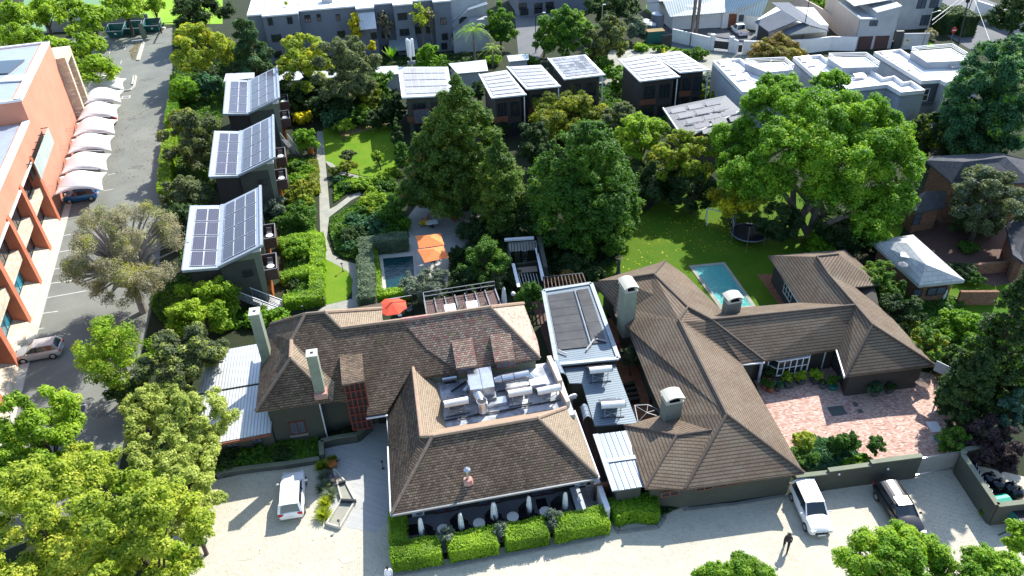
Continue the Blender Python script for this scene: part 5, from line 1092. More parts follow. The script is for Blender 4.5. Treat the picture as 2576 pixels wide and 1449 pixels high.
 # ------ patio in front of the hotel
MB().prism([(-2.3,33.3),(11.7,33.3),(11.7,36.6),(-2.3,36.6)],0,.12).build('patio','patio_tile')['kind']='structure'
ptable=T('patio_table',(0,0,0),'x','table');MB().lathe((0,0,.72),[(.38,0),(.42,.02),(.42,.06),(.4,.075)],24).build('tabletop','cushion',ptable);MB().lathe((0,0,0),[(.3,0),(.26,.05),(.2,.3),(.26,.6),(.34,.72)],14).build('base','rattan',ptable)
def wing():
 t=T('wicker_chair',(0,0,0),'x','chair');b=MB();n=12
 b.lathe((0,0,0),[(.3,0),(.34,.15),(.36,.42),(.3,.44)],14,sx=1,sy=1.05);b.build('seat','rattan',t)
 b=MB()
 for i in range(n):
  t0_,t1_=-1.75+3.5*i/n,-1.75+3.5*(i+1)/n
  f=lambda a,z,r:(-r*math.cos(a),r*math.sin(a),z);hh=lambda a:.55+.85*max(0,math.cos(a*.75))**2
  A_=[f(t0_,.3,.36),f(t1_,.3,.36),f(t1_,hh(t1_),.46),f(t0_,hh(t0_),.46)];B_2=[f(t0_,.3,.42),f(t1_,.3,.42),f(t1_,hh(t1_),.52),f(t0_,hh(t0_),.52)]
  b.poly(A_);b.poly(B_2[::-1]);b.poly([A_[3],A_[2],B_2[2],B_2[3]])
 b.build('backrest','rattan',t);return t
WC=wing();order=['leftmost','second from left','third from left','rightmost']
tp=[]
for i,(x,y)in enumerate(((1115,1331),(1205,1316),(1290,1300),(1372,1286.5))):
 g=G(x,y,.87);tp.append(g);put(ptable,(g[0],g[1],.12),0,'%s round pale table on the dark patio'%order[i],'round patio tables')
 put(WC,(g[0]-.85,g[1]-.02,.12),-.15,'tall dark wicker chair left of the %s patio table'%order[i],'wicker patio chairs');put(WC,(g[0]+.78,g[1]+.32,.12),3.5,'tall dark wicker chair right of the %s patio table'%order[i],'wicker patio chairs')
def closed_umb(h=2.4,r=.17,mat='cloth_white'):
 t=T('closed_parasol',(0,0,0),'x','parasol');MB().cyl((0,0,0),(0,0,h-.1),.025,.025,8).build('pole','steel_dark',t);MB().lathe((0,0,0),[(.25,0),(.25,.06),(.1,.1)],12).build('base','steel_dark',t)
 b=MB();n=14
 for(z0,r0),(z1,r1)in zip([(h-1.65,r*.95),(h-1.5,r*1.1),(h-.8,r*.95),(h-.2,r*.7),(h,.04)],[(h-1.5,r*1.1),(h-.8,r*.95),(h-.2,r*.7),(h,.04)]):
  for i in range(n):
   q=lambda i,z,rr:(rr*(1+.16*(i%2))*math.cos(2*math.pi*i/n),rr*(1+.16*(i%2))*math.sin(2*math.pi*i/n),z);b.poly([q(i,z0,r0),q(i+1,z0,r0),q(i+1,z1,r1),q(i,z1,r1)])
 b.build('canopy',mat,t);return t
CU=closed_umb();pl_=['rumpled closed white parasol at the left end of the patio, with a loose hanging flap','closed white parasol between the two leftmost patio tables','wide closed white parasol behind the middle of the patio hedge','closed white parasol between the two rightmost patio tables','closed white parasol at the right end of the patio by the counter']
for i,(x,y,s_)in enumerate(((1056,1303,1),(1157,1291,1),(1241,1264,1),(1330,1248,1),(1422,1238,1))):
 g=G(x,y,2.5);o=put(CU,(g[0],max(33.6,g[1]),.12),i,pl_[i],'closed patio parasols',1.0 if i!=2 else(1.25,1.25,1.0))
for x,y,lab in((1051,1288,'white air conditioner unit on the hotel wall above the left end of the patio'),(1460,1212,'white air conditioner unit on the hotel wall near the patio counter')):
 p=PL(x,y,(0,1,0),36.3);t=T('air_conditioner',p,lab,'air conditioner');MB().box((p[0],36.35,p[2]),(.85,.35,.6)).build('casing','white',t);MB().cyl((p[0]+.1,36.18,p[2]),(p[0]+.1,36.16,p[2]),.22,.22,16).build('fan_grille','steel_grey',t)
for x,y,lab in((1042,1332,'dark doormat beside the rumpled parasol'),(1363,1267,'dark doormat by the rightmost patio table')):
 g=G(x,y,.13);tag(MB().box((g[0],g[1],.135),(.75,.9,.02)).build('doormat','black'),lab,'doormat')
g=G(1495,1255,1.2);t=T('patio_wall',(11.7,34.8,0),'white topped low wall closing the right end of the patio','wall');MB().box((11.75,35.0,.8),(.35,3.4,1.6)).build('wall','white',t);MB().box((11.0,33.35,.45),(1.3,.3,.9)).build('wall','white',t)
t=T('patio_counter',(10.2,34.9,.12),'blue grey outdoor counter at the right end of the patio','counter');MB().box((10.1,34.8,.55),(.6,2.4,.86)).build('cabinet','steel_dark',t);MB().box((10.1,34.8,1.0),(.7,2.5,.05)).build('worktop','metal_plain',t);MB().box((10.15,34.9,1.06),(.3,.25,.1)).build('basin','white',t)
t=T('step_ladder',(11.1,36.1,.12),'small aluminium step ladder by the patio counter','ladder');
for s_ in(-.2,.2):MB().bar((11.1+s_,35.6,.12),(11.1+s_,36.1,2.0),.05).build('rail','steel_grey',t)
for i in range(5):MB().box((11.1,35.7+i*.09,.4+i*.35),(.4,.12,.03)).build('rung','steel_grey',t)
# ------ kerbs, low walls, water feature, entrance
def runthing(name,pts,w_,h_,mat,lab,cat,z0=0,cap=None):
 P_=[G(x,y,z0)for x,y in pts];c=sum(P_)/len(P_);t=T(name,(c[0],c[1],0),lab,cat)
 for a,c_ in zip(P_,P_[1:]):
  d=(c_-a)/np.linalg.norm(c_-a)*w_/2;MB().bar(a+[0,0,h_/2],c_+[0,0,h_/2],w_,h_).build('wall' if h_>.3 else 'kerb',mat,t)
  if cap:MB().bar(a+[0,0,h_+.03],c_+[0,0,h_+.03],w_+.08,.06).build('coping',cap,t)
 return t
runthing('kerb',[(985,1449),(1120,1428),(1260,1402),(1400,1376),(1520,1352)],.25,.16,'kerb','grey stone kerb along the front of the patio hedge','kerb')
runthing('kerb',[(1546,1322),(1556,1340),(1655,1328),(1672,1304),(1668,1290),(1728,1276)],.22,.18,'kerb','angular grey kerb round the two clipped bushes','kerb')
runthing('kerb',[(1720,1284),(1850,1270),(1990,1246)],.22,.14,'kerb','long low kerb under the wall of the brown tiled house','kerb')
runthing('planter_wall',[(548,1205),(562,1196),(640,1185),(725,1176),(806,1163)],.3,.45,'stone_dark','low dark planter wall behind the white parked hatchback','wall',0,'olive_light')
runthing('planter_wall',[(814,1162),(812,1127),(850,1118),(902,1110),(935,1082)],.3,.8,'olive_wall','angled low wall with pale coping left of the entrance paving','wall',0,'olive_light')
t=T('wooden_bench',G(833,1165),'bright orange wooden bench top at the head of the water feature','bench');p=[G(x,y,.5)for x,y in((817,1159),(843,1153),(849,1168),(830,1176))];MB().slab(p,.1).build('seat','timber_orange',t);MB().prism(inset([tuple(q[:2])for q in p],.1),0,.4).build('base','olive_light',t)
t=T('water_feature',G(860,1270),'angular stepped water channel edged in pale stone beside the grasses','fountain')
pts=[(838,1178),(869,1213),(894,1261),(855,1328),(822,1318),(860,1258),(850,1220)]
for a,c in zip(pts,pts[1:]+pts[:1]):MB().bar(G(*a,.15),G(*c,.15),.12,.3).build('rim','concrete_pale',t)
for a,c in(((852,1217),(870,1212)),((858,1259),(896,1261))):MB().bar(G(*a,.3),G(*c,.3),.14,.3).build('weir','steel_dark',t)
MB().poly([G(x,y,.24)for x,y in[(838,1180),(867,1213),(852,1218)]]).poly([G(x,y,.18)for x,y in[(869,1215),(892,1260),(861,1258),(852,1222)]]).poly([G(x,y,.12)for x,y in[(892,1264),(855,1325),(825,1316),(861,1261)]]).build('water','concrete',t)
def bollard():
 t=T('bollard_lamp',(0,0,0),'x','lamp');MB().cyl((0,0,.02),(0,0,.78),.025,.025,8).build('pole','steel_dark',t);MB().lathe((0,0,.74),[(.03,0),(.11,.02),(.1,.06),(.03,.09)],12).build('lamp_head','steel_dark',t);MB().lathe((0,0,0),[(.12,0),(.1,.03)],12).build('base','steel_dark',t);return t
BL=bollard()
for x,y,s_,lab in((855.7,1327.4,1,'slim black garden lamp at the tip of the water feature'),(964,1179,1,'slim black garden lamp against the left eave of the hotel front wing'),(863,683,1.3,'black garden lamp at the top of the small curved lawn'),(812,388,1.2,'black garden lamp at the left edge of the big garden lawn'),(763,790,1.2,'white topped garden lamp behind the tall chimney'),(817,770,1.2,'slim garden lamp at the bottom corner of the small lawn'),(905,446,1.3,'slim lamp post at the bottom of the big garden lawn')):
 put(BL,G(x,y),0,lab,'garden lamps',s_)
def cover(x,y,w_,h_,m_,lab,cat='drain cover',rz=0,z=.02,name='drain_cover',fr='concrete_pale'):
 g=G(x,y);t=T(name,g,lab,cat)
 if fr:MB().box((g[0],g[1],z+.004),(w_*1.5,h_*1.6,.012),rz).build('surround',fr,t)
 MB().box((g[0],g[1],z+.014),(w_,h_,.02),rz).build('cover',m_,t);return t
cover(199,1031,.9,.75,'steel_dark','square drain grate with pale surround on the asphalt',rz=.1);cover(317,245,.9,.8,'steel_grey','drain grate near the farthest shade sails',rz=.1)
cover(2106,1034,1.3,1.0,'stone_dark','big dark rectangular drain cover in the shaded brick court',rz=-.05,fr=None);cover(2152,1018,.35,.45,'stone_dark','small dark square cover in the shaded brick court',fr=None);cover(2164,1035,.4,.4,'stone_dark','small round grey drain in the shaded brick court',fr=None);cover(2350,1074,.9,1.1,'white','white square board lying on the brick court','board',name='white_board',fr=None,rz=-.15)
t=T('garden_hose',G(2368,1104),'coiled green garden hose on the brick court','hose')
for k in range(4):
 r=.5-.05*k;g=G(2368,1104,.05+.03*k);b=MB();b.tube([(g[0]+r*math.cos(a),g[1]+r*math.sin(a),g[2])for a in np.linspace(0,2*math.pi,19)],.025,5);b.build('loop','teal_dark',t)
plain('hose_green',(.12,.3,.24),.6)
# ------ right boundary wall, gate, bin yard
t=T('boundary_wall',G(2150,1215),'dark olive boundary wall stepping up towards the sliding gate','wall')
pts=[G(1990,1240),G(2070,1231),G(2172,1217),G(2298,1200)];hs=[1.75,2.0,2.25]
for i in range(3):
 a,c=pts[i],pts[i+1];d=(c-a)/np.linalg.norm(c-a);n=np.array([-d[1],d[0],0])*.13;h_=hs[i]
 MB().prism([(a-n)[:2],(c-n)[:2],(c+n)[:2],(a+n)[:2]],0,h_).build('wall','olive_wall',t);n=n*1.4;MB().prism([(a-n)[:2],(c-n)[:2],(c+n)[:2],(a+n)[:2]],h_,h_+.08).build('coping','olive_light',t)
for i,(x,y)in enumerate(((2111,1193),(2234,1180))):p=PL(x,y,(.11,1,0),float(np.array([.11,1,0])@pts[1+i])-.2);MB().ball(p,.09,8,5).build('wall_lamp','white',t)
t=T('sliding_gate',G(2350,1188),'translucent grey sliding gate with double bottom rail','gate');a,c=G(2299,1198),G(2398,1181)
plain('gate_sheet',(.3,.29,.27),.5);MB().bar(a+[0,0,1.1],c+[0,0,1.1],.04,1.5).build('sheet','gate_sheet',t);barparts('rail','steel',t,[(a+[0,0,z],c+[0,0,z],.07,.07)for z in(.12,.32,1.88)]);MB().bar(c+[0,0,.1],c+[0,0,1.95],.1).build('post','steel_grey',t)
t=T('bin_yard_wall',G(2450,1230),'olive wall of the bin yard at the bottom right','wall')
for a,c in(((2402,1190),(2408,1178)),((2402,1190),(2486,1318)),((2486,1318),(2640,1300)),((2408,1178),(2470,1165))):
 a,c=G(*a),G(*c);d=(c-a)/np.linalg.norm(c-a);n=np.array([-d[1],d[0],0])*.14;MB().prism([(a-n)[:2],(c-n)[:2],(c+n)[:2],(a+n)[:2]],0,1.95).build('wall','olive_wall',t);n=n*1.3;MB().prism([(a-n)[:2],(c-n)[:2],(c+n)[:2],(a+n)[:2]],1.96,2.02).build('coping','olive_light',t)
gb=G(2512,1262,1.0);t=T('teal_skip_bin',gb*[1,1,0],'bright teal round lidded bin behind the bin yard wall','bin');b=MB();b.box((gb[0],gb[1],.45),(1.5,1.0,.9),.1);b.build('body','teal_dark',t)
b=MB();n=6
for i in range(n):
 a0,a1=math.pi*i/n,math.pi*(i+1)/n;q=[(-.78,.52*math.cos(a0),.9+.4*math.sin(a0)),(.78,.52*math.cos(a0),.9+.4*math.sin(a0)),(.78,.52*math.cos(a1),.9+.4*math.sin(a1)),(-.78,.52*math.cos(a1),.9+.4*math.sin(a1))];b.poly([(gb[0]+x,gb[1]+y,z)for x,y,z in q])
b.poly([(gb[0]-.78,gb[1]+.52*math.cos(math.pi*i/n),.9+.4*math.sin(math.pi*i/n))for i in range(n+1)]);b.poly([(gb[0]+.78,gb[1]+.52*math.cos(math.pi*i/n),.9+.4*math.sin(math.pi*i/n))for i in range(n+1)]);b.build('lid','teal',t)
def crate():
 t=T('blue_crate',(0,0,0),'x','crate')
 for x,y,w_,d_2 in((0,-.2,.6,.03),(0,.2,.6,.03),(-.3,0,.03,.4),(.3,0,.03,.4)):MB().box((x,y,.15),(w_,d_2,.3)).build('side','blue_crate',t)
 MB().box((0,0,.02),(.58,.38,.03)).build('base','blue_crate',t)
 for s_ in(-.12,.12):MB().box((s_,-.22,.31),(.12,.03,.03)).build('grip','white',t)
 return t
CR=crate()
for i,(x,y)in enumerate(((2447,1170),(2452,1181),(2457,1192),(2463,1203),(2470,1214),(2478,1226),(2486,1238))):
 for lv in range(3):
  g=G(x-3,y+6,1.1);put(CR,(g[0],g[1],.36*lv+.4),.9,'dark blue crate, %s layer, %s along the bin yard wall'%(('bottom','middle','top')[lv],('first','second','third','fourth','fifth','sixth','last')[i]),'blue crates in the bin yard')
for i,(x,y,lab)in enumerate(((2486,1210,'shiny black rubbish bag beside the blue crates'),(2508,1226,'black rubbish bag above the teal bin'),(2556,1246,'black rubbish bag right of the teal bin'),(2540,1234,'black rubbish bag between the teal bin and the right edge'))):
 g=G(x,y,.5);b=MB();b.ball((g[0],g[1],.75),(.55,.5,.45),9,6);b.lathe((g[0],g[1],1.15),[(.12,0),(.05,.1),(.15,.22)],7);tag(b.build('rubbish_bag','black_gloss',smooth=True),lab,'rubbish bag','black rubbish bags');MB().box((g[0],g[1],.2),(.8,.8,.4)).build('pallet','steel_dark',bpy.data.objects['bin_yard_wall'])
g=G(2562,1325,0);t=T('green_trailer',g,'green box trailer with a black drawbar at the right edge','trailer');MB().box((g[0]+.3,g[1],.85),(2.0,1.3,.9),.1).build('box','bin_rib',t);MB().box((g[0]+.3,g[1],1.28),(1.8,1.1,.06),.1).build('load','black',t);MB().bar(g+[-.6,-.3,.45],G(2512,1346,.3),.08).build('drawbar','steel_dark',t)
for s_ in(-.75,.75):MB().cyl(g+[.3,s_-.06,.3],g+[.3,s_+.06,.3],.3,.3,12).build('wheel','rubber',t)
t=T('foil_sheet',G(2325,985),'crumpled silver white sheet leaning behind the brick court corner','sheet');b=MB();c=[G(2302,960,1.5),G(2318,950,1.6),G(2342,975,.5),G(2325,978,.3)];random.seed(4);n=6;Pg={}
for i in range(n+1):
 for j in range(n+1):u,v=i/n,j/n;Pg[i,j]=(c[0]*(1-u)+c[1]*u)*(1-v)+(c[3]*(1-u)+c[2]*u)*v+[0,0,random.uniform(-.1,.1)]
for i in range(n):
 for j in range(n):b.poly([Pg[i,j],Pg[i+1,j],Pg[i+1,j+1],Pg[i,j+1]])
b.build('sheet','steel',t)
t=T('basketball_hoop',G(2364,975),'basketball hoop with clear backboard on a dark post','basketball hoop');g=G(2374,930,3.0);MB().cyl(g*[1,1,0]+[.6,.2,0],g+[.6,.2,0],.07,.07,8).build('post','steel_dark',t);MB().bar(g+[.6,.2,0],g,.06).build('arm','steel_dark',t);MB().hexa([g+[-.35,.6,-.5],g+[.35,-.6,-.5],g+[.38,-.58,-.5],g+[-.32,.62,-.5]],[g+[-.35,.6,.5],g+[.35,-.6,.5],g+[.38,-.58,.5],g+[-.32,.62,.5]]).build('backboard','metal_plain',t)
b=MB();h=g+[-.35,-.2,-.4];b.tube([(h[0]+.23*math.cos(a),h[1]+.23*math.sin(a),h[2])for a in np.linspace(0,2*math.pi,13)],.02,5);b.build('rim','red',t)
# ------ garden pool and terraces
def umbrella(corners,z,mat,lab,rise=.55,pole=True):
 P_=[G(x,y,z)for x,y in corners];c=sum(P_)/len(P_);t=T('parasol',(c[0],c[1],0),lab,'parasol');top=c+[0,0,rise];b=MB()
 for i in range(len(P_)):
  a,d=P_[i],P_[(i+1)%len(P_)];m_=(a+d)/2;m_=m_*.97+c*.03;b.slab([a,m_,top],.02);b.slab([m_,d,top],.02)
 b.build('canopy',mat,t)
 for p in P_:MB().bar(c+[0,0,rise-.06],p+[0,0,-.06],.025).build('rib','steel_dark',t)
 if pole:MB().cyl((c[0],c[1],0),top,.04,.04,8).build('pole','steel_dark',t)
 else:
  a=c+[1.9,.9,0];MB().cyl(a*[1,1,0],a*[1,1,0]+[0,0,2.6],.06,.06,8).build('pole','steel_dark',t);MB().bar(a*[1,1,0]+[0,0,2.6],top+[-.1,0,.35],.08).build('arm','steel',t)
 MB().lathe((c[0],c[1],0),[(.35,0),(.35,.07)],12).build('base','steel_dark',t);return t
umbrella([(1044,593),(1109,587),(1118,616),(1054,625)],2.5,'cloth_orange','orange square parasol partly under the pointed tree, rear of the pair')
umbrella([(1050,628),(1116,618),(1130,648),(1068,661)],2.5,'cloth_orange','orange square parasol nearest the dark garden pool, front of the pair')
c=G(986,771,2.3);R_=1.45;P8=[(c[0]+R_*math.cos(math.pi/8+i*math.pi/4),c[1]+R_*math.sin(math.pi/8+i*math.pi/4))for i in range(8)]
umbrella([tuple(PR((x,y,2.3))[:2])for x,y in P8],2.3,'cloth_red','red octagonal cantilever parasol behind the hotel ridge',.5,False)
def pool(lab,outer,inner,wm,fm,rimm,zr_=.08,depth=1.2):
 O,I=[G(x,y,zr_)for x,y in outer],[G(x,y,zr_)for x,y in inner];c=sum(I)/len(I);t=T('swimming_pool',(c[0],c[1],0),lab,'swimming pool');b=MB();n=len(O)
 for i in range(n):j=(i+1)%n;MB().hexa([q*[1,1,0]for q in(O[i],O[j],I[j],I[i])][::-1],[q for q in(O[i],O[j],I[j],I[i])][::-1]).build('coping',rimm,t)
 f=.03;MB().poly(ccw([tuple(q[:2]*1)+(f,)for q in I])).build('pool_floor',fm,t)
 b=MB();b.poly(ccw([(q[0],q[1],.055)for q in I]));b.build('water',wm,t);return t
pool('dark teal garden pool beside the orange parasols',[(953,640),(1042,635),(1056,735),(964,737)],[(963,650),(1039,643),(1044,725),(972,726)],'water_dark','pool_dark','concrete_pale')
pool('bright turquoise swimming pool behind the brown tiled house',[(1732,668),(1823,659),(1902,770),(1815,782)],[(1744,672),(1819,665),(1890,768),(1822,775)],'water_blue','pool_blue','concrete')
def lounger(mat):
 t=T('garden_armchair',(0,0,0),'x','chair');MB().box((0,0,.3),(.6,.6,.1)).build('seat',mat,t);MB().hexa([(-.3,-.35,.3),(.3,-.35,.3),(.3,-.25,.3),(-.3,-.25,.3)],[(-.3,-.6,.95),(.3,-.6,.95),(.3,-.52,.95),(-.3,-.52,.95)]).build('backrest',mat,t)
 for x in(-.27,.27):
  for y in(-.25,.25):MB().bar((x,y,0),(x,y,.28),.05).build('leg','frame_wood',t)
 return t
LY,LR=lounger('yellow'),lounger('red')
for o_,x,y,rz,lab in((LY,1061,567,.6,'yellow garden armchair at the edge of the pointed tree'),(LY,1076,568,-.4,'yellow garden armchair tucked under the pointed tree'),(LR,1068,559,1.5,'red garden armchair at the edge of the pointed tree'),(LR,1145,556,.4,'red garden armchair deep under the pointed tree')):put(o_,G(x,y),rz,lab,'coloured garden armchairs')
for x,y,lab in((1088,573,'white cloth covered dining table under the pointed tree, nearest the orange parasol'),(1124,521,'white cloth covered dining table glimpsed through the pointed tree'),(1098,505,'white cloth covered dining table at the far side of the tree terrace')):
 g=G(x,y);t=T('dining_table',g,lab,'table','terrace dining tables');MB().box((g[0],g[1],.74),(1.3,1.0,.04)).build('tabletop','cloth_white',t);MB().box((g[0],g[1],.4),(.3,.3,.7)).build('base','steel_dark',t)
t=T('teal_parasol',G(1112,510),'pale teal parasol glimpsed through the pointed tree','parasol');g=G(1112,500,2.3);MB().lathe((g[0],g[1],2.2),[(1.3,0),(.05,.5)],8).build('canopy','antenna',t);MB().cyl((g[0],g[1],0),(g[0],g[1],2.3),.04,.04,6).build('pole','steel_dark',t)
UT=T('roof_terrace',G(1160,770),'slatted brown roof terrace with steel rail behind the hotel ridge','terrace');q=[G(1067,757,3),G(1245,729,3),G(1262,775,3),G(1075,800,3)]
MB().slab(q,.2).build('deck','deck_dark',UT);walls('wall',inset([tuple(p[:2])for p in q],.3),0,2.78,'black',UT)
b=q[0]-q[3]
for i in range(8):a,c=q[0]*(1-i/7)+q[1]*(i/7),q[3]*(1-i/7)+q[2]*(i/7);MB().bar(a+[0,0,.12],c+[0,0,.12],.1).build('beam','steel_grey',UT)
for z in(.5,.95):barparts('rail','steel_grey',UT,[(q[0]+[0,0,z],q[1]+[0,0,z],.06,.06),(q[0]+[0,0,z],q[3]+[0,0,z],.06,.06)])
for i in range(6):a=q[0]*(1-i/5)+q[1]*(i/5);MB().bar(a,a+[0,0,.95],.05).build('post','steel_grey',UT)
wt_=T('terrace_table',(0,0,0),'x','table');MB().box((0,0,.72),(1.0,1.0,.04)).build('tabletop','white_gloss',wt_)
for x in(-.4,.4):
 for y in(-.4,.4):MB().bar((x,y,0),(x,y,.7),.04).build('leg','steel',wt_)
wch=garden_chair('wicker_armchair','bark_pale','cushion_tan' if False else 'bark_pale',.55)
for i,(x,y)in enumerate(((1132,772),(1187,764))):
 g=G(x,y,3.85);put(wt_,(g[0],g[1],3.06),0,'%s white square table on the roof terrace'%('left','right')[i],'roof terrace tables')
 for s_ in(-1,1):put(wch,(g[0]+s_*1.0,g[1]-.05,3.06),s_*math.pi/2,'tan wicker armchair on the %s side of the %s roof terrace table'%(('left' if s_<0 else 'right'),('left','right')[i]),'roof terrace armchairs')
o=put(CU,G(1268,757,0)*[1,1,0]+[0,0,0],0,'striped grey closed parasol beside the roof terrace','closed patio parasols',(1.2,1.2,1.25));g=G(1267,722,4.4);o.location=(g[0],g[1],1.4)
t=T('globe_lamp',G(1292,745),'white globe lamp beside the dark shrubs behind the roof terrace','lamp');g=G(1291,739,2.3);MB().cyl((g[0],g[1],0),g,.05,.05,6).build('pole','steel_dark',t);MB().ball(g,.22,10,6).build('globe','white',t)
for x,y,lab in((1006,793,'small round table beside the red parasol'),(1030,788,'grey garden chair beside the red parasol')):
 put(TB if 'table' in lab else CH,G(x,y),.5,lab)
SV=T('service_shed',G(1310,640),'dark open service sheds with rafters and pale beams beside the round dark tree','shed')
s8=lambda X,Y,z=0:G(1247.7+X/8,563.5+Y/8,z)
MB().slab([s8(250,370,2.2),s8(810,330,2.2),s8(830,505,2.2),s8(280,550,2.2)],.08).build('roof','concrete',SV)
barparts('beam','frame_white',SV,[(s8(345,800,2.2),s8(460,1270,2.2),.3,.1),(s8(800,490,2.4),s8(935,1140,2.4),.14,.1),(s8(840,600,2.4),s8(955,1060,2.4),.14,.1),(s8(170,320,2.5),s8(760,280,2.5),.35,.2)])
barparts('wall','olive_wall',SV,[(s8(860,400,1.2),s8(1000,1060,1.2),.4,2.4),(s8(250,560,1),s8(300,900,1),.2,2),(s8(430,900,.6),s8(830,840,.6),.2,1.2)])
for i in range(9):a,c=s8(300+60*i,360,2.3),s8(320+60*i,545,2.3);MB().bar(a,c,.08).build('rafter','steel_dark',SV)
for i in range(7):a,c=s8(450+60*i,1000,2.1),s8(510+60*i,1230,2.1);MB().bar(a,c,.07).build('rafter','steel_grey',SV)
MB().slab([s8(430,880,1.6),s8(820,840,1.6),s8(840,950,1.6),s8(440,990,1.6)],.06).build('counter','ridge_cap',SV)
for k,X in enumerate((435,585)):
 t=T('ladder',s8(X,700),('pale aluminium ladder on the left of the dark service sheds','pale aluminium ladder on the right of the dark service sheds')[k],'ladder');a,c=s8(X,530,2.3),s8(X-10,790,.3)
 for s_ in(-.22,.22):MB().bar(a+[s_,0,0],c+[s_,0,0],.06).build('rail','steel',t)
 for i in range(7):p=a*(1-(i+.5)/7)+c*(i+.5)/7;MB().bar(p+[-.22,0,0],p+[.22,0,0],.05).build('rung','steel',t)
PG=T('pergola',G(1420,715),'rusty vine covered pergola behind the garage with black heating mats','pergola');q=[G(1368,698,2.6),G(1465,688,2.6),G(1474,713,2.6),G(1371,727,2.6)]
for i in range(12):u=i/11;MB().bar(q[0]*(1-u)+q[1]*u,q[3]*(1-u)+q[2]*u,.08).build('batten','deck_dark',PG)
barparts('beam','steel_dark',PG,[(q[0],q[1],.12,.12),(q[3],q[2],.12,.12)])
for p in q:MB().bar(p*[1,1,0],p,.12).build('post','steel_dark',PG)
t=T('sculpture',G(1555,690),'slender dark figure like sculpture topped by a ring on the sunny lawn','sculpture');g=G(1555,690);MB().lathe(g,[(.35,0),(.22,.3),(.16,1.0),(.2,1.5),(.1,1.9)],10).build('shaft','stone_dark',t);b=MB();b.tube([(g[0]+.35*math.cos(a),g[1]+.3*math.sin(a),2.0)for a in np.linspace(0,2*math.pi,13)],.05,5);b.build('ring','ridge_cap',t)
TR=T('trampoline',G(1882,605),'round black trampoline with safety net on the shaded lawn','trampoline');g=G(1882,602);R_=1.9
MB().lathe((g[0],g[1],.8),[(R_-.3,0),(R_-.3,.03)],28).build('mat','black',TR);b=MB();b.tube([(g[0]+R_*math.cos(a),g[1]+R_*math.sin(a),.85)for a in np.linspace(0,2*math.pi,25)],.05,6);b.build('frame','steel_grey',TR)
b=MB()
for i in range(28):a,c=2*math.pi*i/28,2*math.pi*(i+1)/28;b.hexa([(g[0]+(R_-.32)*math.cos(a),g[1]+(R_-.32)*math.sin(a),.84),(g[0]+R_*math.cos(a),g[1]+R_*math.sin(a),.84),(g[0]+R_*math.cos(c),g[1]+R_*math.sin(c),.84),(g[0]+(R_-.32)*math.cos(c),g[1]+(R_-.32)*math.sin(c),.84)],[(g[0]+(R_-.32)*math.cos(a),g[1]+(R_-.32)*math.sin(a),.88),(g[0]+R_*math.cos(a),g[1]+R_*math.sin(a),.88),(g[0]+R_*math.cos(c),g[1]+R_*math.sin(c),.88),(g[0]+(R_-.32)*math.cos(c),g[1]+(R_-.32)*math.sin(c),.88)])
b.build('spring_cover','navy',TR)
for i in range(6):a=i*math.pi/3;p=np.array([g[0]+R_*math.cos(a),g[1]+R_*math.sin(a),0]);MB().bar(p,p+[0,0,2.6],.05).build('pole','steel_grey',TR)
b=MB();b.tube([(g[0]+R_*math.cos(a),g[1]+R_*math.sin(a),2.6)for a in np.linspace(0,2*math.pi,25)],.025,5);b.build('net_hoop','black',TR)
b=MB()
for i in range(36):a=2*math.pi*i/36;p=np.array([g[0]+R_*math.cos(a),g[1]+R_*math.sin(a),.9]);b.bar(p,p+[0,0,1.7],.012)
b.build('net','black',TR)
SW=T('swing_frame',G(1810,550),'white swing frame half under the yellow tree branches','swing');a,c=G(1780,524,1.8),G(1846,541,1.8);MB().bar(a,c,.1).build('crossbar','white',SW)
for p in(a,c):
 for dx in(-.5,.5):MB().bar(p,p*[1,1,0]+[dx*.4,dx*1.4,0],.08).build('leg','white',SW)
HC=T('hanging_chair',G(1934,600),'pale wicker egg chair hanging beside the trampoline','chair');g=G(1935,587,1.1);b=MB();b.ball(g,(.5,.5,.7),12,8);b.build('shell','steel_grey',HC);MB().bar(g+[0,0,.6],g+[.3,.4,3.5],.03).build('rope','steel_grey',HC)
AB=T('steel_arbour',G(1630,1040),'thin steel arbour frame between shed roof and brown tiled house','arbour');q=[G(1597,1020,2.4),G(1630,1018,2.4),G(1655,1030,2.4),G(1666,1050,2.4),G(1605,1062,2.4)];c=G(1627,1038,2.7)
for i in range(5):MB().bar(q[i],q[(i+1)%5],.05).build('rail','steel_grey',AB);MB().bar(q[i],c,.035).build('spoke','steel_grey',AB)
MB().bar(q[0]*[1,1,0],q[0],.08).build('post','white',AB);MB().bar(q[4]*[1,1,0],q[4],.08).build('post','white',AB)
random.seed(8)
for i,(x,y)in enumerate(((1583,975),(1587,988),(1591,1001),(1594,1013),(1640,975),(1648,1012))):
 g=G(x,y);t=T('planter_box',g,'dark planter trough on the red terrace, %s'%('first of the left row','second of the left row','third of the left row','last of the left row','upper one against the house wall','lower one against the house wall')[i],'planter','dark planter troughs');MB().box((g[0],g[1],.25),(.9,.35,.5)).build('trough','black',t);MB().box((g[0],g[1],.5),(.8,.28,.03)).build('soil','soil',t)
RD=T('timber_gate',G(1513,1255),'rust red slatted timber gate between hotel patio and storeroom','gate');a,c=G(1494,1262),G(1530,1252);MB().bar(a+[0,0,.9],c+[0,0,.9],.06,1.8).build('boards','deck',RD);MB().bar(a,a+[0,0,1.9],.1).build('post','steel_dark',RD)
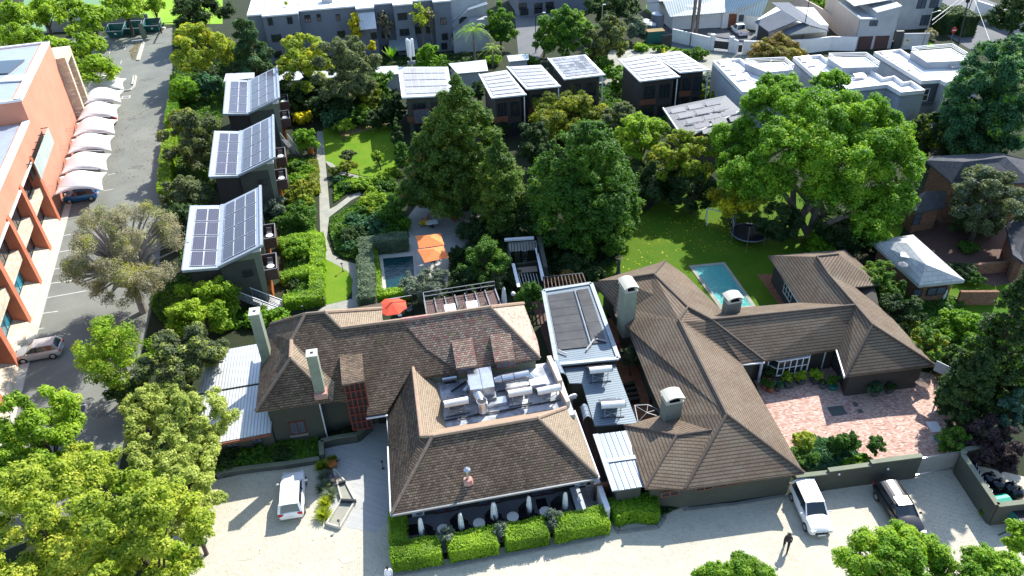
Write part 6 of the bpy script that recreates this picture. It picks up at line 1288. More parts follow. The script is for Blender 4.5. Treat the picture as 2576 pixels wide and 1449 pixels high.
# ------ rear parking corner
t=T('shipping_container',G(225,85),'dark blue shipping container in front of the rear boundary wall','container');a,c=G(202,86),G(249,99);d=(c-a)/np.linalg.norm(c-a);yaw=math.atan2(d[1],d[0])
ctr=G(222,80);MB().box((ctr[0],ctr[1]+1.5,1.3),(2.5,6,2.6),-.14).build('body','container_blue',t);MB().box((ctr[0]+.35,ctr[1]-1.5,1.3),(1.1,.08,2.2),-.14).build('door','container_blue',t);MB().box((ctr[0],ctr[1]+1.5,2.64),(2.6,6.1,.08),-.14).build('roof_panel','blue_crate',t)
def skip():
 t=T('green_skip',(0,0,0),'x','skip');lo_=[(-1.0,-.6),(1.0,-.6),(1.0,.7),(-1.0,.7)];up=[(-1.25,-1.0),(1.25,-1.0),(1.25,.9),(-1.25,.9)]
 for i in range(4):j=(i+1)%4;zt=[1.1,1.1,1.7,1.7];MB().hexa([(*lo_[i],.15),(*lo_[j],.15),(lo_[j][0]*.95,lo_[j][1]*.92,.15),(lo_[i][0]*.95,lo_[i][1]*.92,.15)],[(*up[i],zt[i]),(*up[j],zt[j]),(up[j][0]*.95,up[j][1]*.92,zt[j]),(up[i][0]*.95,up[i][1]*.92,zt[i])]).build('side','bin_rib',t)
 MB().prism(lo_,.12,.2).build('base','steel_dark',t);MB().prism([(-.95,-.6),(.95,-.6),(.95,.6),(-.95,.6)],.5,.6).build('rubbish','steel_dark',t);barparts('rim','metal_plain',t,[((up[i][0],up[i][1],[1.1,1.1,1.7,1.7][i]),(up[(i+1)%4][0],up[(i+1)%4][1],[1.1,1.1,1.7,1.7][(i+1)%4]),.1,.1)for i in range(4)]);MB().box((.1,-.85,.75),(.35,.03,.4)).build('sticker','cloth_white',t);return t
SK=skip()
for x,y,lab in((297,92,'green skip nearest the blue container, white bags inside'),(340,85,'middle green skip of the three'),(388,78,'green skip nearest the rear gate, farthest right')):put(SK,G(x,y),-.12,lab,'green skips at the rear wall',1.25)
t=T('boundary_wall',G(280,62),'grey rear boundary wall behind the green skips','wall');quadwall(t,[G(120,82),G(240,74),G(330,66),G(378,63)],2.2,.25,'steel_grey')
t=T('rear_gate',G(408,58),'open dark framed rear gate beside the school field','gate');barparts('frame','steel_dark',t,[(G(380,60,0),G(380,60,3),.12,.12),(G(412,58,0),G(412,58,3),.2,.2),(G(380,60,3),G(440,56,3),.1,.1),(G(380,60,.2),G(412,58,.2),.1,.1)])
t=T('leaning_board',G(362,96),'green board leaning between the middle and right skips','board');a=G(357,98);MB().slab([a,a+[1.0,.3,0],a+[.6,1.0,2.6],a+[-.1,.7,2.6]],.06).build('board','olive_light',t)
t=T('leaning_plank',G(258,98),'pair of white planks leaning on the tree by the container','plank');a=G(254,99);barparts('plank','white',t,[(a,a+[.5,1.5,4.6],.2,.06),(a+[.25,0,0],a+[.6,1.5,4.4],.1,.06)])
for i,(x,y,s_)in enumerate(((316,88,.6),(325,83,.5),(352,84,.6),(404,76,.7),(412,72,.5))):
 g=G(x,y);tag(MB().box((g[0],g[1],.25*s_),(s_*1.4,s_,.5*s_),i*.7).build('cardboard_box',('sand','white','concrete_pale')[i%3]),('brown cardboard right of the left skip','white box between left and middle skips','pale scrap beside the leaning green board','brown carton beside the right skip','white scrap board by the rear gate')[i],'box','scrap around the skips')
t=T('trestle',G(340,101),'white trestle beam lying on the asphalt in front of the skips','trestle');a,c=G(331,103,.6),G(359,100,.6);MB().bar(a,c,.12).build('beam','white',t)
for p in(a*.8+c*.2,a*.2+c*.8):MB().bar(p,p*[1,1,0]+[.2,-.4,0],.05).build('leg','steel_dark',t);MB().bar(p,p*[1,1,0]+[-.2,.4,0],.05).build('leg','steel_dark',t)
runthing('kerb_island',[(345,152),(359,108),(363,109),(350,153),(345,152)],.25,.2,'concrete_pale','narrow looped kerb island in the upper car park','kerb');runthing('kerb_island',[(311,230),(328,228),(338,219),(343,193),(337,192),(333,214)],.25,.2,'concrete_pale','curved kerb island beside the farthest shade sail','kerb')
# ------ street furniture at the top right
def tank(x,y,r,h_,lab):g=G(x,y);t=T('water_tank',g,lab,'water tank');MB().lathe(g,[(r,0),(r,h_)],20).build('tank','grey_wall',t);MB().lathe(g+[0,0,h_],[(r*1.02,0),(r*.95,.12),(r*.3,.4),(.1,.42)],20).build('lid','metal_pale',t)
tank(1652,80,1.15,3.2,'tall grey water tank against the white house wall');tank(1622,82,1.1,2.0,'low grey water tank left of the tall one');tank(1636,88,.95,1.9,'front grey water tank, the smallest of three')
t=T('garden_skip',G(1645,107),'weathered green box container beside the small trees','container');g=G(1646,105);MB().box((g[0],g[1],1.0),(3.0,1.6,2.0),-.05).build('body','bin_rib',t);MB().box((g[0],g[1],2.03),(3.1,1.7,.06),-.05).build('lid','sand',t)
t=T('mesh_fence',G(1675,100),'dark mesh fence panels beside the white boundary wall','fence');barparts('panel','steel_dark',t,[(G(1664,106,1.2),G(1690,104,1.2),.05,2.3)])
def streetlamp(x,y,h_,lab,col='steel_dark',arm=1.2):g=G(x,y);t=T('street_lamp',g,lab,'street lamp');MB().cyl(g,g+[0,0,h_],.09,.06,8).build('pole',col,t);MB().bar(g+[0,0,h_],g+[arm,0,h_+.2],.06).build('arm',col,t);MB().box(g+[arm,0,h_+.2],(.5,.2,.12)).build('lamp_head','white',t);return t
streetlamp(2013,126,9.5,'tall dark pole with grey box in front of the long white wall',arm=.1);streetlamp(1735,117,8,'dark street pole beside the left palm trunk',arm=.1);streetlamp(2320,124,6,'pale street lamp on the bright grass verge','steel');streetlamp(1348,133,6.5,'dark street lamp with curved arm by the side street',arm=1.5);streetlamp(1512,118,7,'thin pale lamp pole standing in the olive tree','steel',.3)
t=T('power_pole',G(2412,112),'dark utility pole with transformer and wires at the top right','utility pole');g=G(2411,112);MB().cyl(g,g+[.9,2,8.5],.12,.09,8).build('pole','steel_dark',t);MB().box(g+[.75,1.7,6.8],(.5,.4,.8)).build('transformer','black',t);g2=G(2430,58);
for z,q in((8.2,G(2345,52,7.5)),(7.4,G(2345,62,7)),(8.4,G(2500,130,8))):MB().bar(g+[.9,2,z],q,.04).build('wire','steel_grey',t)
t=T('power_pole',G(2424,60),'slim pale utility pole in front of the clipped street hedge','utility pole');g=G(2424,60);MB().cyl(g,g+[.5,0,7],.1,.08,8).build('pole','steel_grey',t);MB().bar(g+[.5,0,6.5],G(2345,50,7.5),.04).build('wire','steel_grey',t)
t=T('road_sign',G(2392,116),'round red and white road sign on the street corner','road sign');g=G(2389,113);MB().cyl(g,g+[0,0,2.6],.04,.04,6).build('post','steel_grey',t);MB().cyl(g+[0,-.06,2.5],g+[0,-.02,2.5],.5,.5,18).build('disc','red',t);MB().box(g+[0,-.08,2.5],(.7,.03,.16)).build('bar','white',t)
t=T('wheelie_bin',G(2245,121),'dark blue wheelie bin beside the beige house door','bin');g=G(2245,121);MB().hexa([g+[-.25,-.25,.05],g+[.25,-.25,.05],g+[.25,.3,.05],g+[-.25,.3,.05]],[g+[-.32,-.35,1.1],g+[.32,-.35,1.1],g+[.32,.35,1.1],g+[-.32,.35,1.1]]).build('body','navy',t);MB().box(g+[0,0,1.14],(.68,.75,.07)).build('lid','navy',t)
t=T('outdoor_rubbish_bin',G(784,393),'bright orange container under the small tree beside the garden path','bin');g=G(784,385);MB().lathe(g,[(.3,0),(.36,.8),(.3,.85)],12).build('body','orange',t);MB().lathe(g+[0,0,.85],[(.34,0),(.1,.1)],12).build('lid','metal_plain',t)
# ------ vegetation
def quadmesh(name,P,TA,TB_,v,mat,parent,org,extra=None):
 """leaf shaped quads: centres P, half axes TA, TB_"""
 n=len(P);V=np.empty((n,4,3));V[:,0]=P+TA;V[:,1]=P+TB_;V[:,2]=P-TA;V[:,3]=P-TB_;V=V.reshape(-1,3)
 F=np.arange(n*4,dtype=np.int32);tot=np.full(n,4,dtype=np.int32);vv=v
 if extra is not None:
  ev,ef=extra;F=np.concatenate([F,ef.ravel()+n*4]).astype(np.int32);tot=np.concatenate([tot,np.full(len(ef),ef.shape[1],dtype=np.int32)]);V=np.concatenate([V,ev]);vv=np.concatenate([v,np.zeros(len(ef))])
 me=bpy.data.meshes.new(name);me.vertices.add(len(V));me.vertices.foreach_set('co',(V-org).ravel());me.loops.add(len(F));me.loops.foreach_set('vertex_index',F)
 me.polygons.add(len(tot));st=np.concatenate([[0],np.cumsum(tot)[:-1]]).astype(np.int32);me.polygons.foreach_set('loop_start',st)
 me.update(calc_edges=True);a=me.attributes.new('v','FLOAT','FACE');a.data.foreach_set('value',vv.astype(np.float32));me.materials.append(MT(mat))
 o=bpy.data.objects.new(name,me);COL.objects.link(o)
 if parent is not None:o.parent=parent
 else:o.location=tuple(org)
 ORG[o.name]=np.array(org,float);return o
OCT=np.array([(1,0,0),(0,1,0),(-1,0,0),(0,-1,0),(0,0,1),(0,0,-1)],float)
OF=np.array([(0,1,4),(1,2,4),(2,3,4),(3,0,4),(1,0,5),(2,1,5),(3,2,5),(0,3,5)])
def unit(a):return a/np.maximum(1e-9,np.linalg.norm(a,axis=1))[:,None]
def leaves(cl,n,leaf,rng,up=.25,jit=.7,elong=.55,core=.7,droop=0.0,shell=(.72,1.08)):
 """cl: clumps (m,6) centre+radii"""
 m=len(cl);area=(cl[:,3]*cl[:,4])+.5*(cl[:,3]*cl[:,5]);idx=rng.choice(m,n,p=area/area.sum())
 D=rng.normal(size=(n,3));D[:,2]+=up;D=unit(D);r=rng.uniform(*shell,n)[:,None]
 P=cl[idx,:3]+D*cl[idx,3:6]*r;Nn=unit(D+rng.normal(size=(n,3))*jit*.6+[.15,.15,.45]);R1=rng.normal(size=(n,3));R1[:,2]-=droop
 TA=unit(np.cross(Nn,R1));TB_=np.cross(Nn,TA);s_=leaf*rng.uniform(.6,1.35,n)[:,None]*.5
 cv=rng.uniform(0,1,m);v=.55*cv[idx]+.45*rng.uniform(0,1,n)
 ev=(cl[:,None,:3]+OCT[None]*cl[:,None,3:6]*core).reshape(-1,3);ef=(OF[None]+6*np.arange(m)[:,None,None]).reshape(-1,3)
 return P,TA*s_,TB_*s_*elong,v,(ev,ef)
PROF={'dome':lambda t:np.sqrt(np.clip(1-(1.75*t-.75)**2,.02,1))*(t>.0),'round':lambda t:np.sqrt(np.clip(1-(2*t-1)**2,.02,1)),'cone':lambda t:np.clip((1-t)**.65*1.12,.04,1)*np.clip(t*6+.55,0,1),'bell':lambda t:np.sqrt(np.clip(1-t**1.7,.02,1))*np.clip(t*2.5+.78,0,1),'egg':lambda t:np.clip(np.sin(np.pi*np.clip(t,0,1)**.7)**.75,.05,1),'umbrella':lambda t:np.sqrt(np.clip(1-t**1.6,.03,1)),'column':lambda t:np.clip(np.minimum(1,(1-t)*3.5)**.6,.05,1)*np.clip(t*5+.6,0,1)}
def clumps(c,rx,ry,rz,m,cs,prof,rng,inner=.35):
 f=PROF[prof];T_=rng.uniform(0,1,m*6);keep=rng.uniform(0,1,len(T_))<f(T_)*.9+.08;t=T_[keep][:m];m=len(t);a=rng.uniform(0,2*np.pi,m)
 q=np.where(rng.uniform(0,1,m)<inner,rng.uniform(.2,.7,m),rng.uniform(.8,1.0,m));fr=f(t);crad=cs*(rx+ry)/2*rng.uniform(.7,1.3,m)
 lobes=1+.1*np.sin(3*a+rng.uniform(0,6))+.07*np.sin(5*a+rng.uniform(0,6))
 R_=np.maximum(0,q*fr*lobes-cs*.45)
 P=np.stack([c[0]+rx*R_*np.cos(a),c[1]+ry*R_*np.sin(a),c[2]-rz+2*rz*(cs*.5+t*(1-cs*1.0))],1)
 k=np.clip(.55+.45*fr,.35,1);cr_=crad*k;S_=6;D=rng.normal(size=(m,S_,3));D[:,:,2]+=.35;D/=np.linalg.norm(D,axis=2)[:,:,None]
 Q_=P[:,None]+D*cr_[:,None,None]*[.75,.75,.6];sr=cr_[:,None]*rng.uniform(.36,.62,(m,S_));sub=np.concatenate([Q_,np.stack([sr,sr,sr*.8],2)],2).reshape(-1,6)
 return np.concatenate([np.concatenate([P,np.stack([cr_*.78,cr_*.78,cr_*.62],1)],1),sub])
def solve(px,py,w_,h_,clear,flat=.4):
 """crown size and place from its outline in the photo, standing on the ground"""
 zc=clear+3
 for _ in range(30):
  c=G(px,py,zc);dep=PR(c)[2];rx=w_*dep/FOC;H_=h_*dep/FOC;dd=CP-c;de=math.atan2(dd[2],math.hypot(dd[0],dd[1]));r2=H_**2-(rx*math.sin(de))**2
  rz=math.sqrt(max(r2,0))/math.cos(de);rz=max(rz,flat*rx);ry=min(rx,math.sqrt(max(.05,H_**2-(rz*math.cos(de))**2))/math.sin(de))if rz*math.cos(de)<H_ else rx*.6
  zc=.5*zc+.5*(clear+rz)
 return G(px,py,zc),rx,max(ry,.45*rx),rz,dep
def solve_cone(px,py,w_,h_):
 """tree that is widest near the ground: apex at the top of its outline, near skirt at the bottom"""
 dep=75.0
 for _ in range(20):
  r=w_*dep/FOC;y0=G(px,py+h_,.5)[1]+r*.9;zt=PL(px,py-h_,(0,1,0),y0)[2];m_=PL(px,py,(0,1,0),y0);dep=PR(m_)[2]
 return np.array([m_[0],y0,.3+(zt-.3)/2]),r,r*.95,(zt-.3)/2,dep
SEED=[11]
def tree(name,px,py,w_,h_,clear,mat,lab,prof='dome',cs=.3,dens=1.0,leaf=None,bark='bark',group=None,cat='tree',trunk=True,limbs=6,core=.7,shell=(.72,1.08),lean=(0,0),m=None,up=.25,flat=.4,base=None,split=1,extra=None,jit=.7):
 SEED[0]+=1;rng=np.random.default_rng(SEED[0]);c,rx,ry,rz,dep=solve(px,py,w_,h_,clear,flat)if m is None or prof not in('cone','bell')else solve_cone(px,py,w_,h_)
 g=np.array([c[0]+lean[0],c[1]+lean[1],0.])if base is None else G(*base)
 leaf=leaf or max(.2,dep*.0042);m=m or int(np.clip(2.6/cs**2,14,130));cl=clumps(c,rx,ry,rz,m,cs,prof,rng)
 A=(rx*ry+rx*rz*1.4)*4.4;leaf*=.85;n=int(np.clip(dens*A*4.2/(leaf*leaf*.5),400,90000))
 t=T(name,g,lab,cat,group);P,TA,TB_,v,ex=leaves(cl,n,leaf,rng,core=core,shell=shell,up=up,jit=jit)
 quadmesh('crown' if cat=='tree' else 'foliage',P,TA,TB_,v,mat,t,g,ex if core>0 else None)
 if extra:
  for em,fr,zlo in extra:
   k=cl[rng.uniform(0,1,len(cl))<fr];
   if len(k):P,TA,TB_,v,ex=leaves(k,int(n*fr),leaf,rng,shell=(1.0,1.15));quadmesh('crown' if cat=='tree' else 'foliage',P,TA,TB_,v,em,t,g)
 if trunk:
  r0=max(.09,rx*.06);b=MB();top=np.array([c[0],c[1],c[2]+rz*.1]);k=5
  pts=[g+(top-g)*i/k+([rng.uniform(-.15,.15)*r0*4,rng.uniform(-.15,.15)*r0*4,0]if 0<i<k else[0,0,0])for i in range(k+1)]
  b.tube([tuple(p)for p in pts],[r0*(1.25-.9*i/k)for i in range(k+1)],8)
  order=rng.permutation(len(cl))[:limbs]
  for i in order:
   s_=pts[2]*(1-.5)+pts[3]*.5 if rng.uniform()<.5 else pts[2];e_=cl[i,:3];mid_=(s_+e_)/2+[0,0,.15*rz]
   b.tube([tuple(s_),tuple(mid_),tuple(e_)],[r0*.5,r0*.3,r0*.12],5)
  b.build('trunk',bark,t)
 return t
def bush(px,py,w_,h_,mat,lab,name='garden_shrub',prof='round',cs=.38,dens=1.0,group='garden shrubs',leaf=None,**kw):return tree(name,px,py,w_,h_,.0,mat,lab,prof,cs,dens,leaf,group=group,cat='shrub',trunk=False,**kw)
# --- lower left ----
tree('feathery_tree',90,1075,108,130,3.5,'lf_lime','bright lime green tree at the left edge below the silver hatchback','dome',.26,leaf=.26)
tree('feathery_tree',225,1175,110,62,4.5,'lf_yolive','yellow green tree standing over the dark end of the asphalt','dome',.26,leaf=.24)
tree('feathery_tree',90,1320,190,190,5,'lf_yolive','huge yellow green tree filling the bottom left corner','dome',.2,leaf=.24,dens=.9)
tree('feathery_tree',335,1345,165,190,5,'lf_yolive','yellow green feathery tree at the bottom, left of the pale courtyard','dome',.2,leaf=.23,dens=.9)
tree('feathery_tree',440,1445,85,85,2.5,'lf_lime','lower bright tree at the bottom edge beside the courtyard','dome',.28,leaf=.22)
tree('clumpy_tree',385,1035,82,78,2.5,'lf_bumpy','pale clumpy tree left of the ribbed side wing roof','dome',.22,leaf=.2)
tree('clumpy_tree',500,1055,84,95,2.5,'lf_bumpy','pale clumpy tree touching the side wing roof','dome',.2,leaf=.2)
tree('clumpy_tree',435,1140,118,100,3,'lf_bumpy','biggest pale clumpy tree in the middle of the bottom left clump','dome',.17,leaf=.2)
tree('clumpy_tree',462,1255,84,108,2.5,'lf_bumpy','pale clumpy tree overhanging the edge of the pale courtyard','dome',.2,leaf=.2)
bush(488,1360,28,34,'lf_blue','bluish shrub at the courtyard edge under the clumpy trees')
tree('round_tree',455,905,105,95,2.2,'lf_olive','dense tree with pale tipped leaves left of the side wing','dome',.22,leaf=.24,extra=[('lf_bumpy',.3,0)])
bush(330,985,55,55,'lf_dark','dark round shrub at the lower edge of the asphalt',cs=.3)
tree('sparse_tree',285,865,108,92,3,'lf_lime','loose yellow green tree right of the silver hatchback','umbrella',.24,.55,leaf=.24,core=0,limbs=14,bark='twig',extra=[('lf_mixyel',.25,0)])
tree('bare_tree',305,635,152,148,1.5,'lf_bare','big half bare grey brown twiggy tree over the parking bays','round',.2,.5,leaf=.17,core=0,limbs=260,bark='twig',shell=(.3,1.1),extra=[('lf_mixyel',.18,0)])
tree('bamboo_clump',510,770,92,75,.3,'lf_lime','bright yellow green bamboo clump below the nearest garden cottage','dome',.22,1.1,leaf=.26,limbs=12)
bush(640,800,40,22,'lf_fresh','fresh green shrub just behind the tall left chimney');bush(690,795,48,22,'lf_fresh','yellow green shrub right of the tall left chimney')
bush(590,808,24,16,'lf_fresh','big leaved green plant left of the tall left chimney',cs=.5,leaf=.5)
tree('feathery_tree',235,1440,130,90,4,'lf_lime','fresh green tree at the bottom edge between the two big yellow green ones','dome',.22,leaf=.23);tree('feathery_tree',25,1190,80,80,4,'lf_lime','lime green tree on the left edge above the bottom corner','dome',.24,leaf=.24);tree('feathery_tree',380,1210,90,55,4,'lf_lime','fresh green treetop between the pale clumpy and yellow green trees','dome',.24,leaf=.22)
# --- along the hedge ---------
tree('round_tree',467,485,64,58,1,'lf_olive','round olive green tree left of the middle garden cottage','dome',.25,leaf=.3)
bush(470,560,62,60,'lf_dark','dark shrub mass left of the nearest garden cottage',cs=.3)
tree('round_tree',490,345,78,82,.5,'lf_olive','broad olive tree between the farthest and middle garden cottages','dome',.22,leaf=.32,extra=[('lf_mixyel',.2,0)])
bush(452,300,36,32,'lf_mixyel','yellow tinged shrub on the hedge by the parking lane');bush(465,225,42,42,'lf_fresh','bright green shrub beside the hedge opposite the farthest sails');bush(520,215,36,42,'lf_teal','loose blue green shrub left of the farthest garden cottage')
tree('autumn_tree',505,118,84,64,1.5,'lf_yolive','broad olive and gold tree at the top of the parking lane','dome',.2,leaf=.36,extra=[('lf_yellow',.12,0)])
tree('dark_conifer',625,100,54,112,0,'lf_dark','tall dark conifer behind the farthest garden cottage','cone',.3,leaf=.36,extra=[('lf_teal',.3,0)])
tree('round_tree',505,22,72,48,3,'lf_dark','dark grey green tree at the top left of the conifer','dome',.24,leaf=.4)
for i,(x,y,a,b_)in enumerate(((30,35,62,38),(105,22,60,34),(45,88,60,34),(165,12,48,28),(225,40,62,34),(310,12,60,30),(385,8,30,22),(130,125,72,34),(205,112,58,30),(232,165,62,32))):
 tree('feathery_tree',x,y,a,b_,4.0,'lf_lime',['bright feathery tree at the very top left corner','bright feathery tree second along the top edge','bright feathery tree on the left edge above the office roof','bright feathery tree at the top edge before the tennis court','bright feathery tree standing over the blue container','bright feathery tree over the left green skip','small darker tree by the school field at the top','bright feathery tree just above the office building roof','bright feathery tree beside the stone portal, farther one','bright feathery tree spreading over the farthest shade sail'][i],'umbrella',.28,.8,group='bright feathery trees at the car park',limbs=9,core=.5)
 # --- garden background ------
tree('willow_like_tree',728,48,38,52,3,'lf_yolive','thin pale drooping tree in front of the grey apartment block','egg',.25,.6,core=.4)
tree('round_tree',760,155,72,82,2,'lf_yolive','broad yellow green tree in front of the left end of the apartments','dome',.2,leaf=.36,extra=[('lf_yellow',.08,0)])
tree('round_tree',868,160,84,98,3,'lf_olive','big grey olive tree in front of the apartment block','dome',.2,leaf=.36)
tree('round_tree',828,50,42,38,3,'lf_teal','blue green tree between the yellow tree and the thin drooping tree','dome',.26,leaf=.4)
tree('golden_tree',893,60,24,46,3,'lf_yellow','narrow bright yellow tree against the apartment windows','egg',.3,leaf=.4)
tree('golden_tree',936,115,12,24,2,'lf_yellow','small bright yellow treetop right of the big grey olive tree','egg',.35,leaf=.4)
for i,(x,y,a,b_,mt)in enumerate(((720,245,42,50,'lf_dark'),(780,230,60,48,'lf_dark'),(850,255,62,46,'lf_dark'),(915,235,46,52,'lf_mixyel'),(960,215,44,40,'lf_green'),(985,265,34,48,'lf_dark'),(900,290,45,26,'lf_green'),(840,295,40,28,'lf_teal'),(960,295,40,30,'lf_dark'),(1000,330,18,50,'lf_dark'),(1010,390,22,45,'lf_green'))):
 tree('garden_tree' if i<6 else 'garden_shrub',x,y,a,b_,.2,mt,['dark tree beside the farthest garden cottage balconies','dark tree above the people on the shaded path','dark tree beneath the big grey olive tree','yellow speckled tree left of the first rear cottage','green tree under the banana plant','dark narrow tree against the first rear cottage','leafy shrub behind the bare earth of the lawn','blue green shrub at the top left corner of the lawn','dark shrub at the top right corner of the lawn','dark hedge shrub along the right side of the lawn','green shrub at the lower right side of the lawn'][i],'dome',.28,cat='tree' if i<6 else 'shrub',trunk=i<6,group='dark garden planting')
tree('birch_tree',968,55,22,40,3,'lf_bare','bare pinkish tree in front of the apartment block','egg',.3,.16,core=0,limbs=24,bark='bark_pale')
tree('birch_tree',1058,35,26,45,4,'lf_yolive','slender pale trunked tree, left of two before the apartments','egg',.28,.4,core=0,bark='bark_pale',limbs=14);tree('birch_tree',1082,38,14,38,4,'lf_bare','slender pale trunked tree, right of two before the apartments','egg',.3,.3,core=0,bark='bark_pale',limbs=12)
tree('round_tree',1082,142,38,36,.3,'lf_fresh','bushy green tree at the foot of the two slender pale trees','dome',.26,leaf=.38)
tree('round_tree',1258,55,42,62,.5,'lf_green','tall green tree by the outside staircase of the apartments','egg',.24,leaf=.4,extra=[('lf_fresh',.3,0)])
tree('round_tree',1420,72,72,66,1.5,'lf_green','big deep green tree right of the side street','dome',.2,leaf=.38,extra=[('lf_fresh',.25,0)])
tree('round_tree',1368,95,32,34,1,'lf_green','small dark green tree at the corner of the side street','dome',.26,leaf=.38)
tree('round_tree',1528,90,52,58,1,'lf_olive','olive and yellow tree with a pale lamp pole in it','dome',.22,leaf=.38,extra=[('lf_mixyel',.3,0)])
tree('round_tree',1545,12,75,38,3,'lf_dark','dark tree at the top edge left of the white house','dome',.24,leaf=.42)
bush(1592,70,30,34,'lf_silver','pale flowering shrub left of the grey water tanks',leaf=.4);bush(1120,165,26,14,'lf_green','green shrub right of the antenna mast',leaf=.4)
for i,(x,y,a,b_)in enumerate(((1330,155,28,16),(1300,165,24,14),(1520,160,26,22),(1545,180,26,26),(1500,135,30,16),(1240,150,24,14),(1750,135,30,18),(1610,118,20,10),(1560,118,18,8),(1660,122,20,8))):
 bush(x,y,a,b_,'lf_fresh' if i%2 else 'lf_green',['bright shrub behind the small solar cottage','low shrub at the foot of the side street','bright shrub between two rear cottages','bright bush touching the wide rear cottage','fresh shrub below the olive tree lamp pole','low shrub right of the palm','round bright shrub before the black gate','low groundcover bush by the bay markings','small hedge plant under the green container','leafy clump beside the verge grass'][i],leaf=.36)
for i in range(15):
 x,y=1672+i*13.6,118+i*11.2;tree('yellow_cypress',x-2,y+22+(3 if i%2 else 0),11,36,0,'lf_yellow' if i<3 else 'lf_lime','yellow green cypress in the slanting hedge row, %s from the top'%('first second third fourth fifth sixth seventh eighth ninth tenth eleventh twelfth thirteenth fourteenth last'.split()[i]),'cone',.4,cat='tree',trunk=False,group='cypresses in the slanting hedge',leaf=.36)
tree('autumn_tree',1950,128,68,42,.6,'lf_brown','rusty brown and olive tree in front of the white garage','dome',.22,leaf=.36,extra=[('lf_mixyel',.3,0)])
bush(1775,216,62,36,'lf_silver','big grey green feathery bush right of the wide rear cottage',leaf=.34,cs=.25);bush(1470,222,42,20,'lf_silver','grey green bush in front of the small solar cottage',leaf=.34);bush(1685,252,24,18,'lf_silver','small grey green bush above the solar rack roof',leaf=.34)
bush(1700,225,26,20,'lf_green','green shrub below the wide rear cottage');bush(1655,240,25,22,'lf_green','shrub left of the small grey green bush');bush(1560,210,26,30,'lf_green','dark green shrub left of the wide rear cottage')
for i,(x,y,a,b_,mt)in enumerate(((1262,262,44,26,'lf_green'),(1205,225,20,34,'lf_dark'),(1475,240,50,20,'lf_green'),(1625,240,34,26,'lf_teal'),(1345,250,26,30,'lf_green'),(1038,275,20,30,'lf_dark'),(1860,205,18,26,'lf_lime'))):
 bush(x,y,a,b_,mt,['leafy bush against the two stepped solar roofs cottage','dark shrub between the first two rear cottages','green bush below the small solar cottage','blue green bush at the left corner of the wide rear cottage','bush under the right corner of the stepped solar cottage','dark shrub below the curtained window of the first rear cottage','lime shrub at the end of the slanting cypress hedge'][i],cs=.28,leaf=.34)
 # --- middle --------
def pointed():
 px,py=1160,374;t=tree('pointed_tree',px,py,150,212,.3,'lf_poplar','huge pointed dark olive tree with several tips in the centre','cone',.14,1.4,leaf=.25,m=480,extra=[('lf_mixyel',.05,0)])
 return t
pointed()
tree('pointed_tree',1082,410,78,148,.2,'lf_poplar','lower left stem of the pointed olive tree, reddish tipped','cone',.22,1.3,leaf=.27,m=170,extra=[('lf_brown',.08,0)])
tree('pointed_tree',1255,460,75,155,.2,'lf_poplar','lower right stem of the pointed olive tree group','cone',.22,1.3,leaf=.27,m=170)
tree('dense_tree',1472,478,152,192,.6,'lf_green','huge dense dark green cone shaped tree above the brown tiled house','bell',.14,1.4,leaf=.25,extra=[('lf_fresh',.06,0)],m=460)
tree('autumn_tree',1425,290,100,62,1,'lf_mixyel','broad olive and yellow tree behind the dense green one','dome',.2,leaf=.3)
tree('round_tree',1555,300,55,48,1,'lf_olive','greyish twiggy tree below the wide rear cottage','dome',.24,.8,leaf=.3)
tree('feathery_tree',1615,350,82,75,2,'lf_lime','light green feathery tree left of the solar rack roof','dome',.22,.9,leaf=.28)
tree('autumn_tree',1712,395,82,78,2,'lf_mixyel','dark tree with glowing yellow top below the solar racks','dome',.2,1,leaf=.28,extra=[('lf_lime',.3,0)])
for i,(x,y,a,b_)in enumerate(((1650,460,80,60),(1745,480,60,60),(1345,360,55,70),(1330,560,55,50))):
 tree('undergrowth_tree',x,y,a,b_,.2,'lf_dark',['deep shaded dark tree behind the right lawn','dark tree left of the yellow hanging branches','dark undergrowth tree between the two giant trees, upper','dark undergrowth tree between the two giant trees, lower'][i],'dome',.25,1,leaf=.28)
 # --- big spreading tree on the right --
JT=T('spreading_tree',G(2010,590),'giant spreading bright green tree with forked pale trunks over the right lawn','tree');rng=np.random.default_rng(77);lob=[]
for x,y,a,b_,zc in((1870,330,75,60,9),(1960,250,90,65,12),(2070,260,100,70,13),(2190,300,110,80,12),(2250,400,85,80,9),(1900,430,95,70,7.5),(2010,340,110,70,11),(2120,380,120,80,10),(2240,500,80,70,6),(1960,205,55,32,13),(2095,200,48,32,13.5),(2180,560,60,50,4.5),(2110,470,80,50,7),(1850,400,55,60,7)):
 c=G(x,y,zc);k=PR(c)[2]/FOC;cl=clumps(c,a*k*1.05,a*k*.85,b_*k*.75,30,.3,'umbrella',rng,.2);lob.append(cl)
cl=np.concatenate(lob);g=ORG[JT.name];P,TA,TB_,v,ex=leaves(cl,150000,.25,rng,core=.75);quadmesh('crown',P,TA,TB_,v,'lf_fresh',JT,g,ex)
P,TA,TB_,v,ex=leaves(cl-np.array([0,0,1.0,0,0,0]),40000,.26,rng);quadmesh('crown',P,TA,TB_,v,'lf_green',JT,g)
b=MB()
for k,(bx,by)in enumerate(((1995,585),(2035,600),(2085,590))):
 g0=G(bx,by)
 for j in range(3):
  e_=cl[rng.integers(len(cl)),:3];e_=g0*.45+e_*.55;m_=(g0*.55+e_*.45)+[0,0,1.2];b.tube([tuple(g0+[rng.uniform(-.15,.15),0,0]),tuple(m_),tuple(e_+[0,0,1.5]),tuple(e_*.5+cl[rng.integers(len(cl)),:3]*.5)],[.42,.3,.2,.08],8)
b.build('trunk','bark_pale',JT)
tree('golden_tree',1850,500,72,42,2.2,'lf_yellow','yellow drooping branches above the white swing frame','dome',.25,.7,leaf=.28,extra=[('lf_mixyel',.5,0)])
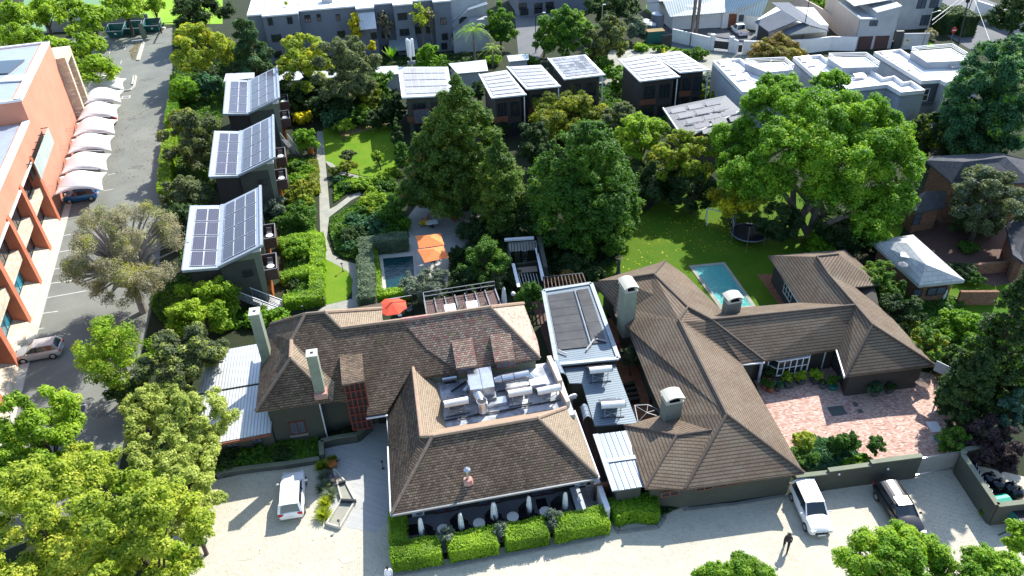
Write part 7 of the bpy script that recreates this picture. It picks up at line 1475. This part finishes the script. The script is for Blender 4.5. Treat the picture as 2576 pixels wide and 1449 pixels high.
for i,(x,y,a,b_)in enumerate(((1960,560,60,60),(2130,580,85,52),(2060,615,40,26),(1900,470,55,60),(2230,620,40,30))):
 bush(x,y,a,b_,'lf_dark' if i!=2 else 'lf_fresh',['dark shrubs behind the trampoline','dark bushes right of the forked pale trunks','yellow green bush in front of the forked pale trunks','dark bushes behind the yellow drooping branches','dark bush left of the pale slate pavilion'][i],cs=.25,leaf=.28)
 # --- right side ----
tree('blue_green_tree',2512,235,125,170,1.5,'lf_teal','tall blue green tree at the right edge above the slate house','dome',.18,1.4,leaf=.32,m=220,extra=[('lf_fresh',.12,0)])
tree('blue_green_tree',2420,335,100,62,.2,'lf_dark','row of dark trees below the rightmost townhouse, left','dome',.22,1,leaf=.3,extra=[('lf_yolive',.12,0)]);tree('blue_green_tree',2345,330,50,58,.2,'lf_dark','row of dark trees below the rightmost townhouse, lemon tipped','dome',.25,1,leaf=.3,extra=[('lf_yolive',.2,0)])
tree('grey_green_tree',2492,495,98,82,2.0,'lf_olive','grey green round tree standing in a brick tree ring','dome',.2,1,leaf=.27,base=(2440,612),extra=[('lf_silver',.2,0)])
bush(2437,622,30,14,'lf_green','clipped green ring hedge around the grey green tree trunk',leaf=.25);bush(2420,680,38,24,'lf_dark','dark shrub between pavilion and brick wall',leaf=.25);bush(2455,700,22,20,'lf_green','green shrub beside the brick garden wall',leaf=.25)
tree('evergreen_tree',2520,860,100,235,.2,'lf_dark','tall dark evergreen at the right edge above the bin yard','cone',.2,1.4,leaf=.24,m=260,extra=[('lf_fresh',.08,0)])
tree('evergreen_tree',2440,985,55,130,.1,'lf_dark','darker evergreen beside the basketball hoop','bell',.24,1.4,leaf=.24,m=140)
tree('blue_spruce',2540,1040,60,90,.2,'lf_blue','bluish cypress at the right edge above the purple shrub','egg',.24,1,leaf=.22)
tree('purple_shrub',2500,1110,70,75,.2,'lf_purple','dark purple leaved bush hanging over the bin yard','dome',.25,1,leaf=.2,cat='shrub')
bush(2405,1110,40,50,'lf_green','dark green shrub at the right end of the brick court',leaf=.22,cs=.28)
for i,(x,y,a,b_,mt)in enumerate(((2215,705,58,62,'lf_green'),(2270,790,62,62,'lf_dark'),(2330,870,50,62,'lf_green'),(2402,900,30,42,'lf_dark'),(2420,820,62,45,'lf_fresh'),(2455,900,50,50,'lf_green'),(2385,1010,26,30,'lf_dark'),(2290,830,40,40,'lf_mixyel'))):
 tree('hedge_tree',x,y,a,b_,.1,mt,['bushy tree with yellow tips beside the pale slate pavilion','dark bushy tree behind the brown tiled house corner','bushy tree behind the right tip of the brown tiled roof','dark tree above the basketball hoop','light green shrub patch below the brick wall','green tree left of the tall dark evergreen','dark bush below the basketball hoop','yellowish bushy tree along the back of the brown tiled house'][i],'dome',.26,1,leaf=.25,trunk=True,extra=[('lf_mixyel',.15,0)]if i in(0,2)else None,group='bushy trees behind the brown tiled house')
tree('feathery_tree',2250,1400,168,92,2.5,'lf_fresh','bright green feathery tree over the front of the black car','umbrella',.2,1,leaf=.2,extra=[('lf_lime',.5,0)])
tree('feathery_tree',2480,1425,115,55,3,'lf_fresh','bright green feathery tree at the bottom right corner','umbrella',.24,1,leaf=.2,extra=[('lf_lime',.5,0)])
tree('feathery_tree',2565,1345,42,50,2.5,'lf_fresh','bright green branch reaching over the green trailer','dome',.3,1,leaf=.2,extra=[('lf_lime',.4,0)])
tree('feathery_tree',1845,1445,125,50,2.5,'lf_fresh','bright green treetop at the bottom edge below the walking person','umbrella',.24,1,leaf=.2,extra=[('lf_lime',.5,0)])
# --- garden around pool -----
tree('silver_tree',1066,712,60,48,.3,'lf_silver','silvery grey leaved tree overhanging the dark garden pool','round',.22,1,leaf=.2,bark='twig',limbs=14,shell=(.6,1.1))
tree('garden_tree',1215,650,62,58,.5,'lf_green','green tree right of the orange parasols','dome',.25,1,leaf=.24)
for i,(x,y,a,b_,mt)in enumerate(((1180,705,45,38,'lf_dark'),(1245,700,40,34,'lf_olive'),(1335,745,36,50,'lf_green'),(1300,700,26,30,'lf_dark'),(1430,660,55,28,'lf_dark'),(1150,640,25,30,'lf_dark'),(1100,735,40,20,'lf_dark'),(1500,690,25,30,'lf_dark'))):
 bush(x,y,a,b_,mt,['dark shrub behind the roof terrace, left','olive shrub behind the roof terrace, right','dark green shrub left of the black heating mats','dark shrub beside the globe lamp','dark climbers behind the vine covered pergola','dark shrub between orange parasols and the green tree','dark shrub below the silvery tree','dark ivy beside the left tip of the brown tiled roof'][i],cs=.3,leaf=.23)
for x,y,a,b_,bx,by,mt,lab in((865,313,27,15,866,355,'lf_lime','small round crowned tree on the big garden lawn, yellow green'),(876,388,24,17,873,440,'lf_olive','small greyish tree at the lower left of the garden lawn'),(948,390,20,14,958,428,'lf_lime','small yellow green tree at the lower right of the garden lawn'),(912,275,18,20,918,312,'lf_lime','thin young tree on the bare earth of the lawn'),(875,415,24,14,872,445,'lf_mixyel','small bronze leaved tree at the path below the lawn')):
 tree('small_lawn_tree',x,y,a,b_,.9,mt,lab,'umbrella',.34,.8,leaf=.24,base=(bx,by),limbs=8,group='small trees on the garden lawn')
tree('garden_tree',768,350,34,38,.5,'lf_fresh','leafy small tree between the path and the middle garden cottage','dome',.28,.9,leaf=.26);bush(760,295,24,18,'lf_yellow','round golden shrub beside the shaded path',cs=.35)
GL=[(745,420,22,20,'lf_green'),(770,430,22,18,'lf_fresh'),(760,480,42,30,'lf_mixyel'),(755,540,42,40,'lf_green'),(690,520,32,26,'lf_silver'),(745,625,38,30,'lf_fresh'),(735,712,22,14,'lf_dark'),(755,500,36,24,'lf_yolive'),(700,560,22,20,'lf_green'),(735,455,24,18,'lf_fresh'),(862,470,18,16,'lf_green'),(850,452,14,12,'lf_teal'),(842,430,14,14,'lf_mixyel'),(885,468,16,10,'lf_teal'),(905,465,30,14,'lf_lime'),(955,450,34,14,'lf_lime'),(985,432,26,14,'lf_lime'),(925,460,30,16,'lf_fresh'),(970,470,30,18,'lf_green'),(885,552,26,18,'lf_teal'),(866,585,24,20,'lf_green'),(915,530,26,18,'lf_green'),(940,500,38,28,'lf_lime'),(985,530,40,48,'lf_green'),(945,560,40,28,'lf_teal'),(885,590,40,26,'lf_dark'),(878,618,20,18,'lf_teal'),(898,632,20,14,'lf_green'),(985,580,30,20,'lf_green'),(1018,562,18,22,'lf_fresh'),(925,595,24,14,'lf_dark'),(905,560,30,20,'lf_teal'),(938,532,22,16,'lf_yolive')]
adj={'lf_green':'mid green','lf_fresh':'fresh green','lf_mixyel':'olive yellow','lf_silver':'silvery','lf_dark':'dark','lf_yolive':'yellow olive','lf_teal':'blue green','lf_lime':'lime green'}
def side(x,y):
 if x<800:return 'left of the garden path'
 return 'in the upper island bed' if y<500 else 'in the lower island bed'
cnt={}
for x,y,a,b_,mt in GL:
 k=(adj[mt],side(x,y));cnt[k]=cnt.get(k,0)+1
 bush(x,y,a,b_,mt,'%s shrub %s, %s of its colour from the top'%(k[0],k[1],('first','second','third','fourth','fifth','sixth')[cnt[k]-1]),leaf=.27,cs=.32)
 # --- clipped hedges 
def hedge(pts,w_,h_,mat,lab,leaf=.16,z0=0,group='clipped hedges',dens=1.0,name='clipped_hedge',px=True):
 SEED[0]+=1;rng=np.random.default_rng(SEED[0]);P0=[G(x,y,h_)*[1,1,0]for x,y in pts]if px else[np.array([x,y,0.])for x,y in pts];Ps,Ns=[],[];ev,ef=[],[];Z_=np.array([0,0,1.])
 for a,c in zip(P0,P0[1:]):
  L_=np.linalg.norm(c-a);d=(c-a)/L_;n_=np.array([-d[1],d[0],0]);hw=w_/2
  a2,c2=a-d*hw*.95,c+d*hw*.95;L_=np.linalg.norm(c2-a2)
  for area,fn,nn in((L_*w_,lambda u,v:a2+d*u*L_+n_*(v*2-1)*hw+[0,0,h_],[0,0,1]),(L_*h_,lambda u,v:a2+d*u*L_+n_*hw+v*h_*Z_,n_),(L_*h_,lambda u,v:a2+d*u*L_-n_*hw+v*h_*Z_,-n_),(w_*h_,lambda u,v:a2+n_*(u*2-1)*hw+v*h_*Z_,-d),(w_*h_,lambda u,v:c2+n_*(u*2-1)*hw+v*h_*Z_,d)):
   k=int(area*2.6*dens/(leaf*leaf*.5));u,v=rng.uniform(0,1,(k,1)),rng.uniform(0,1,(k,1));Ps.append(fn(u,v));Ns.append(np.tile(nn,(k,1)))
  q=[a2-n_*hw*.9,c2-n_*hw*.9,c2+n_*hw*.9,a2+n_*hw*.9];b0=len(ev);ev+=[x for x in q]+[x+[0,0,h_-.06]for x in q]
  ef+=[[b0,b0+1,b0+5,b0+4],[b0+1,b0+2,b0+6,b0+5],[b0+2,b0+3,b0+7,b0+6],[b0+3,b0,b0+4,b0+7],[b0+4,b0+5,b0+6,b0+7]]
 P=np.concatenate(Ps);Nn=np.concatenate(Ns);k=len(P);bump=np.sin(P[:,0]*2.3+P[:,1]*1.7)*np.sin(P[:,1]*2.9-P[:,0]*.8)*.09;P=P+Nn*(rng.normal(0,.035,k)+bump)[:,None]+rng.normal(0,.02,(k,3))
 N2=unit(Nn+rng.normal(size=(k,3))*.45);R1=rng.normal(size=(k,3));TA=unit(np.cross(N2,R1));TB_=np.cross(N2,TA);s_=leaf*rng.uniform(.6,1.3,k)[:,None]*.5;v=.5*(np.sin(P[:,0]*3.1)*np.sin(P[:,1]*2.7)*.5+.5)+.5*rng.uniform(0,1,k)
 org=P0[0];o=quadmesh(name,P,TA*s_,TB_*s_*.6,v,mat,None,org,(np.array(ev),np.array(ef)));return tag(o,lab,'hedge',group)
hx=lambda px:PL(px,1400,(0,1,0),32.85)[0]
for i,(a,c)in enumerate(((983,1113),(1130,1255),(1273,1380),(1392,1526))):
 hedge([(hx(a)+.75,33.05),(hx(c)-.8,33.05)],1.5,1.35,'lf_hedge','%s clipped bright hedge block in front of the patio'%order[i],.13,group='patio hedge blocks',px=False)
hedge([(-2.5,34.2),(-2.5,36.0)],1.15,1.35,'lf_hedge','clipped hedge block along the left side of the patio',.13,px=False)
for x,y,s_,lab in((1122,1345,24,'grey olive shrub between the first and second patio hedge blocks'),(1262,1330,22,'grey olive shrub between the second and third patio hedge blocks'),(1398,1300,26,'grey olive shrub between the third and fourth patio hedge blocks')):tree('olive_shrub',x,y,s_,s_*1.1,.5,'lf_silver',lab,'round',.36,.8,leaf=.16,cat='shrub',group='olive shrubs in the patio hedge',core=.4)
hedge([(1563,1268),(1580,1262)],1.6,1.3,'lf_fresh','left clipped bush inside the angular kerb',.14);hedge([(1612,1262),(1628,1262)],1.6,1.35,'lf_fresh','right clipped bush inside the angular kerb',.14)
HG=[([(715,602),(782,590)],1.5,1.1,'lf_hedge','yellow green hedge strip above the fern bush beside the nearest cottage'),([(797,592),(798,655)],1.4,1.1,'lf_hedge','yellow green hedge strip along the path, upper'),([(720,688),(780,672)],1.3,1.1,'lf_hedge','yellow green hedge strip above the dark spiky plant'),([(795,680),(796,735)],1.4,1.1,'lf_hedge','yellow green hedge strip beside the small curved lawn'),([(730,748),(790,738)],1.3,1.2,'lf_hedge','yellow green hedge strip nearest the hotel roof'),([(735,408),(740,408)],1.2,.9,'lf_hedge','small hedge block by the orange container'),([(788,405),(790,470)],1.1,.9,'lf_mixyel','narrow olive hedge along the upper garden path'),([(735,445),(765,440)],1.1,.9,'lf_hedge','short hedge block beside the middle cottage'),([(925,603),(1006,592)],1.6,1.7,'lf_hedgegrey','tall grey green hedge along the top of the garden pool'),([(917,605),(920,632)],1.4,1.7,'lf_hedgegrey','grey green hedge block at the pool corner'),([(919,650),(922,735)],1.7,1.7,'lf_hedgegrey','long grey green hedge left of the garden pool'),([(938,630),(942,650)],.8,1.0,'lf_hedge','low yellow green hedge stub beside the pool hedge'),([(942,665),(947,735)],.9,1.0,'lf_hedge','low yellow green hedge between grey hedge and pool'),([(950,736),(1015,728)],1.0,1.0,'lf_hedge','low yellow green hedge along the near end of the pool')]
for pts,w_,h_,mt,lab in HG:hedge(pts,w_,h_,mt,lab,.2)
for i,(a,c)in enumerate((((440,190),(438,240)),((434,255),(428,300)),((424,330),(418,390)),((416,400),(412,470)))):
 hedge([a,c],1.5,1.8,'lf_fresh' if i<2 else 'lf_lime',['bright hedge along the parking lane, farthest stretch','bright hedge along the parking lane, second stretch','bright hedge along the parking lane, third stretch','bright hedge along the parking lane, nearest stretch'][i],.28,group='parking lane hedge',name='lane_hedge')
hedge([(2340,5),(2395,30)],3,3.5,'lf_dark','tall dark clipped hedge across the street',.4);hedge([(2410,20),(2440,36)],2.5,3.5,'lf_dark','smaller dark clipped hedge beside the topiary wall',.4)
for x,y,lab in((2472,43,'ball shaped topiary bush, upper of the two'),(2494,56,'ball shaped topiary bush, lower of the two')):bush(x,y,9,8,'lf_dark',lab,name='topiary_ball',leaf=.3,cs=.5,group='topiary balls')
bush(2065,10,40,18,'lf_fresh','bright bush behind the beige garden wall',leaf=.4,cs=.3);bush(2335,85,20,16,'lf_bare','pale bare bush on the bright verge',leaf=.35)
tree('round_tree',2560,30,60,50,2,'lf_dark','dark trees at the top right corner','dome',.25,1,leaf=.45)
for i,(x,y,a,b_,mt)in enumerate(((2440,560,60,40,'lf_dark'),(2250,480,40,60,'lf_dark'),(2330,720,40,30,'lf_dark'),(1600,440,50,50,'lf_dark'),(1480,330,60,30,'lf_green'),(1250,300,60,40,'lf_dark'),(640,500,0,0,''),(1760,330,40,40,'lf_green'))):
 if a:bush(x,y,a,b_,mt,['dark shrub under the grey green tree by the slate house','dark shrub between spreading tree and slate house','dark climber at the near wall of the pale roofed pavilion','dark bush behind the dense dark green tree','green bush between the dense tree and the broad olive tree','dark bush behind the right stem of the pointed tree','','green bush under the near corner of the solar rack roof'][i],cs=.28,leaf=.3)
 # --- planting beds -
def cover_(pts,n,mat,lab,leaf,h_,z=.0,kind='stuff'):
 SEED[0]+=1;rng=np.random.default_rng(SEED[0]);q=np.array([G(x,y)[:2]for x,y in pts]);lo_,hi_=q.min(0),q.max(0);X=rng.uniform(lo_,hi_,(n*4,2));ins=np.zeros(len(X),bool);j=len(q)-1
 for i in range(len(q)):
  cnd=((q[i,1]>X[:,1])!=(q[j,1]>X[:,1]))&(X[:,0]<(q[j,0]-q[i,0])*(X[:,1]-q[i,1])/(q[j,1]-q[i,1]+1e-9)+q[i,0]);ins^=cnd;j=i
 X=X[ins][:n];k=len(X);hh=h_*(.45+.55*(.5+.5*np.sin(X[:,0]*1.9)*np.sin(X[:,1]*1.6+1)));P=np.stack([X[:,0],X[:,1],z+hh*rng.uniform(.4,1,k)],1)
 Nn=unit(rng.normal(size=(k,3))*.6+[0,0,.9]);TA=unit(np.cross(Nn,rng.normal(size=(k,3))));TB_=np.cross(Nn,TA);s_=leaf*rng.uniform(.6,1.4,k)[:,None]*.5;org=np.array([q[:,0].mean(),q[:,1].mean(),0])
 o=quadmesh('ground_cover',P,TA*s_,TB_*s_*.6,rng.uniform(0,1,k),mat,None,org);return tag(o,lab,'plants',None,kind)
cover_([(545,1200),(540,1140),(640,1110),(800,1100),(806,1158),(640,1180)],9000,'lf_green','leafy dark green bed behind the low planter wall',.22,.7)
cover_([(865,1095),(905,1070),(935,1065),(905,1105),(860,1115)],1500,'lf_dark','dark green bed beside the lattice bay',.18,.5)
cover_([(1640,1265),(1725,1255),(1728,1272),(1670,1300),(1640,1290)],1500,'lf_dark','low dark plants under the house wall',.18,.4)
cover_([(2000,1100),(2080,1110),(2170,1150),(2200,1170),(2040,1195),(2010,1170)],5000,'lf_teal','leafy white flowered bed behind the boundary wall',.24,.6)
cover_([(842,445),(920,452),(1000,442),(985,480),(905,474),(870,488),(842,510)],4500,'lf_fresh','mixed ground cover of the upper island bed',.3,.4)
cover_([(836,552),(915,500),(1000,480),(1030,600),(920,610),(910,656),(866,650),(846,636),(834,600),(830,570)],13000,'lf_green','mixed ground cover of the lower island bed',.3,.5)
cover_([(700,400),(790,400),(796,640),(780,780),(730,780),(690,500)],14000,'lf_green','ground cover between the cottages and the path',.3,.4)
cover_([(820,300),(1000,290),(1020,420),(1000,420),(985,305),(850,308),(812,322)],6000,'lf_dark','dark ground cover behind the big lawn',.34,.6)
cover_([(1330,600),(1520,560),(1560,650),(1490,720),(1370,700)],9000,'lf_dark','dark ivy below the dense tree',.3,.6)
cover_([(2200,700),(2420,760),(2480,960),(2440,1120),(2390,1000),(2300,880)],12000,'lf_green','rough planting along the right boundary',.3,.7)
cover_([(440,180),(570,200),(540,480),(470,700),(420,500)],14000,'lf_green','undergrowth behind the parking lane hedge',.34,.7)
cover_([(690,180),(1000,190),(1000,300),(820,310),(700,260)],14000,'lf_dark','undergrowth beneath the garden background trees',.4,.9)
cover_([(1240,250),(1700,210),(1760,330),(1500,360),(1250,320)],16000,'lf_green','undergrowth in front of the rear cottages',.4,.9)
cover_([(1500,745),(1510,650),(1640,540),(1880,560),(1900,640),(1700,640),(1560,700)],420,'lf_yellow','fallen yellow leaves scattered on the right lawn',.22,.02,.02)
cover_([(325,130),(345,108),(352,108),(340,150),(333,152)],350,'lf_brown','brown leaf litter along the looped kerb island',.25,.02,.02)
cover_([(255,270),(420,250),(405,480),(260,480)],260,'lf_brown','scattered dry leaves on the parking lane',.22,.02,.02)
cover_([(560,1210),(950,1210),(960,1440),(540,1440)],70,'lf_brown','few dry leaves on the pale courtyard',.08,.02,.02)
cover_([(830,330),(980,320),(990,430),(830,400)],160,'lf_yellow','fallen leaves on the big garden lawn',.2,.02,.02)
cover_([(395,690),(470,700),(600,745),(650,800),(560,832),(430,840),(380,780)],9000,'lf_green','undergrowth left of the tall chimney',.28,.6)
cover_([(440,60),(640,130),(1000,150),(1225,138),(1230,158),(1000,185),(560,190),(440,180)],16000,'lf_dark','undergrowth along the foot of the apartments',.45,1.0)
cover_([(1240,560),(1330,600),(1290,740),(1130,745),(1130,660),(1200,600)],9000,'lf_dark','dark planting between parasols and service sheds',.26,.8)
bush(1205,585,62,34,'lf_dark','dark skirt of foliage at the foot of the pointed tree',leaf=.26);bush(1290,560,40,40,'lf_dark','dark foliage between the pointed tree and the service sheds',leaf=.26)
def spiky(x,y,mat,lab,r=.6,n=60,name='ornamental_grass',h_=.8,wdt=.03):
 SEED[0]+=1;rng=np.random.default_rng(SEED[0]);g=G(x,y);a=rng.uniform(0,2*np.pi,n);el=rng.uniform(.35,1.35,n);L_=r*rng.uniform(.7,1.2,n);D=np.stack([np.cos(a)*np.cos(el),np.sin(a)*np.cos(el),np.sin(el)*h_/r],1)*L_[:,None];S_=np.stack([-np.sin(a),np.cos(a),0*a],1)*wdt
 o=quadmesh(name,g+D*.5,D*.5,S_,rng.uniform(0,1,n),mat,None,g);return tag(o,lab,'plant',None)
for x,y,m_,lab,r in((825,1178,'lf_yolive','tufted yellow grass beside the orange bench top',.8),(838,1165,'lf_mixyel','golden grass tuft behind the orange bench top',.6),(820,1205,'lf_silver','silver green tuft, upper in the water feature planting',.8),(828,1225,'lf_silver','silver green tuft in the middle of the water feature planting',.85),(812,1235,'lf_silver','silver green tuft at the left of the water feature planting',.7),(832,1250,'lf_silver','silver green tuft, lower in the water feature planting',.8),(820,1270,'lf_yolive','yellow grass tuft below the silver tufts',.7),(815,1300,'lf_yolive','big yellow grass tuft at the near end of the planting',.9),(808,1180,'lf_yolive','narrow yellow tuft at the planting edge',.6),(840,1215,'lf_lilac','lilac flowering tuft in the water feature planting',.6)):
 spiky(x,y,m_,lab,r,260,h_=.75,wdt=.035)
spiky(743,712,'lf_purple','dark spiky rosette plant inside the hedge frame',.9,60,'spiky_plant',.9,.07)
def pot(x,y,r,mt,potm,lab,box=False,pr=.28):
 g=G(x,y);t=T('potted_plant',g,lab,'potted plant','potted plants in the brick court')
 if box:MB().hexa([g+[-pr*.7,-pr*.7,0],g+[pr*.7,-pr*.7,0],g+[pr*.7,pr*.7,0],g+[-pr*.7,pr*.7,0]],[g+[-pr,-pr,.5],g+[pr,-pr,.5],g+[pr,pr,.5],g+[-pr,pr,.5]]).build('pot',potm,t)
 else:MB().lathe(g,[(pr*.7,0),(pr,.3),(pr*.9,.45)],12).build('pot',potm,t)
 SEED[0]+=1;rng=np.random.default_rng(SEED[0]);cl=clumps(g+[0,0,.45+r*.8],r,r,r*.9,12,.42,'round',rng);P,TA,TB_,v,ex=leaves(cl,1500,.12,rng);quadmesh('foliage',P,TA,TB_,v,mt,t,g,ex)
for x,y,r,mt,pm,lab,bx in((1927,955,.75,'lf_dark','clay','large dark bush in a clay pot beside the porch column',False),(1922,978,.35,'lf_green','clay','green plant in a clay pot, front left of the porch',False),(1937,985,.35,'lf_green','clay','green plant in a low clay bowl',False),(1955,982,.4,'lf_teal','stone_dark','blue green plant next to the clay bowl',False),(1982,972,.7,'lf_lime','stone_dark','bright round bush in a grey square pot, left of the bay window',True),(2012,965,.55,'lf_lime','stone_dark','sparse bright bush in a tapered grey pot',True),(2050,962,.62,'lf_fresh','stone_dark','bright bush in a square pot below the small window',True),(2068,976,.3,'lf_dark','stone_dark','small dark round plant near the house corner',False),(2093,978,.6,'lf_green','teal_dark','leafy bush in a teal pot at the house corner',False),(2198,993,.75,'lf_teal','stone_dark','blue green bush against the dark garage wall',False),(2233,987,.5,'lf_dark','stone_dark','low plants in a dark trough against the garage wall',True)):pot(x,y,r,mt,pm,lab,bx,.3 if r<.6 else .4)
for i,(x,y,a,b_,mt)in enumerate(((2025,1110,30,32,'lf_yolive'),(2020,1155,40,28,'lf_green'),(2108,1120,24,42,'lf_green'),(2140,1115,24,36,'lf_green'),(2205,1120,22,36,'lf_green'),(2140,1165,30,18,'lf_fresh'),(2075,1165,30,22,'lf_teal'),(2175,1160,22,18,'lf_fresh'))):bush(x,y,a,b_,mt,['feathery yellow green shrub in the bed behind the boundary wall','dark leafy shrub at the roof tip of the brown tiled house','upright green shrub in the boundary bed, left of two close ones','upright green shrub in the boundary bed, right of two close ones','leaning green shrub at the right end of the boundary bed','white flowered shrub against the boundary wall','broad leaved shrub in the middle of the boundary bed','fresh low shrub against the right part of the boundary wall'][i],leaf=.17,cs=.35,group='shrubs behind the boundary wall')
bush(1552,872,8,22,'lf_red','bright pink flowering bush beside the heating mat roof',leaf=.16,name='pink_flowering_bush');tree('small_tree',1585,893,28,30,.5,'lf_olive','small olive green tree beside the pink flowers','dome',.32,.8,leaf=.2,base=(1585,945))
for i,(x,y,a,b_)in enumerate(((575,1155,38,24),(640,1140,42,18),(720,1140,42,16),(605,1165,30,16),(878,1088,24,14))):bush(x,y,a,b_,'lf_green' if i%2 else 'lf_dark',['dark shrub at the left end of the low planter wall','green shrub under the side wing windows','dark clipped shrubs under the hotel window','green broad leaved plants on the planter wall','dark clipped shrub beside the angled low wall'][i],leaf=.2)
for i,(x,y)in enumerate(((2418,1199),(2442,1243),(2464,1291))):bush(x+5,y-2,7,9,'lf_green',['weed tuft nearest the gate at the foot of the bin yard wall','middle weed tuft at the foot of the bin yard wall','lowest weed tuft at the foot of the bin yard wall'][i],leaf=.14,name='weed_tuft',cs=.5,group='weeds at the wall foot')
bush(1420,700,40,12,'lf_brown','rusty vine leaves lying on the pergola',leaf=.22,name='vine');bpy.data.objects['vine'].location=(0,0,0)if False else bpy.data.objects['vine'].location
def palm(x,y,h_,fr,lab,n=16,mat='lf_green',tr=.18,sx=0):
 SEED[0]+=1;rng=np.random.default_rng(SEED[0]);g=G(x,y);t=T('palm_tree',g,lab,'palm');top=g+[sx,0,h_];b=MB();b.tube([tuple(g),tuple(g*.5+top*.5+[.1,0,0]),tuple(top)],[tr*1.2,tr,tr*.8],8);b.build('trunk','bark_pale',t);Ps,A_,B_3=[],[],[]
 for i in range(n):
  a=2*np.pi*i/n+rng.uniform(-.2,.2);el=rng.uniform(-.2,1.1)
  for s_ in np.linspace(.08,1,14):
   p=top+fr*np.array([math.cos(a)*math.cos(el)*s_,math.sin(a)*math.cos(el)*s_,math.sin(el)*s_-.75*s_*s_]);sd_=np.array([-math.sin(a),math.cos(a),0])
   for w_ in(-1,1):L_=fr*.26*(1.05-s_*.7);d=sd_*w_+np.array([math.cos(a)*.5,math.sin(a)*.5,-.35]);d/=np.linalg.norm(d);Ps.append(p+d*L_/2);A_.append(d*L_/2);B_3.append(np.array([math.cos(a),math.sin(a),0])*fr*.022)
 quadmesh('fronds',np.array(Ps),np.array(A_),np.array(B_3),rng.uniform(0,1,len(Ps)),mat,t,g);return t
palm(1195,172,6.5,3.6,'feathery palm behind the pointed tree and the antenna',18,'lf_fresh');palm(1738,106,13.5,3.2,'tall thin palm before the white house, left trunk',18,tr=.3);palm(1751,88,13,3.2,'tall thin palm before the white house, right trunk',18,tr=.28);palm(1240,168,3.2,2.6,'low yellowish palm right of the feathery palm',14,'lf_lime')
t=T('banana_plant',G(990,190),'banana like plant with big upright leaves left of the antenna','plant');g=G(990,190);rng=np.random.default_rng(3);Ps,A_,B_3=[],[],[]
for i in range(9):
 a,el=rng.uniform(0,6.28),rng.uniform(.7,1.4);d=np.array([math.cos(a)*math.cos(el),math.sin(a)*math.cos(el),math.sin(el)])*1.1;Ps.append(g+[0,0,2.8]+d);A_.append(d);B_3.append(np.array([-math.sin(a),math.cos(a),0])*.35)
quadmesh('leaves',np.array(Ps),np.array(A_),np.array(B_3),rng.uniform(0,1,9),'lf_fresh',t,g);MB().cyl(g,g+[0,0,3],.12,.08,8).build('trunk','bark',t)
